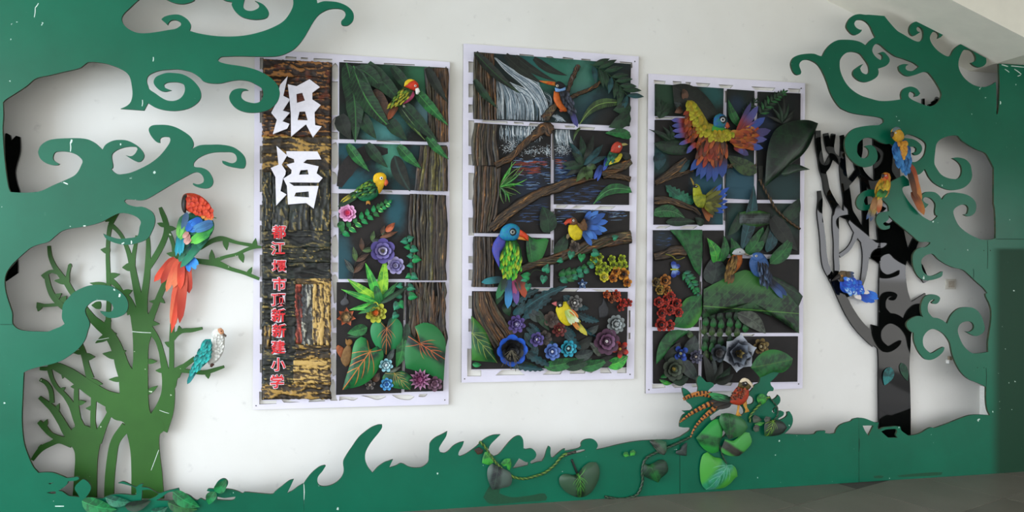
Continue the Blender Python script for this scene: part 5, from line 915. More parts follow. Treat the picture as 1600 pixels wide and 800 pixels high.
flower('small slate-blue star flower at the bottom of the sprig picture', (909, 444), 9, [(5, 1, .6, '2a3a60', '6a88b0', 14), (5, .6, .5, '34486e', '8aa4c4', 36)], 'b8c4d0', L0 + .006, 'point'); flower('grey-brown flat flower on the branch under the blue-winged bird', (897, 386), 9, [(7, 1, .7, '3a322c', '55493f', 8)], '2a241f', L0 + .03)
leafp('big glossy green leaf at the lower left of the middle panel', '736,493c 748,504 760,520 768,541 777,567c 760,565 748,564 737,563c', (737, 520), (777, 567), L0 + .02, leafmat('0c3a18', '17582a', '8a9a44', 3, .5, .05, '3a7a30', palm=True), .03, .004); leaf('small green leaf in the lower left corner of the middle panel', (738, 569), (752, 570), 8, L0, lm('emer'), 'ovate')
flower('large ultramarine flower with a black heart and hanging stamens', (799, 547), 25, [(8, 1, .8, '0c1c4c', '1f5ac8', 10), (8, .78, .85, '050506', '08090c', 20), (7, .5, .8, '050506', '0a0b10', 34)], '070708', L0 + .026, stamens=(26, 17, '5a5444', 22))
FR = [lm('teal', '2c6a70', n=9), lm('teal', '1f4a54', n=9)]
for k, (lb_, b, t_, w, bw) in enumerate((('long teal wavy fern leaf reaching up right from the violet flower', (806, 494), (886, 447), 17, -6), ('second teal wavy fern leaf below the long one', (816, 500), (862, 466), 16, -4), ('teal wavy fern leaf rising beside the parrot tail', (800, 478), (842, 452), 15, -4), ('dark teal fern leaf low behind the blue flower', (812, 542), (862, 572), 15, 3), ('dark teal fern leaf at the bottom centre', (795, 570), (850, 578), 12, 0),
   ('small teal fern leaf right of the yellow bird back', (888, 478), (920, 482), 12, 0), ('small teal fern leaf right of the grey flower', (900, 490), (936, 502), 14, 2), ('slim blue-green fern leaf right of the yellow bird tail', (898, 504), (932, 526), 7, 2), ('dark blue fern leaf below the yellow bird', (878, 512), (908, 545), 14, 2), ('dark teal fern leaf left of the cyan flower', (822, 512), (872, 540), 13, 3), ('teal fern leaf between the violet flowers', (826, 505), (846, 522), 9, 0), ('short slate fern leaf under the yellow bird breast', (880, 510), (900, 526), 10, 0))): leaf(lb_, b, t_, w, L0 + .004 + .002 * (k % 5), FR[k % 2], 'wavy', bw, .004, .012, nu=40)
for k, (lb_, b, t_, w, kk) in enumerate((('dark green oval leaf left of the parrot tail feathers', (786, 452), (776, 476), 13, 'deep'), ('dark green oval leaf below the parrot tail', (790, 472), (796, 494), 14, 'deep'), ('dull green leaf above the brown flat flower', (826, 486), (852, 502), 16, 'slate'), ('dark green leaf left of the brown flat flower', (838, 484), (858, 516), 13, 'deep'), ('broad dark green leaf at the bottom under the blue flowers', (850, 573), (906, 560), 20, 'mid'), ('broad dark green leaf right of the cyan flower', (898, 556), (928, 548), 17, 'slate'), ('dark green bottom leaf left of the brightest leaf', (905, 574), (950, 562), 18, 'mid'), ('second dark green bottom leaf below the mauve flower', (880, 574), (925, 560), 17, 'deep'), ('brightest green leaf in the lower right corner of the middle panel', (948, 572), (981, 556), 20, 'bright'), ('black-green leaf below the ultramarine flower on the right', (808, 566), (842, 574), 13, 'deep'), ('grey oval leaf left of the mauve flower', (938, 556), (920, 535), 13, 'ash'))): leaf(lb_, b, t_, w, L0 + .006 + .002 * (k % 4), lm(kk, n=6), 'ovate', 2, .004, .014)
for k, (lb_, b, t_, w, kk) in enumerate((('dark teal leaf just above the yellow bird back', (880, 462), (912, 484), 15, 'teal'), ('dark slate leaf behind the dark red flower', (868, 500), (892, 528), 16, 'slate'), ('blackish leaf between the cyan flower and the mauve one', (900, 545), (926, 524), 16, 'black'), ('dark teal leaf between the two violet flowers and the fern', (820, 520), (842, 548), 14, 'teal'), ('dark teal leaf right of the ultramarine flower, pointing up', (826, 562), (838, 536), 15, 'teal'), ('black-green leaf under the plum flower', (934, 568), (962, 556), 16, 'black'), ('dark teal leaf at the upper left of the violet flower', (802, 492), (820, 470), 13, 'teal'), ('dark slate leaf right of the yellow bird tail', (915, 520), (935, 508), 12, 'slate'))): leaf(lb_, b, t_, w, L0 + .0015 + .001 * k, lm(kk, n=6), 'ovate', 2, .003, .009)
VI = [(8, 1, .55, '241c44', '5c4a8a', 14), (7, .72, .55, '2c2450', '6a5a98', 32), (5, .45, .6, '4a4070', '8a80ac', 50)]
for lb_, c, r, ly, ce in (('violet flower with many petals below the parrot tail', (806, 506), 15, VI, 'c0bcd0'), ('smaller plain violet flower left of the periwinkle one', (838, 530), 12, [(6, 1, .75, '2a2450', '5c5090', 14), (4, .6, .7, '3a3468', '6c60a0', 34)], 'e0dce8'), ('periwinkle blue flower at the bottom centre', (862, 549), 14, [(7, 1, .7, '223468', '5a7ac0', 14), (6, .68, .7, '2a3c74', '6a88c8', 34)], 'd8dcec'), ('cyan flower right of the periwinkle one', (887, 544), 14, [(8, 1, .6, '103c48', '2ca0b8', 14), (7, .7, .6, '2a3034', '3ab0c4', 32)], 'b8e8ec'),
   ('dark red flower under the yellow bird breast', (873, 515), 12, [(7, 1, .6, '3a1614', '6a2a26', 14), (6, .65, .6, '4a1c1a', '7a3430', 34)], 'a88a5a'), ('flat taupe flower left of the yellow bird', (861, 499), 13, [(6, 1, .8, '3c302a', '54453c', 6)], '4a3c34'), ('grey flower above the yellow bird', (897, 473), 13, [(7, 1, .6, '2c2b2a', '6c6a66', 14), (6, .65, .6, '3a3836', '807d78', 34)], 'e0dcd4'), ('silver flower at the right of the middle panel', (961, 506), 15, [(9, 1, .6, '2c3030', '8a9290', 14), (7, .7, .6, '3c4242', 'a8b0ae', 32), (5, .4, .6, '5a6060', 'c0c6c4', 50)], 'c0c4c0'), ('large plum flower below the silver one', (946, 533), 21, [(8, 1, .75, '2e1f2a', '5a3c50', 12), (7, .72, .75, '3c2636', '7a5470', 30), (5, .42, .7, '4a3044', '6a4a60', 48)], 'd8d4d0'), ('red flower of five petals in the right of the bottom picture', (968, 545), 14, [(5, 1, .6, '5a1a12', 'b43424', 12)], 'b8943c'), ('dark taupe flower behind the periwinkle one', (850, 528), 12, [(7, 1, .7, '2c2622', '433a34', 8)], '382f2a')):
    flower(lb_, c, r, ly, ce, L0 + .016 + R.uniform(0, .008), rot=R.uniform(0, 60), cr=.16)
for k_, (q, c_) in enumerate((((947, 460), 'c0561c'), ((955, 467), '8a4a24'), ((964, 465), 'd04c24'), ((962, 459), 'b83c1c'), ((973, 473), 'c02c20'), ((969, 480), '9a2c1c'), ((981, 473), 'a82a1c'))): flower(('leftmost orange flower of the cluster in the top right of the bottom middle picture', 'brown-orange flower, second from the left of the top right cluster', 'bright orange-red flower in the middle of the top right cluster', 'red-orange flower at the top of the top right cluster', 'red flower left of the frame in the top right cluster', 'dark red flower lowest in the top right cluster', 'red flower lying over the right frame in the top right cluster')[k_], q, 7, [(5, 1, .75, '3a140c', c_, 16), (4, .6, .7, '50200f', c_, 40)], '2a140c', L0 + .006 + jit(), group='small orange-red blossoms', rot=R.uniform(0, 70))
gbird = thing('bird_silhouette', Q(943, 495, CV), 'plain dark grey bird silhouette between the grey and silver flowers', 'bird cutout'); part(gbird, 'body', '943,466c 946,470 948,476 951,482 950,492 946,496 937,497c 936,488 936,480 941,475', L0, .004, paint('38383a', .7, .1))
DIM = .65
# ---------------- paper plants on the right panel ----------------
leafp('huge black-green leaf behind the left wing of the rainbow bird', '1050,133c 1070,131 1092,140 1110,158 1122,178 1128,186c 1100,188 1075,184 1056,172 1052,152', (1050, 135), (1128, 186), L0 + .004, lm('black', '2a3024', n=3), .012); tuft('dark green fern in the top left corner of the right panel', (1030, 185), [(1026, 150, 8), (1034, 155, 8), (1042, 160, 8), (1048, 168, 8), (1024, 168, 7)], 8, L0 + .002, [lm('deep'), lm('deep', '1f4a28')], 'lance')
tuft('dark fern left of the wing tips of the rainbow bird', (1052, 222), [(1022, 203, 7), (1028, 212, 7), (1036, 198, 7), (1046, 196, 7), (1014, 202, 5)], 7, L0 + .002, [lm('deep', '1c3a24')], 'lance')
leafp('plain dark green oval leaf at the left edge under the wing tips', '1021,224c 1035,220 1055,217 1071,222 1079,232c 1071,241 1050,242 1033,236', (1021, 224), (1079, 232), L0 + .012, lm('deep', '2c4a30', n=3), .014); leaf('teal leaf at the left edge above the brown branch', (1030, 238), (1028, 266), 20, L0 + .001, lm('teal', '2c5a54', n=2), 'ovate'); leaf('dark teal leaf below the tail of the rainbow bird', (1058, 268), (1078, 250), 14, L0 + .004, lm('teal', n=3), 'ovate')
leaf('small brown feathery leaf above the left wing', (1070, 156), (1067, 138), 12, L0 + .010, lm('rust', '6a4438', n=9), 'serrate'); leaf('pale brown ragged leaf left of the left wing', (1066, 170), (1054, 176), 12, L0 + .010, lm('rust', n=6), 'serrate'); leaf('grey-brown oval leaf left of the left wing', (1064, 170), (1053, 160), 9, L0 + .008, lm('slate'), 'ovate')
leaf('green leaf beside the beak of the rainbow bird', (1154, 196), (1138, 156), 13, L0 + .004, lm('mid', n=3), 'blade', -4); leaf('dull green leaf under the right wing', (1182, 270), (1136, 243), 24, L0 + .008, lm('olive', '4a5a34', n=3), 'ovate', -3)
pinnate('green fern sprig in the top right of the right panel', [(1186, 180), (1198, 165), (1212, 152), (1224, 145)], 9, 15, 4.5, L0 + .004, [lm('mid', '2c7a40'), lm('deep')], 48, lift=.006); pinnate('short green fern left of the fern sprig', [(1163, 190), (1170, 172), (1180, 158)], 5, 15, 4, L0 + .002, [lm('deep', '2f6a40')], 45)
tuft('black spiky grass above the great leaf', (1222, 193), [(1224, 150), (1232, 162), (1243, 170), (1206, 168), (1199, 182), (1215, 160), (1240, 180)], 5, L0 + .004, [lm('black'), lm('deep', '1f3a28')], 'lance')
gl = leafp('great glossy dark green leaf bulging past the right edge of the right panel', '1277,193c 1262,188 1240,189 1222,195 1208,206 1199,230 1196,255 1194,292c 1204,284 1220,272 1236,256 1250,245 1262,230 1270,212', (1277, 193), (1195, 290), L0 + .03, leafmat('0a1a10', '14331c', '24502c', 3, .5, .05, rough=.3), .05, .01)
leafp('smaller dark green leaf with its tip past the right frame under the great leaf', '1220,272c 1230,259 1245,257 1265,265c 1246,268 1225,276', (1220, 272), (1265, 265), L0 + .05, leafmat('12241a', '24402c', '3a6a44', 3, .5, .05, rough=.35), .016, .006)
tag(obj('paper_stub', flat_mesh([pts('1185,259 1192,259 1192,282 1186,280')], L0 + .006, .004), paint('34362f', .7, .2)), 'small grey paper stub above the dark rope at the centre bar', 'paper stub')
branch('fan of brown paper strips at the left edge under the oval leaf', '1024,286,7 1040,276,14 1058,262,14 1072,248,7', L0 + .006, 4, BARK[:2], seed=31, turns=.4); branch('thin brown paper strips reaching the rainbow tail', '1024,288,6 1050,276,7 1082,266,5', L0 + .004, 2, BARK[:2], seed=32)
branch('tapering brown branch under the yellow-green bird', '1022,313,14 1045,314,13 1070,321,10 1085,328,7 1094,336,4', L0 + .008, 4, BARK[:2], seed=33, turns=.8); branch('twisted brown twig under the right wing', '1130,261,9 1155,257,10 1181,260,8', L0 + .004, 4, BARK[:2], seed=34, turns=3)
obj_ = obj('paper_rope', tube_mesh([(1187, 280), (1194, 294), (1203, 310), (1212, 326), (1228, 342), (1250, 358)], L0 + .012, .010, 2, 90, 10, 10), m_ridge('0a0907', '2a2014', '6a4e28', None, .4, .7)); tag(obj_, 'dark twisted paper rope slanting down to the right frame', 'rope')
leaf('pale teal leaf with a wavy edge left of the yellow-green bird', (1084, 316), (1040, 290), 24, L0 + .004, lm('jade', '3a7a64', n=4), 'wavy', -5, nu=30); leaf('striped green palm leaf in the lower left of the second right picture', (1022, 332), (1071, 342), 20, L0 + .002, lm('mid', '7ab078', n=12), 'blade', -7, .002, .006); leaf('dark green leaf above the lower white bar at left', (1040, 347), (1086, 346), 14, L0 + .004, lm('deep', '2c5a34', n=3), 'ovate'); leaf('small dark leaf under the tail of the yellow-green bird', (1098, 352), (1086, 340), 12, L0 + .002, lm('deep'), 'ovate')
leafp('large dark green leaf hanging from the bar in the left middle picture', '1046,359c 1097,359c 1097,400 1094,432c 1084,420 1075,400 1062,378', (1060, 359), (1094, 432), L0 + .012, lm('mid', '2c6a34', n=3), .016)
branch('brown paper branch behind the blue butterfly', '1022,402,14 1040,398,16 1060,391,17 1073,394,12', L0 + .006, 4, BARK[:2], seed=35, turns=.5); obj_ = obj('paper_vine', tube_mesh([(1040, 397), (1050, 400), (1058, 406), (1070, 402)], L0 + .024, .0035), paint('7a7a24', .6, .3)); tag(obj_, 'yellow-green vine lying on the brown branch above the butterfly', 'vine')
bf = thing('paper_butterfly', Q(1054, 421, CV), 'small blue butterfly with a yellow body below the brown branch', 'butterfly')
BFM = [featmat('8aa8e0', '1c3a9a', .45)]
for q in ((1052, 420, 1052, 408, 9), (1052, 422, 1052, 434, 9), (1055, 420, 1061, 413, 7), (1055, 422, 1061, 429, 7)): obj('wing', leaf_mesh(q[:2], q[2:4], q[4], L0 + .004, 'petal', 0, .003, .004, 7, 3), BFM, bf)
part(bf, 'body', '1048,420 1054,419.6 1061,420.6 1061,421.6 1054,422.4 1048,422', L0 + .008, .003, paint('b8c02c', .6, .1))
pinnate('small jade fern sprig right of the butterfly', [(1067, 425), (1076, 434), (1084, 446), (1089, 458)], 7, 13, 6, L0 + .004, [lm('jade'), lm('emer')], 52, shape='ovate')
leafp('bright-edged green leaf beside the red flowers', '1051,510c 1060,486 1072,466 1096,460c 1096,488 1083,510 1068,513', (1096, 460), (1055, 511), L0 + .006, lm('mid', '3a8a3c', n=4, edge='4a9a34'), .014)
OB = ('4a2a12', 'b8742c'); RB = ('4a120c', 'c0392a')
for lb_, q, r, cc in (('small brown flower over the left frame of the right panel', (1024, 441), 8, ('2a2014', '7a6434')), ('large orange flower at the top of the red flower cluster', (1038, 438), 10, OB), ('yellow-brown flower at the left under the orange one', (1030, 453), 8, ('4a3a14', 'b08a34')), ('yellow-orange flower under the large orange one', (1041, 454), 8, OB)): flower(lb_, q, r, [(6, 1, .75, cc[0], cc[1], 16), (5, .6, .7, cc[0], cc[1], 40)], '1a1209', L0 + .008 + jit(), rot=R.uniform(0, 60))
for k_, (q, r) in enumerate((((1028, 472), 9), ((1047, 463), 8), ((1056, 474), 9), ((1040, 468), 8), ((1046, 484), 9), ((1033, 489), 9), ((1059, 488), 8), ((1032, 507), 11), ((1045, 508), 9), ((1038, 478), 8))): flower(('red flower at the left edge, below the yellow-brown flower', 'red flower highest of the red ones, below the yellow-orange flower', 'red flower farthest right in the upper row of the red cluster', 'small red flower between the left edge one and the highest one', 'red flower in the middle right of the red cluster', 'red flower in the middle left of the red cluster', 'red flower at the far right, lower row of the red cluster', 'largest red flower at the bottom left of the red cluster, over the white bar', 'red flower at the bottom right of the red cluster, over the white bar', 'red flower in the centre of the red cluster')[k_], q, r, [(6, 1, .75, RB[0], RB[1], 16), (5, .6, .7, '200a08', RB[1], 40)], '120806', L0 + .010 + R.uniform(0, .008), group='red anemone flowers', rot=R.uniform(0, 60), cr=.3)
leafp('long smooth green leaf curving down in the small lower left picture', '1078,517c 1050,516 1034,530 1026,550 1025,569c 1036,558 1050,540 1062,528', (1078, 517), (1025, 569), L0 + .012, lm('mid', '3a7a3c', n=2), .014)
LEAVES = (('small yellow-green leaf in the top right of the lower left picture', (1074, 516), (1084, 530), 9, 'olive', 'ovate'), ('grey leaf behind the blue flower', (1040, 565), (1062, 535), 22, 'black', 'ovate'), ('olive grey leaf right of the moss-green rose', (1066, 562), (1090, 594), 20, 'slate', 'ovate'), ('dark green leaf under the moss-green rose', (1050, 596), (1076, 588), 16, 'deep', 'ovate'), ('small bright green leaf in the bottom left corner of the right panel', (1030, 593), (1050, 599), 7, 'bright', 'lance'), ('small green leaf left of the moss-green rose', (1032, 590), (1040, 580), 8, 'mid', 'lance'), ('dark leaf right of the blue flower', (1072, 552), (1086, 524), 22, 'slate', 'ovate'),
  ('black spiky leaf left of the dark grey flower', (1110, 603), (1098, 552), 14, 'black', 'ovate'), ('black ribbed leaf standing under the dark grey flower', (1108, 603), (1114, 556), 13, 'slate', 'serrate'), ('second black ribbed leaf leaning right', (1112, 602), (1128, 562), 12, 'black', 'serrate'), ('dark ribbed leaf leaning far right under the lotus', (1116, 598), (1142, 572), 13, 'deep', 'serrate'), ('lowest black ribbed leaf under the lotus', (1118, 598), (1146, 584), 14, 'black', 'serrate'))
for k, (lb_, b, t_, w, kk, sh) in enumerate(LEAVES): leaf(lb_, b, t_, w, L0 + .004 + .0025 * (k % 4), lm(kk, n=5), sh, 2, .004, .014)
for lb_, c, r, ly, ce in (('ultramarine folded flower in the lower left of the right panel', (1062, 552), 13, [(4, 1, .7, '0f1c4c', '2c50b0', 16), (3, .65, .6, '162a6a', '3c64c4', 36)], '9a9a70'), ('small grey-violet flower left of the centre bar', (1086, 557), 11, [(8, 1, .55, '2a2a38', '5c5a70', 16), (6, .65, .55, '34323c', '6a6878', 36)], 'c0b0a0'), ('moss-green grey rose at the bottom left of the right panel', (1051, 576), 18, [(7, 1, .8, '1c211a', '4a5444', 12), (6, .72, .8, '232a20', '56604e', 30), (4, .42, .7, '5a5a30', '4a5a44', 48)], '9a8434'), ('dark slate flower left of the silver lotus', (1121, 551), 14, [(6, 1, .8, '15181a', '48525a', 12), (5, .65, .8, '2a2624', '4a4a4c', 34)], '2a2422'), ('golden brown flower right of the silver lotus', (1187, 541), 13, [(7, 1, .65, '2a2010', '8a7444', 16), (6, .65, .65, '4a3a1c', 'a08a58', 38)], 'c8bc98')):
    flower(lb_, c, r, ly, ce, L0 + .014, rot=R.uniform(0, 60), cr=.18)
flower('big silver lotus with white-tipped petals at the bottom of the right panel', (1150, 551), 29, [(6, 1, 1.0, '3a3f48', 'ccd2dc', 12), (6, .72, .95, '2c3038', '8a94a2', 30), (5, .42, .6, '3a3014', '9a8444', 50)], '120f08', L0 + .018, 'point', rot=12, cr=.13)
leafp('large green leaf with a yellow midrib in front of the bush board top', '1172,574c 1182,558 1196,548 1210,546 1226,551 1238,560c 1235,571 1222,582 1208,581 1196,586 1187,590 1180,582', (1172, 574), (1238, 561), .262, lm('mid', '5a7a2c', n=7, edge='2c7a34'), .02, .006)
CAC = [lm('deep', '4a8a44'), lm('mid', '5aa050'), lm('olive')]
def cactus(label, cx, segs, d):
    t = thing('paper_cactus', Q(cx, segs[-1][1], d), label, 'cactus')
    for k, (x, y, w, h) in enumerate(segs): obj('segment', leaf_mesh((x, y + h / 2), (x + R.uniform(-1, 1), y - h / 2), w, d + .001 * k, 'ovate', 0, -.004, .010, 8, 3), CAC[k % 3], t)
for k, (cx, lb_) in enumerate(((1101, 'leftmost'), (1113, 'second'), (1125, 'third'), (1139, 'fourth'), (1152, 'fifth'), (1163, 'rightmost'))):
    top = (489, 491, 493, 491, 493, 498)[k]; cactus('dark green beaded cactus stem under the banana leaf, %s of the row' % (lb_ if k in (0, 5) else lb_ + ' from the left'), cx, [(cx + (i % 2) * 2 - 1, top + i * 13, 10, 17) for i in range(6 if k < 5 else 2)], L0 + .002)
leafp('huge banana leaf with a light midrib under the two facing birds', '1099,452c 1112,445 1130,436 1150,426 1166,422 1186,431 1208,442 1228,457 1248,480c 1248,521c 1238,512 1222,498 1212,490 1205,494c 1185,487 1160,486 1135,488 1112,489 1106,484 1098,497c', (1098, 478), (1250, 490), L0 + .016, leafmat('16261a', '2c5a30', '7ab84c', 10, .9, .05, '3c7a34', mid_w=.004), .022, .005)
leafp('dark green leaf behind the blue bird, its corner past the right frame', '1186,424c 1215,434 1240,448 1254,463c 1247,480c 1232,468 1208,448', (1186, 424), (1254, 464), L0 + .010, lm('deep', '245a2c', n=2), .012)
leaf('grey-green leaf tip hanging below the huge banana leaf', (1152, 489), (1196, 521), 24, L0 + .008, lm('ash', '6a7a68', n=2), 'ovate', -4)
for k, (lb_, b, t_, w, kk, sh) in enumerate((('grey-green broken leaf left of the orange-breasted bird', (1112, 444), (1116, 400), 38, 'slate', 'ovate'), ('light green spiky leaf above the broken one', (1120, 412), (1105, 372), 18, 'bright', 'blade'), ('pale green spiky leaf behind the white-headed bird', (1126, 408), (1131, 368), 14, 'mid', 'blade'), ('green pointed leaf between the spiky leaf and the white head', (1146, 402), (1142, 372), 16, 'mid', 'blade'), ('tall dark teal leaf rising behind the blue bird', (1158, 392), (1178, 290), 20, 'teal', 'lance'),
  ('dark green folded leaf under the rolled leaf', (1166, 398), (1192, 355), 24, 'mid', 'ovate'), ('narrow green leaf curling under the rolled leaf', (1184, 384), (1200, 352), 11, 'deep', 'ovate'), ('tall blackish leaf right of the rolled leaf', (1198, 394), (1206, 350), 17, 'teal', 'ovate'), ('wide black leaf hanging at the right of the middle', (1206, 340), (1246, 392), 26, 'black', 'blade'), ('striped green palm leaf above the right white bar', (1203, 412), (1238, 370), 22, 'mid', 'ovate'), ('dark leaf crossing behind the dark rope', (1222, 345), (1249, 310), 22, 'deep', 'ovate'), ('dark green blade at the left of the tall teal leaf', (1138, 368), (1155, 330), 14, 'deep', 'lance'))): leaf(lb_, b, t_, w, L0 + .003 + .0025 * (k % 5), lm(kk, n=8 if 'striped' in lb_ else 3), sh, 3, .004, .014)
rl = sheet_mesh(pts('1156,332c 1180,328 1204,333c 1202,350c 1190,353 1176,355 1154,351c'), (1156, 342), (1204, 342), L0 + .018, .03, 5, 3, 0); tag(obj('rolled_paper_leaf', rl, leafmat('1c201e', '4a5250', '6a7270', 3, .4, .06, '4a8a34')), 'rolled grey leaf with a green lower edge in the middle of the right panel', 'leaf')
DIM = 1.0
# ---------------- paper birds ----------------
rr = random.Random(5)
def bird(label, u, v, d): return thing('paper_bird', Q(u, v, d), label, 'bird')
FT = featmat
b = bird('small parrot with red and yellow head and white beak in the top left-panel picture', 625, 165, L0); d = L0 + .034
feathers(b, [(620, 164, 606, 187, 10), (618, 164, 609, 186, 7)], d - .006, [FT('5a3018', '7a3c1c')], name='tail_feather')
part(b, 'body', '632,134 642,137 648,143 646,152 640,159 630,164 620,167 611,163 612,157 620,149 626,141', d - .004, .014, paint('2c4a1c', .6, .3)); part(b, 'belly', '646,141 648,148 643,156 635,161 629,163 636,155 643,147', d, .008, paint('b0486c', .6, .25))
feathers(b, feather_field('632,135 642,138 642,148 634,156 620,163 611,162 620,150', 30, 11, 3.2, 132, rr), d + .006, [FT('2c4014', '8a8a1c'), FT('1f3414', '5a7a1c'), FT('3a3a10', 'a89c24')])
part(b, 'head', '632,135 633,128 640,124 648,125.5 654,132 654,138 648,142 641,139', d + .012, .012, paint('c03418', .6, .2)); part(b, 'crest', '631.5,135 633,127.5 640,123.5 648,125 641,128.5 636,133', d + .020, .005, paint('d8b41c', .6, .15))
part(b, 'beak', '649,138 654,137 656.5,143 653,147.5 650,147 649,142', d + .018, .006, paint('e4e2dc', .4, .05)); eye(b, 649, 134, 1.8, d + .024, 'e8c8c0'); part(b, 'claw', '629,164 632,163 634,167 630,168', d, .003, paint('8a8478', .6, .1))
b = bird('yellow-headed green parrot on the bar under the second left-panel picture', 570, 316, L0); d = L0 + .030
feathers(b, [(560, 303, 528, 323, 10), (556, 300, 532, 316, 7)], d - .004, [FT('2a4a2c', '14301c'), FT('1c3a1c', 'a89a2c')], name='tail_feather')
part(b, 'body', '582,280 589,286 593,296 591,304 585,310 577,314 567,314 561,311 556,304 560,296 567,288 575,282', d, .014, paint('176a44', .6, .25)); feathers(b, feather_field('582,281 590,290 590,298 575,304 556,304 562,293 572,285', 34, 11, 3.4, 150, rr), d + .010, [FT('16341c', '2c6a2c'), FT('1c2c14', '6a8a28'), FT('10281a', '235a34')])
part(b, 'head', '583,282 585,273 593,269.5 601,271.5 604,279 600,290 596,299 592,303 590,295 586,287', d + .012, .012, paint('dcae14', .6, .15)); part(b, 'beak', '601.5,279 605,281 606.5,286 603,291 600,287', d + .014, .007, paint('c85a34', .5, .15)); eye(b, 596, 278.5, 2.6, d + .024, 'f0f0e8'); part(b, 'claw', '572,315 575,313 578,315 579,320 575,318 572,320', d, .004, paint('b07830', .6, .1))
DIM = .8
b = bird('big parrot with teal head, orange beak and green feathered body in the middle panel', 800, 440, L0); d = L0 + .040
feathers(b, [(787, 436, 752, 441, 11), (792, 430, 776, 467, 12), (790, 434, 784, 458, 9), (798, 434, 793, 482, 13), (804, 436, 807, 476, 11), (803, 432, 804, 462, 8), (809, 428, 820, 465, 13), (806, 438, 812, 456, 8)], d - .010, [FT('0f3a40', '2c8088'), FT('1c3a24', '2f7a4a'), FT('24342a', '2f4a3a'), FT('2a4a6a', '3c8ac0'), FT('4a2a5a', '6a5498'), FT('8a2c54', 'a04a74'), FT('4a1c14', 'a8482c'), FT('2a2420', '5a4a4a')], name='tail_feather')
part(b, 'neck', '780,366 791,374 789,385 783,394 781,405 781,420 774,406 769,392 771,380 776,372', d, .016, paint('3c4cb0', .6, .25, h2='5a50a0')); part(b, 'body', '790,374 806,374 814,390 815,412 808,430 798,434 787,428 781,412 783,390', d, .014, paint('1c5a1c', .6, .25))
feathers(b, feather_field('791,376 806,376 814,392 814,412 807,424 797,428 787,424 782,408 784,390', 84, 13, 3.7, 92, rr, 12), d + .008, [FT('1c6a1c', '4ab82c'), FT('2a7a18', '8ac82c'), FT('125a1c', '2f9a34'), FT('5a7a14', 'b0c02c')], dd=.0007)
part(b, 'head', '780,369 784,357 792,350.5 800,349 808,352 813,359 812,368 807,374.5 798,376 788,375', d + .020, .020, paint('1c98a4', .6, .2, h2='2470b4')); part(b, 'upper_beak', '812,358.5 820,363 826,370 825.5,377 818,371 810,368', d + .024, .010, paint('d2441c', .5, .15)); part(b, 'lower_beak', '810,368 818,371 823,376 816,375 809,374', d + .020, .008, paint('d88a34', .5, .15)); eye(b, 801, 362.5, 3.6, d + .038, '9ca4a0', '101010', '14201e')
b = bird('kingfisher with a long orange beak beside the waterfall', 885, 175, L0); d = L0 + .022
feathers(b, [(889, 166, 902, 199, 8), (890, 168, 898, 196, 6)], d - .004, [FT('2c2a44', '4a4a88')], name='tail_feather'); part(b, 'belly', '866,142 873,144 876,155 881,165 889,173 880,174 870,165 865,154', d, .012, paint('c8601c', .6, .2)); part(b, 'back', '873,141 884,140 892,153 897,168 894,176 886,173 877,160', d + .002, .012, paint('2c2e36', .6, .3)); feathers(b, feather_field('873,142 884,142 891,154 895,168 890,172 878,160', 20, 11, 4, 62, rr), d + .012, [FT('1c1e24', '4a5060'), FT('16181c', '363a46')])
part(b, 'collar', '867,137 875,139 884,135.5 884,141 874,143.5 868,143', d + .012, .008, paint('7aa4d4', .6, .15)); part(b, 'head', '866.5,131 872,127 879,129 884.5,135 879,139 870,138.5', d + .014, .012, paint('16161a', .6, .2)); part(b, 'beak', '842.5,126c 856,126.5 868,128 868,134.5 857,132 848,129', d + .014, .008, paint('c8401c', .5, .2, h2='c88a2c')); eye(b, 871, 134, 2, d + .026, 'd8d0b8')
part(b, 'claw', '874,172 878,170 881,174 876,175', d, .004, paint('b0502c', .6, .1))
b = bird('small parrot with red head and blue tail on the right stub of branch', 958, 256, L0); d = L0 + .028
feathers(b, [(950, 250, 942, 267, 6), (939, 258, 928, 280, 7), (941, 258, 933, 283, 5), (947, 246, 944, 262, 5)], d - .004, [FT('1c2c5a', '3c5cb8'), FT('24407a', '4a64c4')], name='tail_feather'); part(b, 'body', '953,236 962,238 969,242 966,252 957,258 949,256 949,245', d, .014, paint('1c5a3c', .6, .3)); feathers(b, feather_field('953,238 963,240 962,248 954,254 949,252', 10, 9, 4, 120, rr), d + .010, [FT('1c4a34', '2f7a54'), FT('163a2c', '2a6a5a')]); feathers(b, [(971, 240, 963, 254, 6), (969, 243, 958, 255, 5), (965, 247, 951, 257, 5)], d + .012, [FT('a89a1c', 'd8c428')], name='wing_feather')
part(b, 'head', '954,237 957,227 964,221.5 971,223.5 972.5,231 968,239 960,239', d + .012, .013, paint('b8402c', .6, .2)); part(b, 'beak', '971.5,224 977,223.5 981.5,226 977,227.5 972,228', d + .014, .006, paint('a89a5a', .5, .1)); eye(b, 968, 229, 1.7, d + .024)
b = bird('yellow-breasted bird with spread blue wing above the thick branch', 897, 380, L0); d = L0 + .034
feathers(b, [(914, 346, 922, 330, 9), (915, 346, 934, 330, 9), (916, 347, 945, 334, 10), (917, 350, 949, 346, 10), (917, 353, 948, 360, 10), (916, 356, 940, 366, 9), (915, 357, 932, 374, 9), (914, 356, 925, 374, 8), (913, 350, 938, 344, 8), (914, 354, 936, 357, 8)], d - .002, [FT('0c1c3c', '3a6cc0', .4), FT('14284c', '4a80cc', .4), FT('0a1a34', '2c5498', .4)], name='wing_feather', d1=.010); feathers(b, [(909, 358, 924, 384, 9)], d + .002, [FT('24487e', '3a68b4')], name='tail_feather')
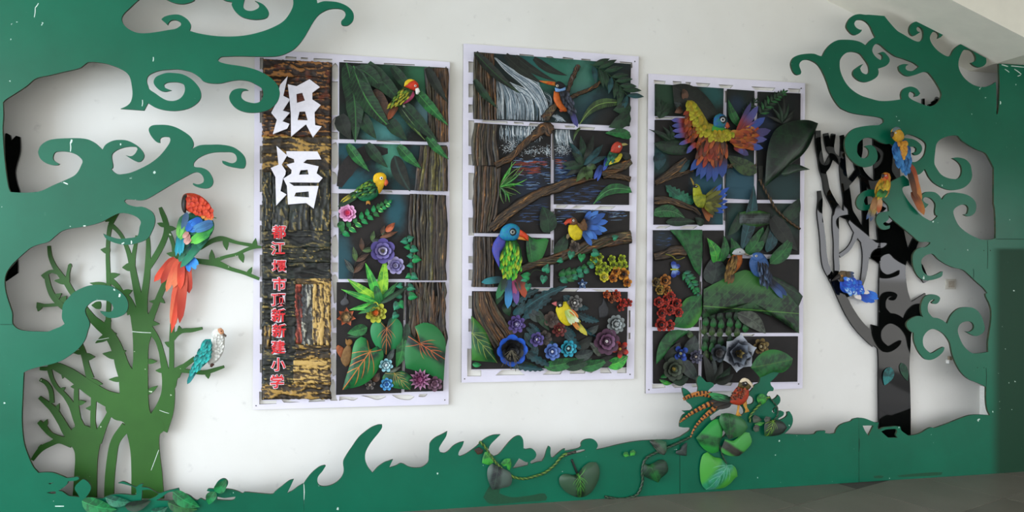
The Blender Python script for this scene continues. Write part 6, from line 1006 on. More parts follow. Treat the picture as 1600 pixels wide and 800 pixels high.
part(b, 'back', '899,346 906,349 913,341 921,356 918,362 907,360', d + .004, .012, paint('6a4a2c', .6, .25)); part(b, 'breast', '889,352 898,348 906,356 911,364 907,374 898,376 891,369 888,360', d + .004, .014, paint('d8c01c', .6, .15)); part(b, 'head', '890,342 895,339.5 900,342 903,348 898,352 891,351', d + .012, .010, paint('6a4a30', .6, .25)); part(b, 'beak', '881,349c 886,343 893,341 895,345 893,350 888,349 884,352', d + .014, .009, paint('c04428', .5, .2)); eye(b, 896.5, 344.5, 1.7, d + .023)
for q in ('886,366 890,365 891,369 887,374 885,371', '893,375 897,374 898,378 895,381 893,379'): part(b, 'claw', q, d, .005, paint('7a6a4a', .6, .15))
b = bird('yellow bird with black face and pink beak in the bottom middle picture', 885, 508, L0); d = L0 + .038
feathers(b, [(896, 500, 917, 524, 8), (898, 501, 911, 521, 7), (894, 500, 905, 516, 7), (892, 496, 907, 503, 6)], d - .002, [FT('8a8a24', 'c8c040'), FT('4a4a1c', 'd0c850'), FT('c8742c', 'd8903c')], name='tail_feather'); part(b, 'body', '877,473 885,471 892,482 897,490 892,497 894,507 886,509 876,502 870,490 869,481', d, .016, paint('d8c41c', .6, .12)); feathers(b, [(884, 484, 893, 507, 8), (887, 484, 900, 500, 8), (890, 484, 903, 497, 7), (888, 488, 897, 505, 7), (892, 493, 904, 503, 7)], d + .014, [FT('a8c060', 'd8e4b0'), FT('c0d080', 'e8ecd0'), FT('c8682c', 'd08434')], name='wing_feather')
part(b, 'face', '868.5,474 874,469 880,472 879,479 872,481', d + .014, .008, paint('14130f', .6, .2)); part(b, 'beak', '862,474c 866,472 870,471 870,479 866,477', d + .014, .007, paint('c86a6a', .5, .15)); eye(b, 875.5, 477, 1.8, d + .022)
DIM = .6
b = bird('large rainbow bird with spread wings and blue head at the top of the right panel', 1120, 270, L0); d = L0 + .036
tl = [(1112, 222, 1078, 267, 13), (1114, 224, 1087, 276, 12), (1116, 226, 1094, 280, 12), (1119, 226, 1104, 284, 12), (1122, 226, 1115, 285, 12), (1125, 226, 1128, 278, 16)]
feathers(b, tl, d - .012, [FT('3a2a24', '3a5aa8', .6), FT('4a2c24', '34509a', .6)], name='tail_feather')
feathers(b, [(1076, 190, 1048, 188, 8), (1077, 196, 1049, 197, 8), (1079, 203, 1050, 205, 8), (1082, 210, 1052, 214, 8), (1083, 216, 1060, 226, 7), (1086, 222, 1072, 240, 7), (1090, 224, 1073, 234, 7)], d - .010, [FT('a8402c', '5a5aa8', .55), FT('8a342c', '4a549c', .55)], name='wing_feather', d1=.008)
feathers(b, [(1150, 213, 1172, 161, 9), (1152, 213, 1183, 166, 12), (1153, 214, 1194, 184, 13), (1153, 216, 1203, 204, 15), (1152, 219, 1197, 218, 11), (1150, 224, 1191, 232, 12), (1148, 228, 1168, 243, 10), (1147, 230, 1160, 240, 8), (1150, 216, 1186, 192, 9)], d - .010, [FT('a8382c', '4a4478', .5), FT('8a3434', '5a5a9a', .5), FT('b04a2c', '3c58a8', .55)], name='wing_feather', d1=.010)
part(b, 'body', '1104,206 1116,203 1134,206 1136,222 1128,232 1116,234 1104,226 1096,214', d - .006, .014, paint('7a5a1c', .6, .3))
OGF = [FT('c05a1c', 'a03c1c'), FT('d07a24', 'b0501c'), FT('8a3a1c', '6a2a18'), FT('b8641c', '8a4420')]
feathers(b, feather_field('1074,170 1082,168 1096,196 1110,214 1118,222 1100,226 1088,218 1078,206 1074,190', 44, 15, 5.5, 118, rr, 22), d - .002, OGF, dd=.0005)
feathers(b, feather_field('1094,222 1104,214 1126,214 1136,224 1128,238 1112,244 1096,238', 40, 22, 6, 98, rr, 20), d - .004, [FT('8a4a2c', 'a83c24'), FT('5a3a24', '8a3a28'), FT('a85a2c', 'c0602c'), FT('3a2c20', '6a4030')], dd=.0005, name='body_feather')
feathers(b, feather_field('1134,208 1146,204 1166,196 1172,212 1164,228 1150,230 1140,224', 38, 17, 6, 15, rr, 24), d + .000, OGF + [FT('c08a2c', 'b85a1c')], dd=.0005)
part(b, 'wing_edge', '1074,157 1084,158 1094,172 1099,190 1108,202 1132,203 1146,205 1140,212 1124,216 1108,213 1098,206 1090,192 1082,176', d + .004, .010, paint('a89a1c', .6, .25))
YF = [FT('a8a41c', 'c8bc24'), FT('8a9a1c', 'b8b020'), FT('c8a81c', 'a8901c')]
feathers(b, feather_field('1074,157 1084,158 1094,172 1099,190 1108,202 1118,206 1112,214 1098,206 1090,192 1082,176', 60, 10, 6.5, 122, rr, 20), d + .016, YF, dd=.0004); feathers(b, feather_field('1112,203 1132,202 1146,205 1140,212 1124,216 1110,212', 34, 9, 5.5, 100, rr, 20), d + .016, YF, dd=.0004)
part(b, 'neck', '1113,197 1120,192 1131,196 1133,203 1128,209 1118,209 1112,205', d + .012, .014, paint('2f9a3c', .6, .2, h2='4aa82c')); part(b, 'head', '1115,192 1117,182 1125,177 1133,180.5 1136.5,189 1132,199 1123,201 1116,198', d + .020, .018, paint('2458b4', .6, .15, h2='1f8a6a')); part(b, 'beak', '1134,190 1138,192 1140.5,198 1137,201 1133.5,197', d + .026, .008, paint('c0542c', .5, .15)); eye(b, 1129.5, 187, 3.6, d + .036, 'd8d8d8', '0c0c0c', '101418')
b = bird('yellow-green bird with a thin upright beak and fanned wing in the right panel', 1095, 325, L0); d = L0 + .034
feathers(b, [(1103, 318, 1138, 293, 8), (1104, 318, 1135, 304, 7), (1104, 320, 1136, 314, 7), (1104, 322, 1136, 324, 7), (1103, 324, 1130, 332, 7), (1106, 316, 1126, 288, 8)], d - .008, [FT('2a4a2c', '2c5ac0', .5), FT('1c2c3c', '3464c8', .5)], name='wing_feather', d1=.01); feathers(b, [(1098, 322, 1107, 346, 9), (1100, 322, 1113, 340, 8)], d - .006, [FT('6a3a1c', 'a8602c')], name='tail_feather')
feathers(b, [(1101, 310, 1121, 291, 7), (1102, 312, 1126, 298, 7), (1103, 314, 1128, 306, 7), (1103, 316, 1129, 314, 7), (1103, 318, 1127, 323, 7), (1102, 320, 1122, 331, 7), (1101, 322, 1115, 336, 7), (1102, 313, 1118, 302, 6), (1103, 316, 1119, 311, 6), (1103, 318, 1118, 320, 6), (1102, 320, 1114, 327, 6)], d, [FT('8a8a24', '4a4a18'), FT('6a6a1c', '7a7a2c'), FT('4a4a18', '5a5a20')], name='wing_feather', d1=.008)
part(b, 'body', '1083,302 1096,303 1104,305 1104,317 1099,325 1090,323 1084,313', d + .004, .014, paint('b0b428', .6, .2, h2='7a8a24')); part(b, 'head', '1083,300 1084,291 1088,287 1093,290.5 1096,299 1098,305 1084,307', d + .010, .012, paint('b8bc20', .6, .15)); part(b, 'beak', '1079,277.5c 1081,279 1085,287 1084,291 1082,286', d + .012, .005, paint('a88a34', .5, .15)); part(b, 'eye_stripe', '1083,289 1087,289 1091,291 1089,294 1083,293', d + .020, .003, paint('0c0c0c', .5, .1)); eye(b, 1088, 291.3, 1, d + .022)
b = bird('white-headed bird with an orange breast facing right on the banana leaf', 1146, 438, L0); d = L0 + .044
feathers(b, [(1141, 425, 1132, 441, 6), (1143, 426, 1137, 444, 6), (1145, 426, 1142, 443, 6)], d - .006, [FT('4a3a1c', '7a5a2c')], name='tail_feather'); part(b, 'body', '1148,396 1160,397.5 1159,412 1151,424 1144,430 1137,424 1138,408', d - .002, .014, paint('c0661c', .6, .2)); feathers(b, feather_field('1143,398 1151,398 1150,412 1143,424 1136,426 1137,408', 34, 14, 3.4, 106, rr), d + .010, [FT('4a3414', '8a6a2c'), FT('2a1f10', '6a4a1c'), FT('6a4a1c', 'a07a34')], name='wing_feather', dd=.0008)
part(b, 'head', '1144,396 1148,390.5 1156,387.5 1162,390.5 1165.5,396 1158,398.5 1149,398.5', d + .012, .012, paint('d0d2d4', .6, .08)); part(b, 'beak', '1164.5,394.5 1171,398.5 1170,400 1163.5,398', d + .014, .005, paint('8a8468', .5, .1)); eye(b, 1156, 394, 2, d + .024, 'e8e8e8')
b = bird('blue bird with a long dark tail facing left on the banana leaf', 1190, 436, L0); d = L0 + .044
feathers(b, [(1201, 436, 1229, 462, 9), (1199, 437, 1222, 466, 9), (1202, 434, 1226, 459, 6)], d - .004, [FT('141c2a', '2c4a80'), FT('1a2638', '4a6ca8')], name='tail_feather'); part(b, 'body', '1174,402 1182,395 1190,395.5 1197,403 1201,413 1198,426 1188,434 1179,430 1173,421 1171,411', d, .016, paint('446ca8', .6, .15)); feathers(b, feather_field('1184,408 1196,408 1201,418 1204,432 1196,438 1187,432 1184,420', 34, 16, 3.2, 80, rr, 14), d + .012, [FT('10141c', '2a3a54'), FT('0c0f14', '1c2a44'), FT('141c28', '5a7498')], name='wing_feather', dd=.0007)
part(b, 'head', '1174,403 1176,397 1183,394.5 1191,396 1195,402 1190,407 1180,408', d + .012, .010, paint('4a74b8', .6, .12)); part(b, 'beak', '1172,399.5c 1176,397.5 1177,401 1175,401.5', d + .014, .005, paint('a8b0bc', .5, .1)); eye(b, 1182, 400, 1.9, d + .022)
DIM = 1.0
D1 = .066
b = bird('scarlet macaw with blue and green wings perched on the green tree, tail hanging', 300, 420, D1); d = D1 + .03
RF = [FT('b03420', 'd8482c'), FT('c04a30', 'a8301c'), FT('d8583c', 'e07850')]
feathers(b, [(272, 402, 241, 440, 12), (275, 404, 252, 443, 12), (279, 405, 260, 456, 11), (286, 410, 284, 440, 12), (290, 408, 296, 458, 17), (278, 440, 270, 514, 15), (284, 438, 268, 520, 9), (288, 420, 281, 505, 14), (285, 405, 271, 450, 13), (284, 408, 282, 452, 12)], d - .016, RF, name='tail_feather', dd=.0018)
part(b, 'body', '292,336 306,330 322,337 333,345 334,358 326,372 312,386 300,398 288,404 281,398 280,380 277,360 281,346', d - .006, .026, paint('1f6a4c', .6, .25)); feathers(b, feather_field('294,338 322,342 331,352 324,370 304,392 286,396 282,366', 26, 18, 8, 120, rr, 16), d + .016, [FT('175a44', '2a7a5a'), FT('1a4a54', '24664a')], dd=.0006)
feathers(b, [(284, 348, 275, 400, 8), (286, 352, 281, 400, 8), (288, 356, 285, 396, 6)], d + .034, [FT('1c6a7a', '249ab0')], name='wing_feather'); feathers(b, [(290, 345, 282, 375, 11), (288, 336, 279, 372, 13), (292, 332, 286, 362, 10)], d + .040, [FT('1f7a3c', '5ab84a'), FT('2a6a4a', '7ac85a'), FT('3c5a7a', '44688a')], name='wing_feather')
feathers(b, [(318, 350, 296, 362, 10), (316, 344, 290, 358, 11), (314, 342, 292, 352, 11), (302, 346, 292, 362, 10)], d + .042, [FT('1c5ab0', '2a78d0'), FT('2466b8', '1f60c0')], name='back_feather'); feathers(b, [(332, 346, 300, 358, 11), (333, 350, 304, 362, 10)], d + .046, [FT('3c6a9a', '4a88b8'), FT('34608a', '3f7aa8')], name='wing_feather'); feathers(b, [(333, 352, 298, 380, 14), (331, 358, 297, 376, 11), (328, 364, 303, 381, 10)], d + .044, [FT('2a8a3c', '6acc4c'), FT('1f7a38', '58b848')], name='wing_feather')
feathers(b, [(296, 366, 288, 380, 7), (294, 362, 286, 372, 7), (298, 372, 290, 382, 7)], d + .046, [FT('c08a80', 'd8a498')], name='back_feather'); feathers(b, [(328, 366, 290, 404, 11), (320, 374, 282, 418, 12), (314, 380, 294, 404, 10)], d + .022, [FT('16604a', '1f7a58'), FT('1a6a4a', '258060')], name='wing_feather')
feathers(b, [(292, 400, 296, 425, 9), (297, 401, 306, 421, 9), (288, 400, 289, 416, 8), (299, 402, 310, 414, 8)], d + .010, [FT('1c60b8', '2c86dc'), FT('2470c8', '3f9ae8')], name='tail_covert')
part(b, 'head', '284,312 287,304 296,301.5 308,303.5 319,310 328,320 333,333 331,344 322,338 312,335 300,333 290,328 285,322', d + .020, .024, paint('c83418', .6, .2, 40, h2='d8502c')); feathers(b, feather_field('292,306 312,308 328,324 330,338 312,333 296,326', 24, 9, 7, 55, rr, 22), d + .036, [FT('c8321a', 'e0502c'), FT('b82c18', 'd0421f')], dd=.0005, name='head_feather'); feathers(b, [(322, 334, 324, 347, 8), (326, 336, 331, 346, 7), (318, 332, 317, 342, 7)], d + .034, [FT('c86a24', 'd88a3c')], name='nape_feather')
part(b, 'beak', '291,303 287,305 284,312 283.5,322 286,331 290,334c 292,322 293,312 292.5,305', d + .028, .016, paint('2c2a24', .4, .2)); part(b, 'face_patch', '292,304 297,306 301,312 299,319 294,322 292.5,314', d + .042, .004, paint('d06448', .6, .15)); eye(b, 298, 311, 1.6, d + .046)
tag(obj('pin_stub', tube_mesh([(328, 338), (338, 341)], d + .01, .003), paint('5a8a3c', .6)), 'thin green twig tip poking out behind the macaw nape', 'twig')
D2 = D1 + .01; b = bird('pigeon with teal wing, white breast and orange face on the lower green branch', 330, 575, D2); d = D2 + .02
feathers(b, [(308, 574, 293, 600, 8), (306, 572, 296, 590, 7)], d - .006, [FT('0f6a6a', '167a78')], name='tail_feather'); part(b, 'breast', '333,514 344,512 350,520 351,536 348,552 338,566 326,570 322,552 328,532', d, .020, paint('c8c8c0', .7, .15, 90)); feathers(b, feather_field('334,520 349,524 349,544 340,560 334,552', 30, 6, 4, 100, rr, 30), d + .016, [FT('d8d8d0', 'b8b8b0'), FT('e4e4dc', 'c8c8c0')], dd=.0004, name='breast_feather')
part(b, 'wing', '320,530 331,530 334,542 332,556 322,568 308,580 300,582 304,566 312,546', d + .008, .014, paint('128078', .6, .2)); feathers(b, feather_field('320,531 331,532 333,544 330,556 318,566 304,578 303,570 312,548', 40, 12, 5, 118, rr, 14), d + .018, [FT('0f6a68', '1c9a94'), FT('14807a', '22aaa2'), FT('0c5a5a', '188880')], dd=.0006, name='wing_feather')
part(b, 'head', '333,520 335,515 341,512 347,514 350,521 346,530 337,530', d + .016, .014, paint('d4d2c8', .7, .12, 90)); part(b, 'face', '340,514 345,512.5 349,516 350,521 345,523 341,519', d + .028, .005, paint('c08a64', .6, .15)); part(b, 'beak', '349,520c 354,524 353,527 348,524', d + .024, .005, paint('5a4a3c', .5, .1)); eye(b, 345.5, 517.5, 1.1, d + .032, '8a3a24'); part(b, 'claw', '329,568 332,566 335,570 331,574 328,573', d, .005, paint('4a2c20', .6, .1))
DIM = .75; D3 = BD + .004; b = bird('blue and yellow macaw hanging on the right curling board, orange tail', 1413, 270, D3); d = D3 + .03
feathers(b, [(1420, 258, 1438, 318, 13), (1422, 256, 1432, 300, 11), (1426, 300, 1443, 336, 11), (1424, 300, 1438, 332, 9), (1418, 262, 1430, 310, 9)], d - .014, [FT('b0641c', 'c8803c'), FT('a0441c', 'c06c34'), FT('8a4a1c', 'b8702c'), FT('6a3414', 'a85a24'), FT('3a2414', '6a3c1c')], name='tail_feather', dd=.002)
part(b, 'body', '1400,220 1416,218 1420,236 1420,256 1414,270 1406,262 1398,248 1394,232', d - .004, .022, paint('1f5a94', .6, .25)); feathers(b, feather_field('1396,224 1404,226 1408,246 1412,264 1402,256 1395,240', 16, 16, 6, 76, rr, 8), d + .014, [FT('16508c', '2a78b8'), FT('1c5a98', '3a86c4')], dd=.0007, name='wing_feather'); feathers(b, feather_field('1413,222 1420,228 1421,250 1417,262 1412,250', 12, 14, 5, 92, rr, 8), d + .014, [FT('144478', '22669c'), FT('1c5a94', '2f78b0')], dd=.0007, name='wing_feather')
feathers(b, feather_field('1402,220 1413,219 1415,236 1412,246 1407,236', 16, 9, 5, 85, rr, 14), d + .022, [FT('b87a1c', 'd89c2c'), FT('c8881c', 'd0902c')], dd=.0006, name='back_feather'); part(b, 'head', '1393,212 1393,204 1398,199.5 1405,201 1411,207 1413,215 1408,222 1400,221', d + .016, .018, paint('c08a1c', .6, .25, h2='d8a82c')); part(b, 'crown', '1394,205 1397,199.5 1403,198 1408,202 1402,203 1397,207', d + .030, .006, paint('6a7a7c', .6, .2)); part(b, 'beak', '1394,205 1391.5,209 1393,216 1396,213 1397,208', d + .026, .007, paint('2a241c', .5, .2)); eye(b, 1400, 207.5, 1.1, d + .034)
b = bird('yellow and green sun conure with a red face on the right curling board', 1378, 308, D3); d = D3 + .026
feathers(b, [(1370, 308, 1353, 343, 8), (1372, 308, 1359, 346, 7), (1373, 308, 1361, 330, 8), (1375, 310, 1371, 333, 8), (1368, 308, 1360, 328, 9)], d - .010, [FT('8a7a34', '3a5a8a', .75), FT('a88a3c', '34507a', .75), FT('c8a878', 'b88a5a'), FT('d0a070', 'b85a2c'), FT('9a6a3c', 'a87a4c')], name='tail_feather', dd=.002)
part(b, 'body', '1378,278 1390,276 1392,288 1388,302 1380,308 1370,308 1367,300 1370,288', d, .018, paint('c08a1c', .6, .25)); feathers(b, feather_field('1378,282 1389,280 1391,290 1386,300 1374,300 1369,296', 28, 12, 4.5, 112, rr, 16), d + .012, [FT('c09a1c', 'd8b428'), FT('b0701c', 'd0902c'), FT('8a7a1c', 'b8a024')], dd=.0006); feathers(b, [(1374, 298, 1370, 308, 6), (1380, 297, 1374, 309, 6), (1385, 296, 1378, 309, 6), (1377, 296, 1369, 305, 6)], d + .026, [FT('1c5a2c', '2f7a34'), FT('245a24', '3c8a34')], name='wing_feather')
part(b, 'head', '1378,280 1378,272 1384,269 1390,271 1392,279 1389,285 1383,286', d + .014, .014, paint('c8901c', .6, .2, h2='c0581c')); part(b, 'face', '1382,272 1387,272 1389,277 1386,281 1382,278', d + .026, .005, paint('b83c1c', .6, .2)); part(b, 'beak', '1378.5,272 1381,271 1382,276 1379,278.5 1377.5,275', d + .024, .006, paint('2a241f', .5, .2)); eye(b, 1384.5, 274.5, 1, d + .031)
DIM = 1.0; D4 = .04; b = bird('blue jay with brown head and white-banded tail on the black tree', 1335, 460, D4); d = D4 + .03
feathers(b, [(1338, 458, 1358, 472, 11), (1342, 456, 1371, 462, 11), (1340, 458, 1366, 472, 11), (1344, 458, 1372, 467, 9)], d - .006, [FT('16409a', '1c5ac0'), FT('1a3a9a', '2c70d0')], name='tail_feather'); feathers(b, [(1330, 452, 1345, 468, 8), (1334, 450, 1358, 458, 8), (1332, 454, 1340, 467, 7)], d, [FT('c8c0b8', 'e4dcd4')], name='tail_covert')
part(b, 'body', '1316,432 1328,430 1338,438 1346,448 1338,456 1322,458 1314,452 1313,440', d, .018, paint('1a4ab0', .6, .25)); feathers(b, feather_field('1316,434 1330,432 1342,444 1346,450 1334,456 1318,452', 40, 10, 6, 40, rr, 26), d + .014, [FT('143a9a', '2458c8'), FT('1c4ab0', '2a7ad0'), FT('1a3aa0', '1f50c0'), FT('2a6ac8', 'a8c8e4')], dd=.0006)
part(b, 'head', '1310,428 1314,423 1324,424 1331,429 1330,436 1322,440 1313,440', d + .012, .014, paint('5a4a34', .6, .3)); feathers(b, [(1322, 426, 1334, 427, 5), (1322, 430, 1334, 432, 5), (1320, 434, 1332, 437, 5)], d + .026, [FT('4a3e2c', '3a4a6a')], name='crest_feather'); part(b, 'beak', '1299,439.5c 1306,432 1312,427 1315,431 1312,436', d + .014, .008, paint('241f1c', .5, .2)); eye(b, 1316, 431, 1.3, d + .028, 'b87a2c')
DIM = .85; D5 = BD + .004; b = bird('long-tailed pheasant with red breast and banded tail on the bush board', 1152, 645, D5); d = D5 + .026
BN = m_ridge('14100b', '9a5c24', 'c8883c', None, .3, .7)
def banded(parent, path, w0, w1, d):
    c = smooth(path, closed=False, sub=6, ang=170); V, Fc, mi, n = [], [], [], len(c)
    for i, (x, y) in enumerate(c):
        a_, b__ = c[max(0, i - 1)], c[min(n - 1, i + 1)]; tx, ty = b__[0] - a_[0], b__[1] - a_[1]; l = math.hypot(tx, ty); w = w0 + (w1 - w0) * i / (n - 1)
        for s, h in ((-1, 0), (-.5, .005), (.0, .006), (.5, .005), (1, 0)): V.append(Q(x - ty / l * w / 2 * s, y + tx / l * w / 2 * s, d, h))
    for i in range(n - 1):
        for j in range(4): Fc.append((i * 5 + j, i * 5 + j + 1, i * 5 + j + 6, i * 5 + j + 5)); mi.append(1 if (i % 2 == 0 and R.random() < .8) else 0)
    o = obj('tail_feather', face_front(mesh_from(V, Fc)), [paint('b06c2c', .6, .25, 90), paint('2a1a10', .6, .3)], parent); o.data.polygons.foreach_set('material_index', mi)
banded(b, [(1112, 617), (1095, 615), (1080, 618), (1067, 624)], 10, 5, d - .010); banded(b, [(1118, 627), (1098, 636), (1080, 646), (1068, 655), (1062, 660)], 9, 2, d - .008); banded(b, [(1124, 632), (1108, 645), (1096, 656), (1086, 668), (1079, 683)], 9, 2, d - .012)
feathers(b, [(1140, 627, 1108, 626, 8), (1141, 630, 1112, 632, 8), (1142, 632, 1118, 638, 7)], d - .004, [FT('1c1c18', '2a241c')], name='tail_covert'); feathers(b, [(1140, 622, 1106, 615, 8), (1141, 626, 1110, 620, 8), (1141, 625, 1120, 617, 6)], d + .002, [FT('123a24', '2f8a4c'), FT('1a2c1c', '1f6a3c')], name='wing_feather')
part(b, 'body', '1141,624 1145,614 1153,604 1161,602 1170,608 1170,618 1165,628 1157,633 1147,632 1141,629', d, .020, paint('b83a1c', .6, .2, h2='a0381f')); feathers(b, feather_field('1147,614 1156,605 1166,606 1166,614 1152,622 1144,624', 20, 7, 4, 140, rr, 30), d + .016, [FT('8a3a1c', '2a1a10', .6), FT('a8481c', '3a2012', .6)], dd=.0005, name='back_feather')
part(b, 'head', '1153,604 1157,594 1163,591.5 1170,595 1175,602 1171,608 1164,609', d + .012, .014, paint('6a5a24', .6, .35, 140, h2='2a2410')); part(b, 'crest', '1156,597 1160,591.5 1166,591 1172,595 1177,603 1176,606c 1172,599 1166,594.5 1161,594.5 1158,598', d + .020, .005, paint('d8c8a8', .6, .1)); part(b, 'face', '1160,597 1166,596 1169,600 1165,604 1160,603', d + .026, .004, paint('1a150c', .6, .3)); eye(b, 1165, 599, .9, d + .03)
for q in ('1153,632 1156,632 1154,642 1157,648 1159,650 1148,651 1150,648 1152,641', '1163,626 1167,628 1166,633 1170,641 1171,643 1164,645 1165,640 1161,632'): part(b, 'leg', q, d - .006, .006, paint('c08a34', .6, .2), 80)
DIM = .7
# ---------------- vines and heart leaves on the low boards ----------------
VG = [m_ridge('16240e', '3a5a1c', '7aa03a'), m_ridge('0f1a12', '1c3324', '3a5a3a'), m_ridge('1a1512', '332e28', '5c584c')]
DB = BD + .012
for lb_, path, m_, r_ in (('twisted green vine sagging across the grass board', [(749, 690), (757, 697), (768, 714), (783, 731), (800, 744), (818, 748), (836, 744), (852, 738), (866, 727), (877, 714), (886, 708)], VG[0], .0085), ('dark twisted vine climbing from the floor to the bush board', [(945, 776), (955, 778), (970, 780), (986, 777), (995, 773), (1001, 763), (1004, 750), (1003, 738), (1006, 722), (1012, 714), (1026, 707), (1044, 699), (1060, 692), (1078, 683)], VG[1], .0095), ('green twisted vine by the round leaf on the bush board', [(1172, 660), (1172, 651), (1178, 642), (1187, 632), (1196, 624), (1203, 620)], VG[0], .008), ('short brown twig end at the upper end of the sagging vine', [(886, 709), (894, 707), (900, 705)], VG[2], .008), ('short dark vine hooked above the dark leaf on the bush board', [(1202, 620), (1207, 627), (1214, 636), (1215, 648), (1210, 656)], VG[1], .006), ('short dark vine above the teal-green hanging leaf', [(1124, 696), (1129, 712), (1135, 725)], VG[1], .006)):
    tag(obj('paper_vine', tube_mesh(path, DB, r_, 2, 110, 10, 9), m_), lb_, 'vine')
def bl(label, outline, base, tip, mat, dome=.025, rim=.006, d=BD + .010): return leafp(label, outline, base, tip, d, mat, dome, rim)
bl('small grey-brown curled leaf at the top of the sagging vine', '740,702c 748,698 755,703 753,708 746,710', (740, 702), (754, 706), lm('brown', '5a5048'), .01)
bl('small green heart leaf left of the sagging vine', '757,706c 762,705 767,713 771,722c 764,726 753,723 754,714', (758, 707), (771, 723), lm('bright', n=4), .012); bl('bright lime leaf right of the sagging vine', '797,716c 788,717 782,724 787,728 791,727 793,733 796,734c 799,726', (796, 718), (785, 729), lm('bright', '6ade4a', n=3), .012)
bl('large grey-green folded leaf under the sagging vine', '778,727c 768,724 762,731 761,744 765,757 769,765c 785,762 797,758 800,748c 797,738 787,732', (777, 728), (770, 765), lm('slate', '5a7a64', n=5, edge='56685e'), .03)
bl('big round dark green leaf with lime rays on the grass board', '903,739c 896,742 885,740 877,742 873,750 877,761 888,771 905,777 920,772 930,760 936,745 936,731 931,722 921,722 911,729', (903, 742), (906, 776), leafmat('14281a', '2a6a2c', '6ac03a', 5, 1.2, .16, '3a5a40', patch='1c2420', palm=True), .04, .004); tag(obj('paper_stalk', tube_mesh([(893, 718), (897, 728), (902, 740)], BD + .006, .007), lm('black')), 'dark stalk above the big round leaf', 'stalk')
bl('left half of the little lime leaf pair on the grass board', '983,712c 980,706 975,706 973,710 976,714', (983, 712), (974, 708), lm('bright', n=3), .008); bl('right half of the little lime leaf pair on the grass board', '984,712c 984,705 989,702 993,706 991,711', (984, 712), (992, 704), lm('bright', n=3), .008)
bl('dark green heart leaf beside the climbing vine', '1014,726c 1006,724 1003,733 1006,743 1018,749 1028,754c 1032,747 1042,738 1043,728 1038,719 1030,718 1022,722', (1014, 726), (1028, 754), lm('mid', n=4, edge='1a3a28'), .03); bl('curled grey-green leaf on the climbing vine', '1014,689c 1026,686 1040,690 1042,702 1037,711 1030,708 1022,700', (1016, 690), (1037, 711), lm('ash', '6a7a70', edge='3a6a4a'), .03); bl('grey leaf by the seam right of the climbing vine', '1062,702c 1066,695 1073,691c 1072,712c 1062,711 1055,708 1056,704', (1064, 703), (1073, 712), lm('slate', '5a8a6a'), .016)
bl('tall green heart leaf leaning left under the pheasant', '1124,692c 1128,680 1127,666 1122,654 1114,656 1102,667 1087,684c 1096,698 1106,706 1114,708 1122,705', (1125, 690), (1087, 684), lm('mid', '2a8a3c', n=4, edge='2a9a3c'), .03, d=BD + .016)
bl('grey-green mottled heart leaf under the pheasant feet', '1134,645c 1126,646 1123,656 1128,668 1138,686c 1150,683 1162,676 1168,667c 1162,656 1150,649 1142,646', (1135, 646), (1139, 686), lm('mid', '4a8a4a', n=5, edge='3a7a44', patch='39443a'), .035, d=BD + .030); bl('green heart leaf with a dark brown middle below the mottled one', '1129,694c 1132,686 1146,688 1160,674 1170,676 1174,690 1165,703 1154,712c 1140,712 1128,707 1126,701', (1130, 694), (1156, 711), leafmat('2a2a24', '3a3a30', '4a4a3c', 4, .5, .06, '4aa84a'), .022, d=BD + .014)
bl('crinkled teal and lime leaf hanging lowest on the bush board', '1135,725c 1126,716 1116,714 1105,706 1098,710 1094,722 1093,738 1096,757 1103,765c 1116,764 1130,762 1141,755 1147,748 1152,744 1150,733 1144,726', (1134, 726), (1103, 764), leafmat('147a4a', '2f9a6a', '7ac0a8', 4, 1.5, .16, '4aa83a', patch='4a988a', palm=True), .035, .004)
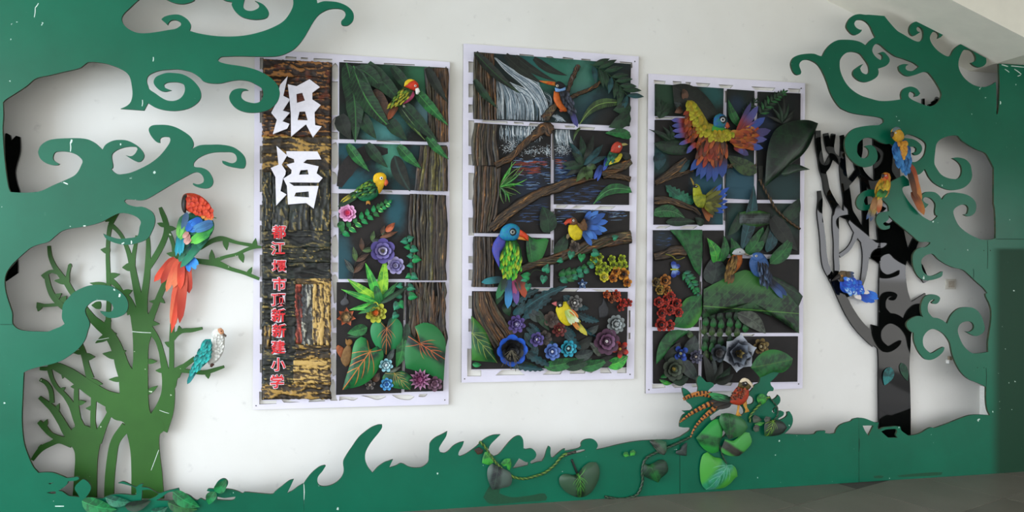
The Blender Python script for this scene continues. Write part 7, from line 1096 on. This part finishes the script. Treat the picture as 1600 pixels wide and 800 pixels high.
bl('dark leaf with yellow-green rays at the right of the bush board', '1202,656c 1194,662 1194,681c 1208,681 1222,677 1229,668 1224,660 1214,656', (1206, 657), (1196, 681), leafmat('16241a', '2c5a24', 'a0d03a', 5, 1.0, .14, '28342c', palm=True), .03, d=BD + .02); bl('small grey folded leaf on top of the rayed leaf', '1193,655c 1196,650 1204,652 1201,658 1195,660', (1193, 655), (1203, 656), lm('ash'), .01, d=BD + .03)
bl('round green leaf with a hole-like dark middle at the top of the bush board', '1182,621 1186,616 1192,615.5 1197,620 1196,628 1190,632 1184,629', (1183, 622), (1196, 626), lm('bright', n=3, patch='1a4a24'), .012); bl('small pale olive leaf at the middle of the bush board', '1175,653c 1178,648 1185,651 1190,656c 1182,660 1176,660', (1175, 653), (1190, 657), lm('ash', '5a8a5a'), .01); bl('small grey-green round leaf below the olive one', '1177,666c 1181,662 1186,666 1185,673 1180,675 1176,671', (1180, 663), (1181, 675), lm('ash', '4a7a5a'), .01); bl('tiny light green leaf between the olive leaf and the rayed leaf', '1178,663c 1184,659 1194,660c 1188,665', (1178, 663), (1194, 660), lm('bright'), .008)
for k, (lb_, b_, t_, w, kk) in enumerate((('emerald leaf at the bottom edge of the left board, leftmost', (128, 783), (182, 796), 26, 'emer'), ('dark emerald leaf right of the leftmost bottom leaf', (165, 778), (205, 784), 17, 'jade'), ('dark green leaf at the bottom by the tree foot', (196, 792), (236, 782), 17, 'deep'), ('green leaf left of the sharp leaf pair at the bottom', (262, 785), (308, 796), 20, 'mid'), ('sharp emerald leaf lying over the right end of the tree foot', (270, 768), (312, 792), 22, 'emer'), ('emerald sprout leaf standing up right of the green tree', (336, 768), (354, 749), 17, 'emer'), ('lower emerald sprout leaf right of the green tree', (336, 768), (326, 788), 16, 'emer'), ('dark teal leaf at the very bottom right of the tree foot', (236, 800), (262, 792), 14, 'jade'))): leaf(lb_, b_, t_, w, BD + .004 + .002 * k, lm(kk, n=4), 'ovate', 2, .004, .012)
for lb_, b_, t_, w, kk in (('teal painted leaf on the black trunk, left of the pair', (1392, 574), (1382, 602), 17, 'jade'), ('dark green painted leaf on the black trunk, right of the pair', (1408, 567), (1418, 595), 12, 'deep')): leaf(lb_, b_, t_, w, .037, leafmat('0f4a4a', '2a8a88', '14605c') if kk == 'jade' else leafmat('0f3a2a', '1f5a3c', '14402c'), 'ovate', 0, .001, .002)
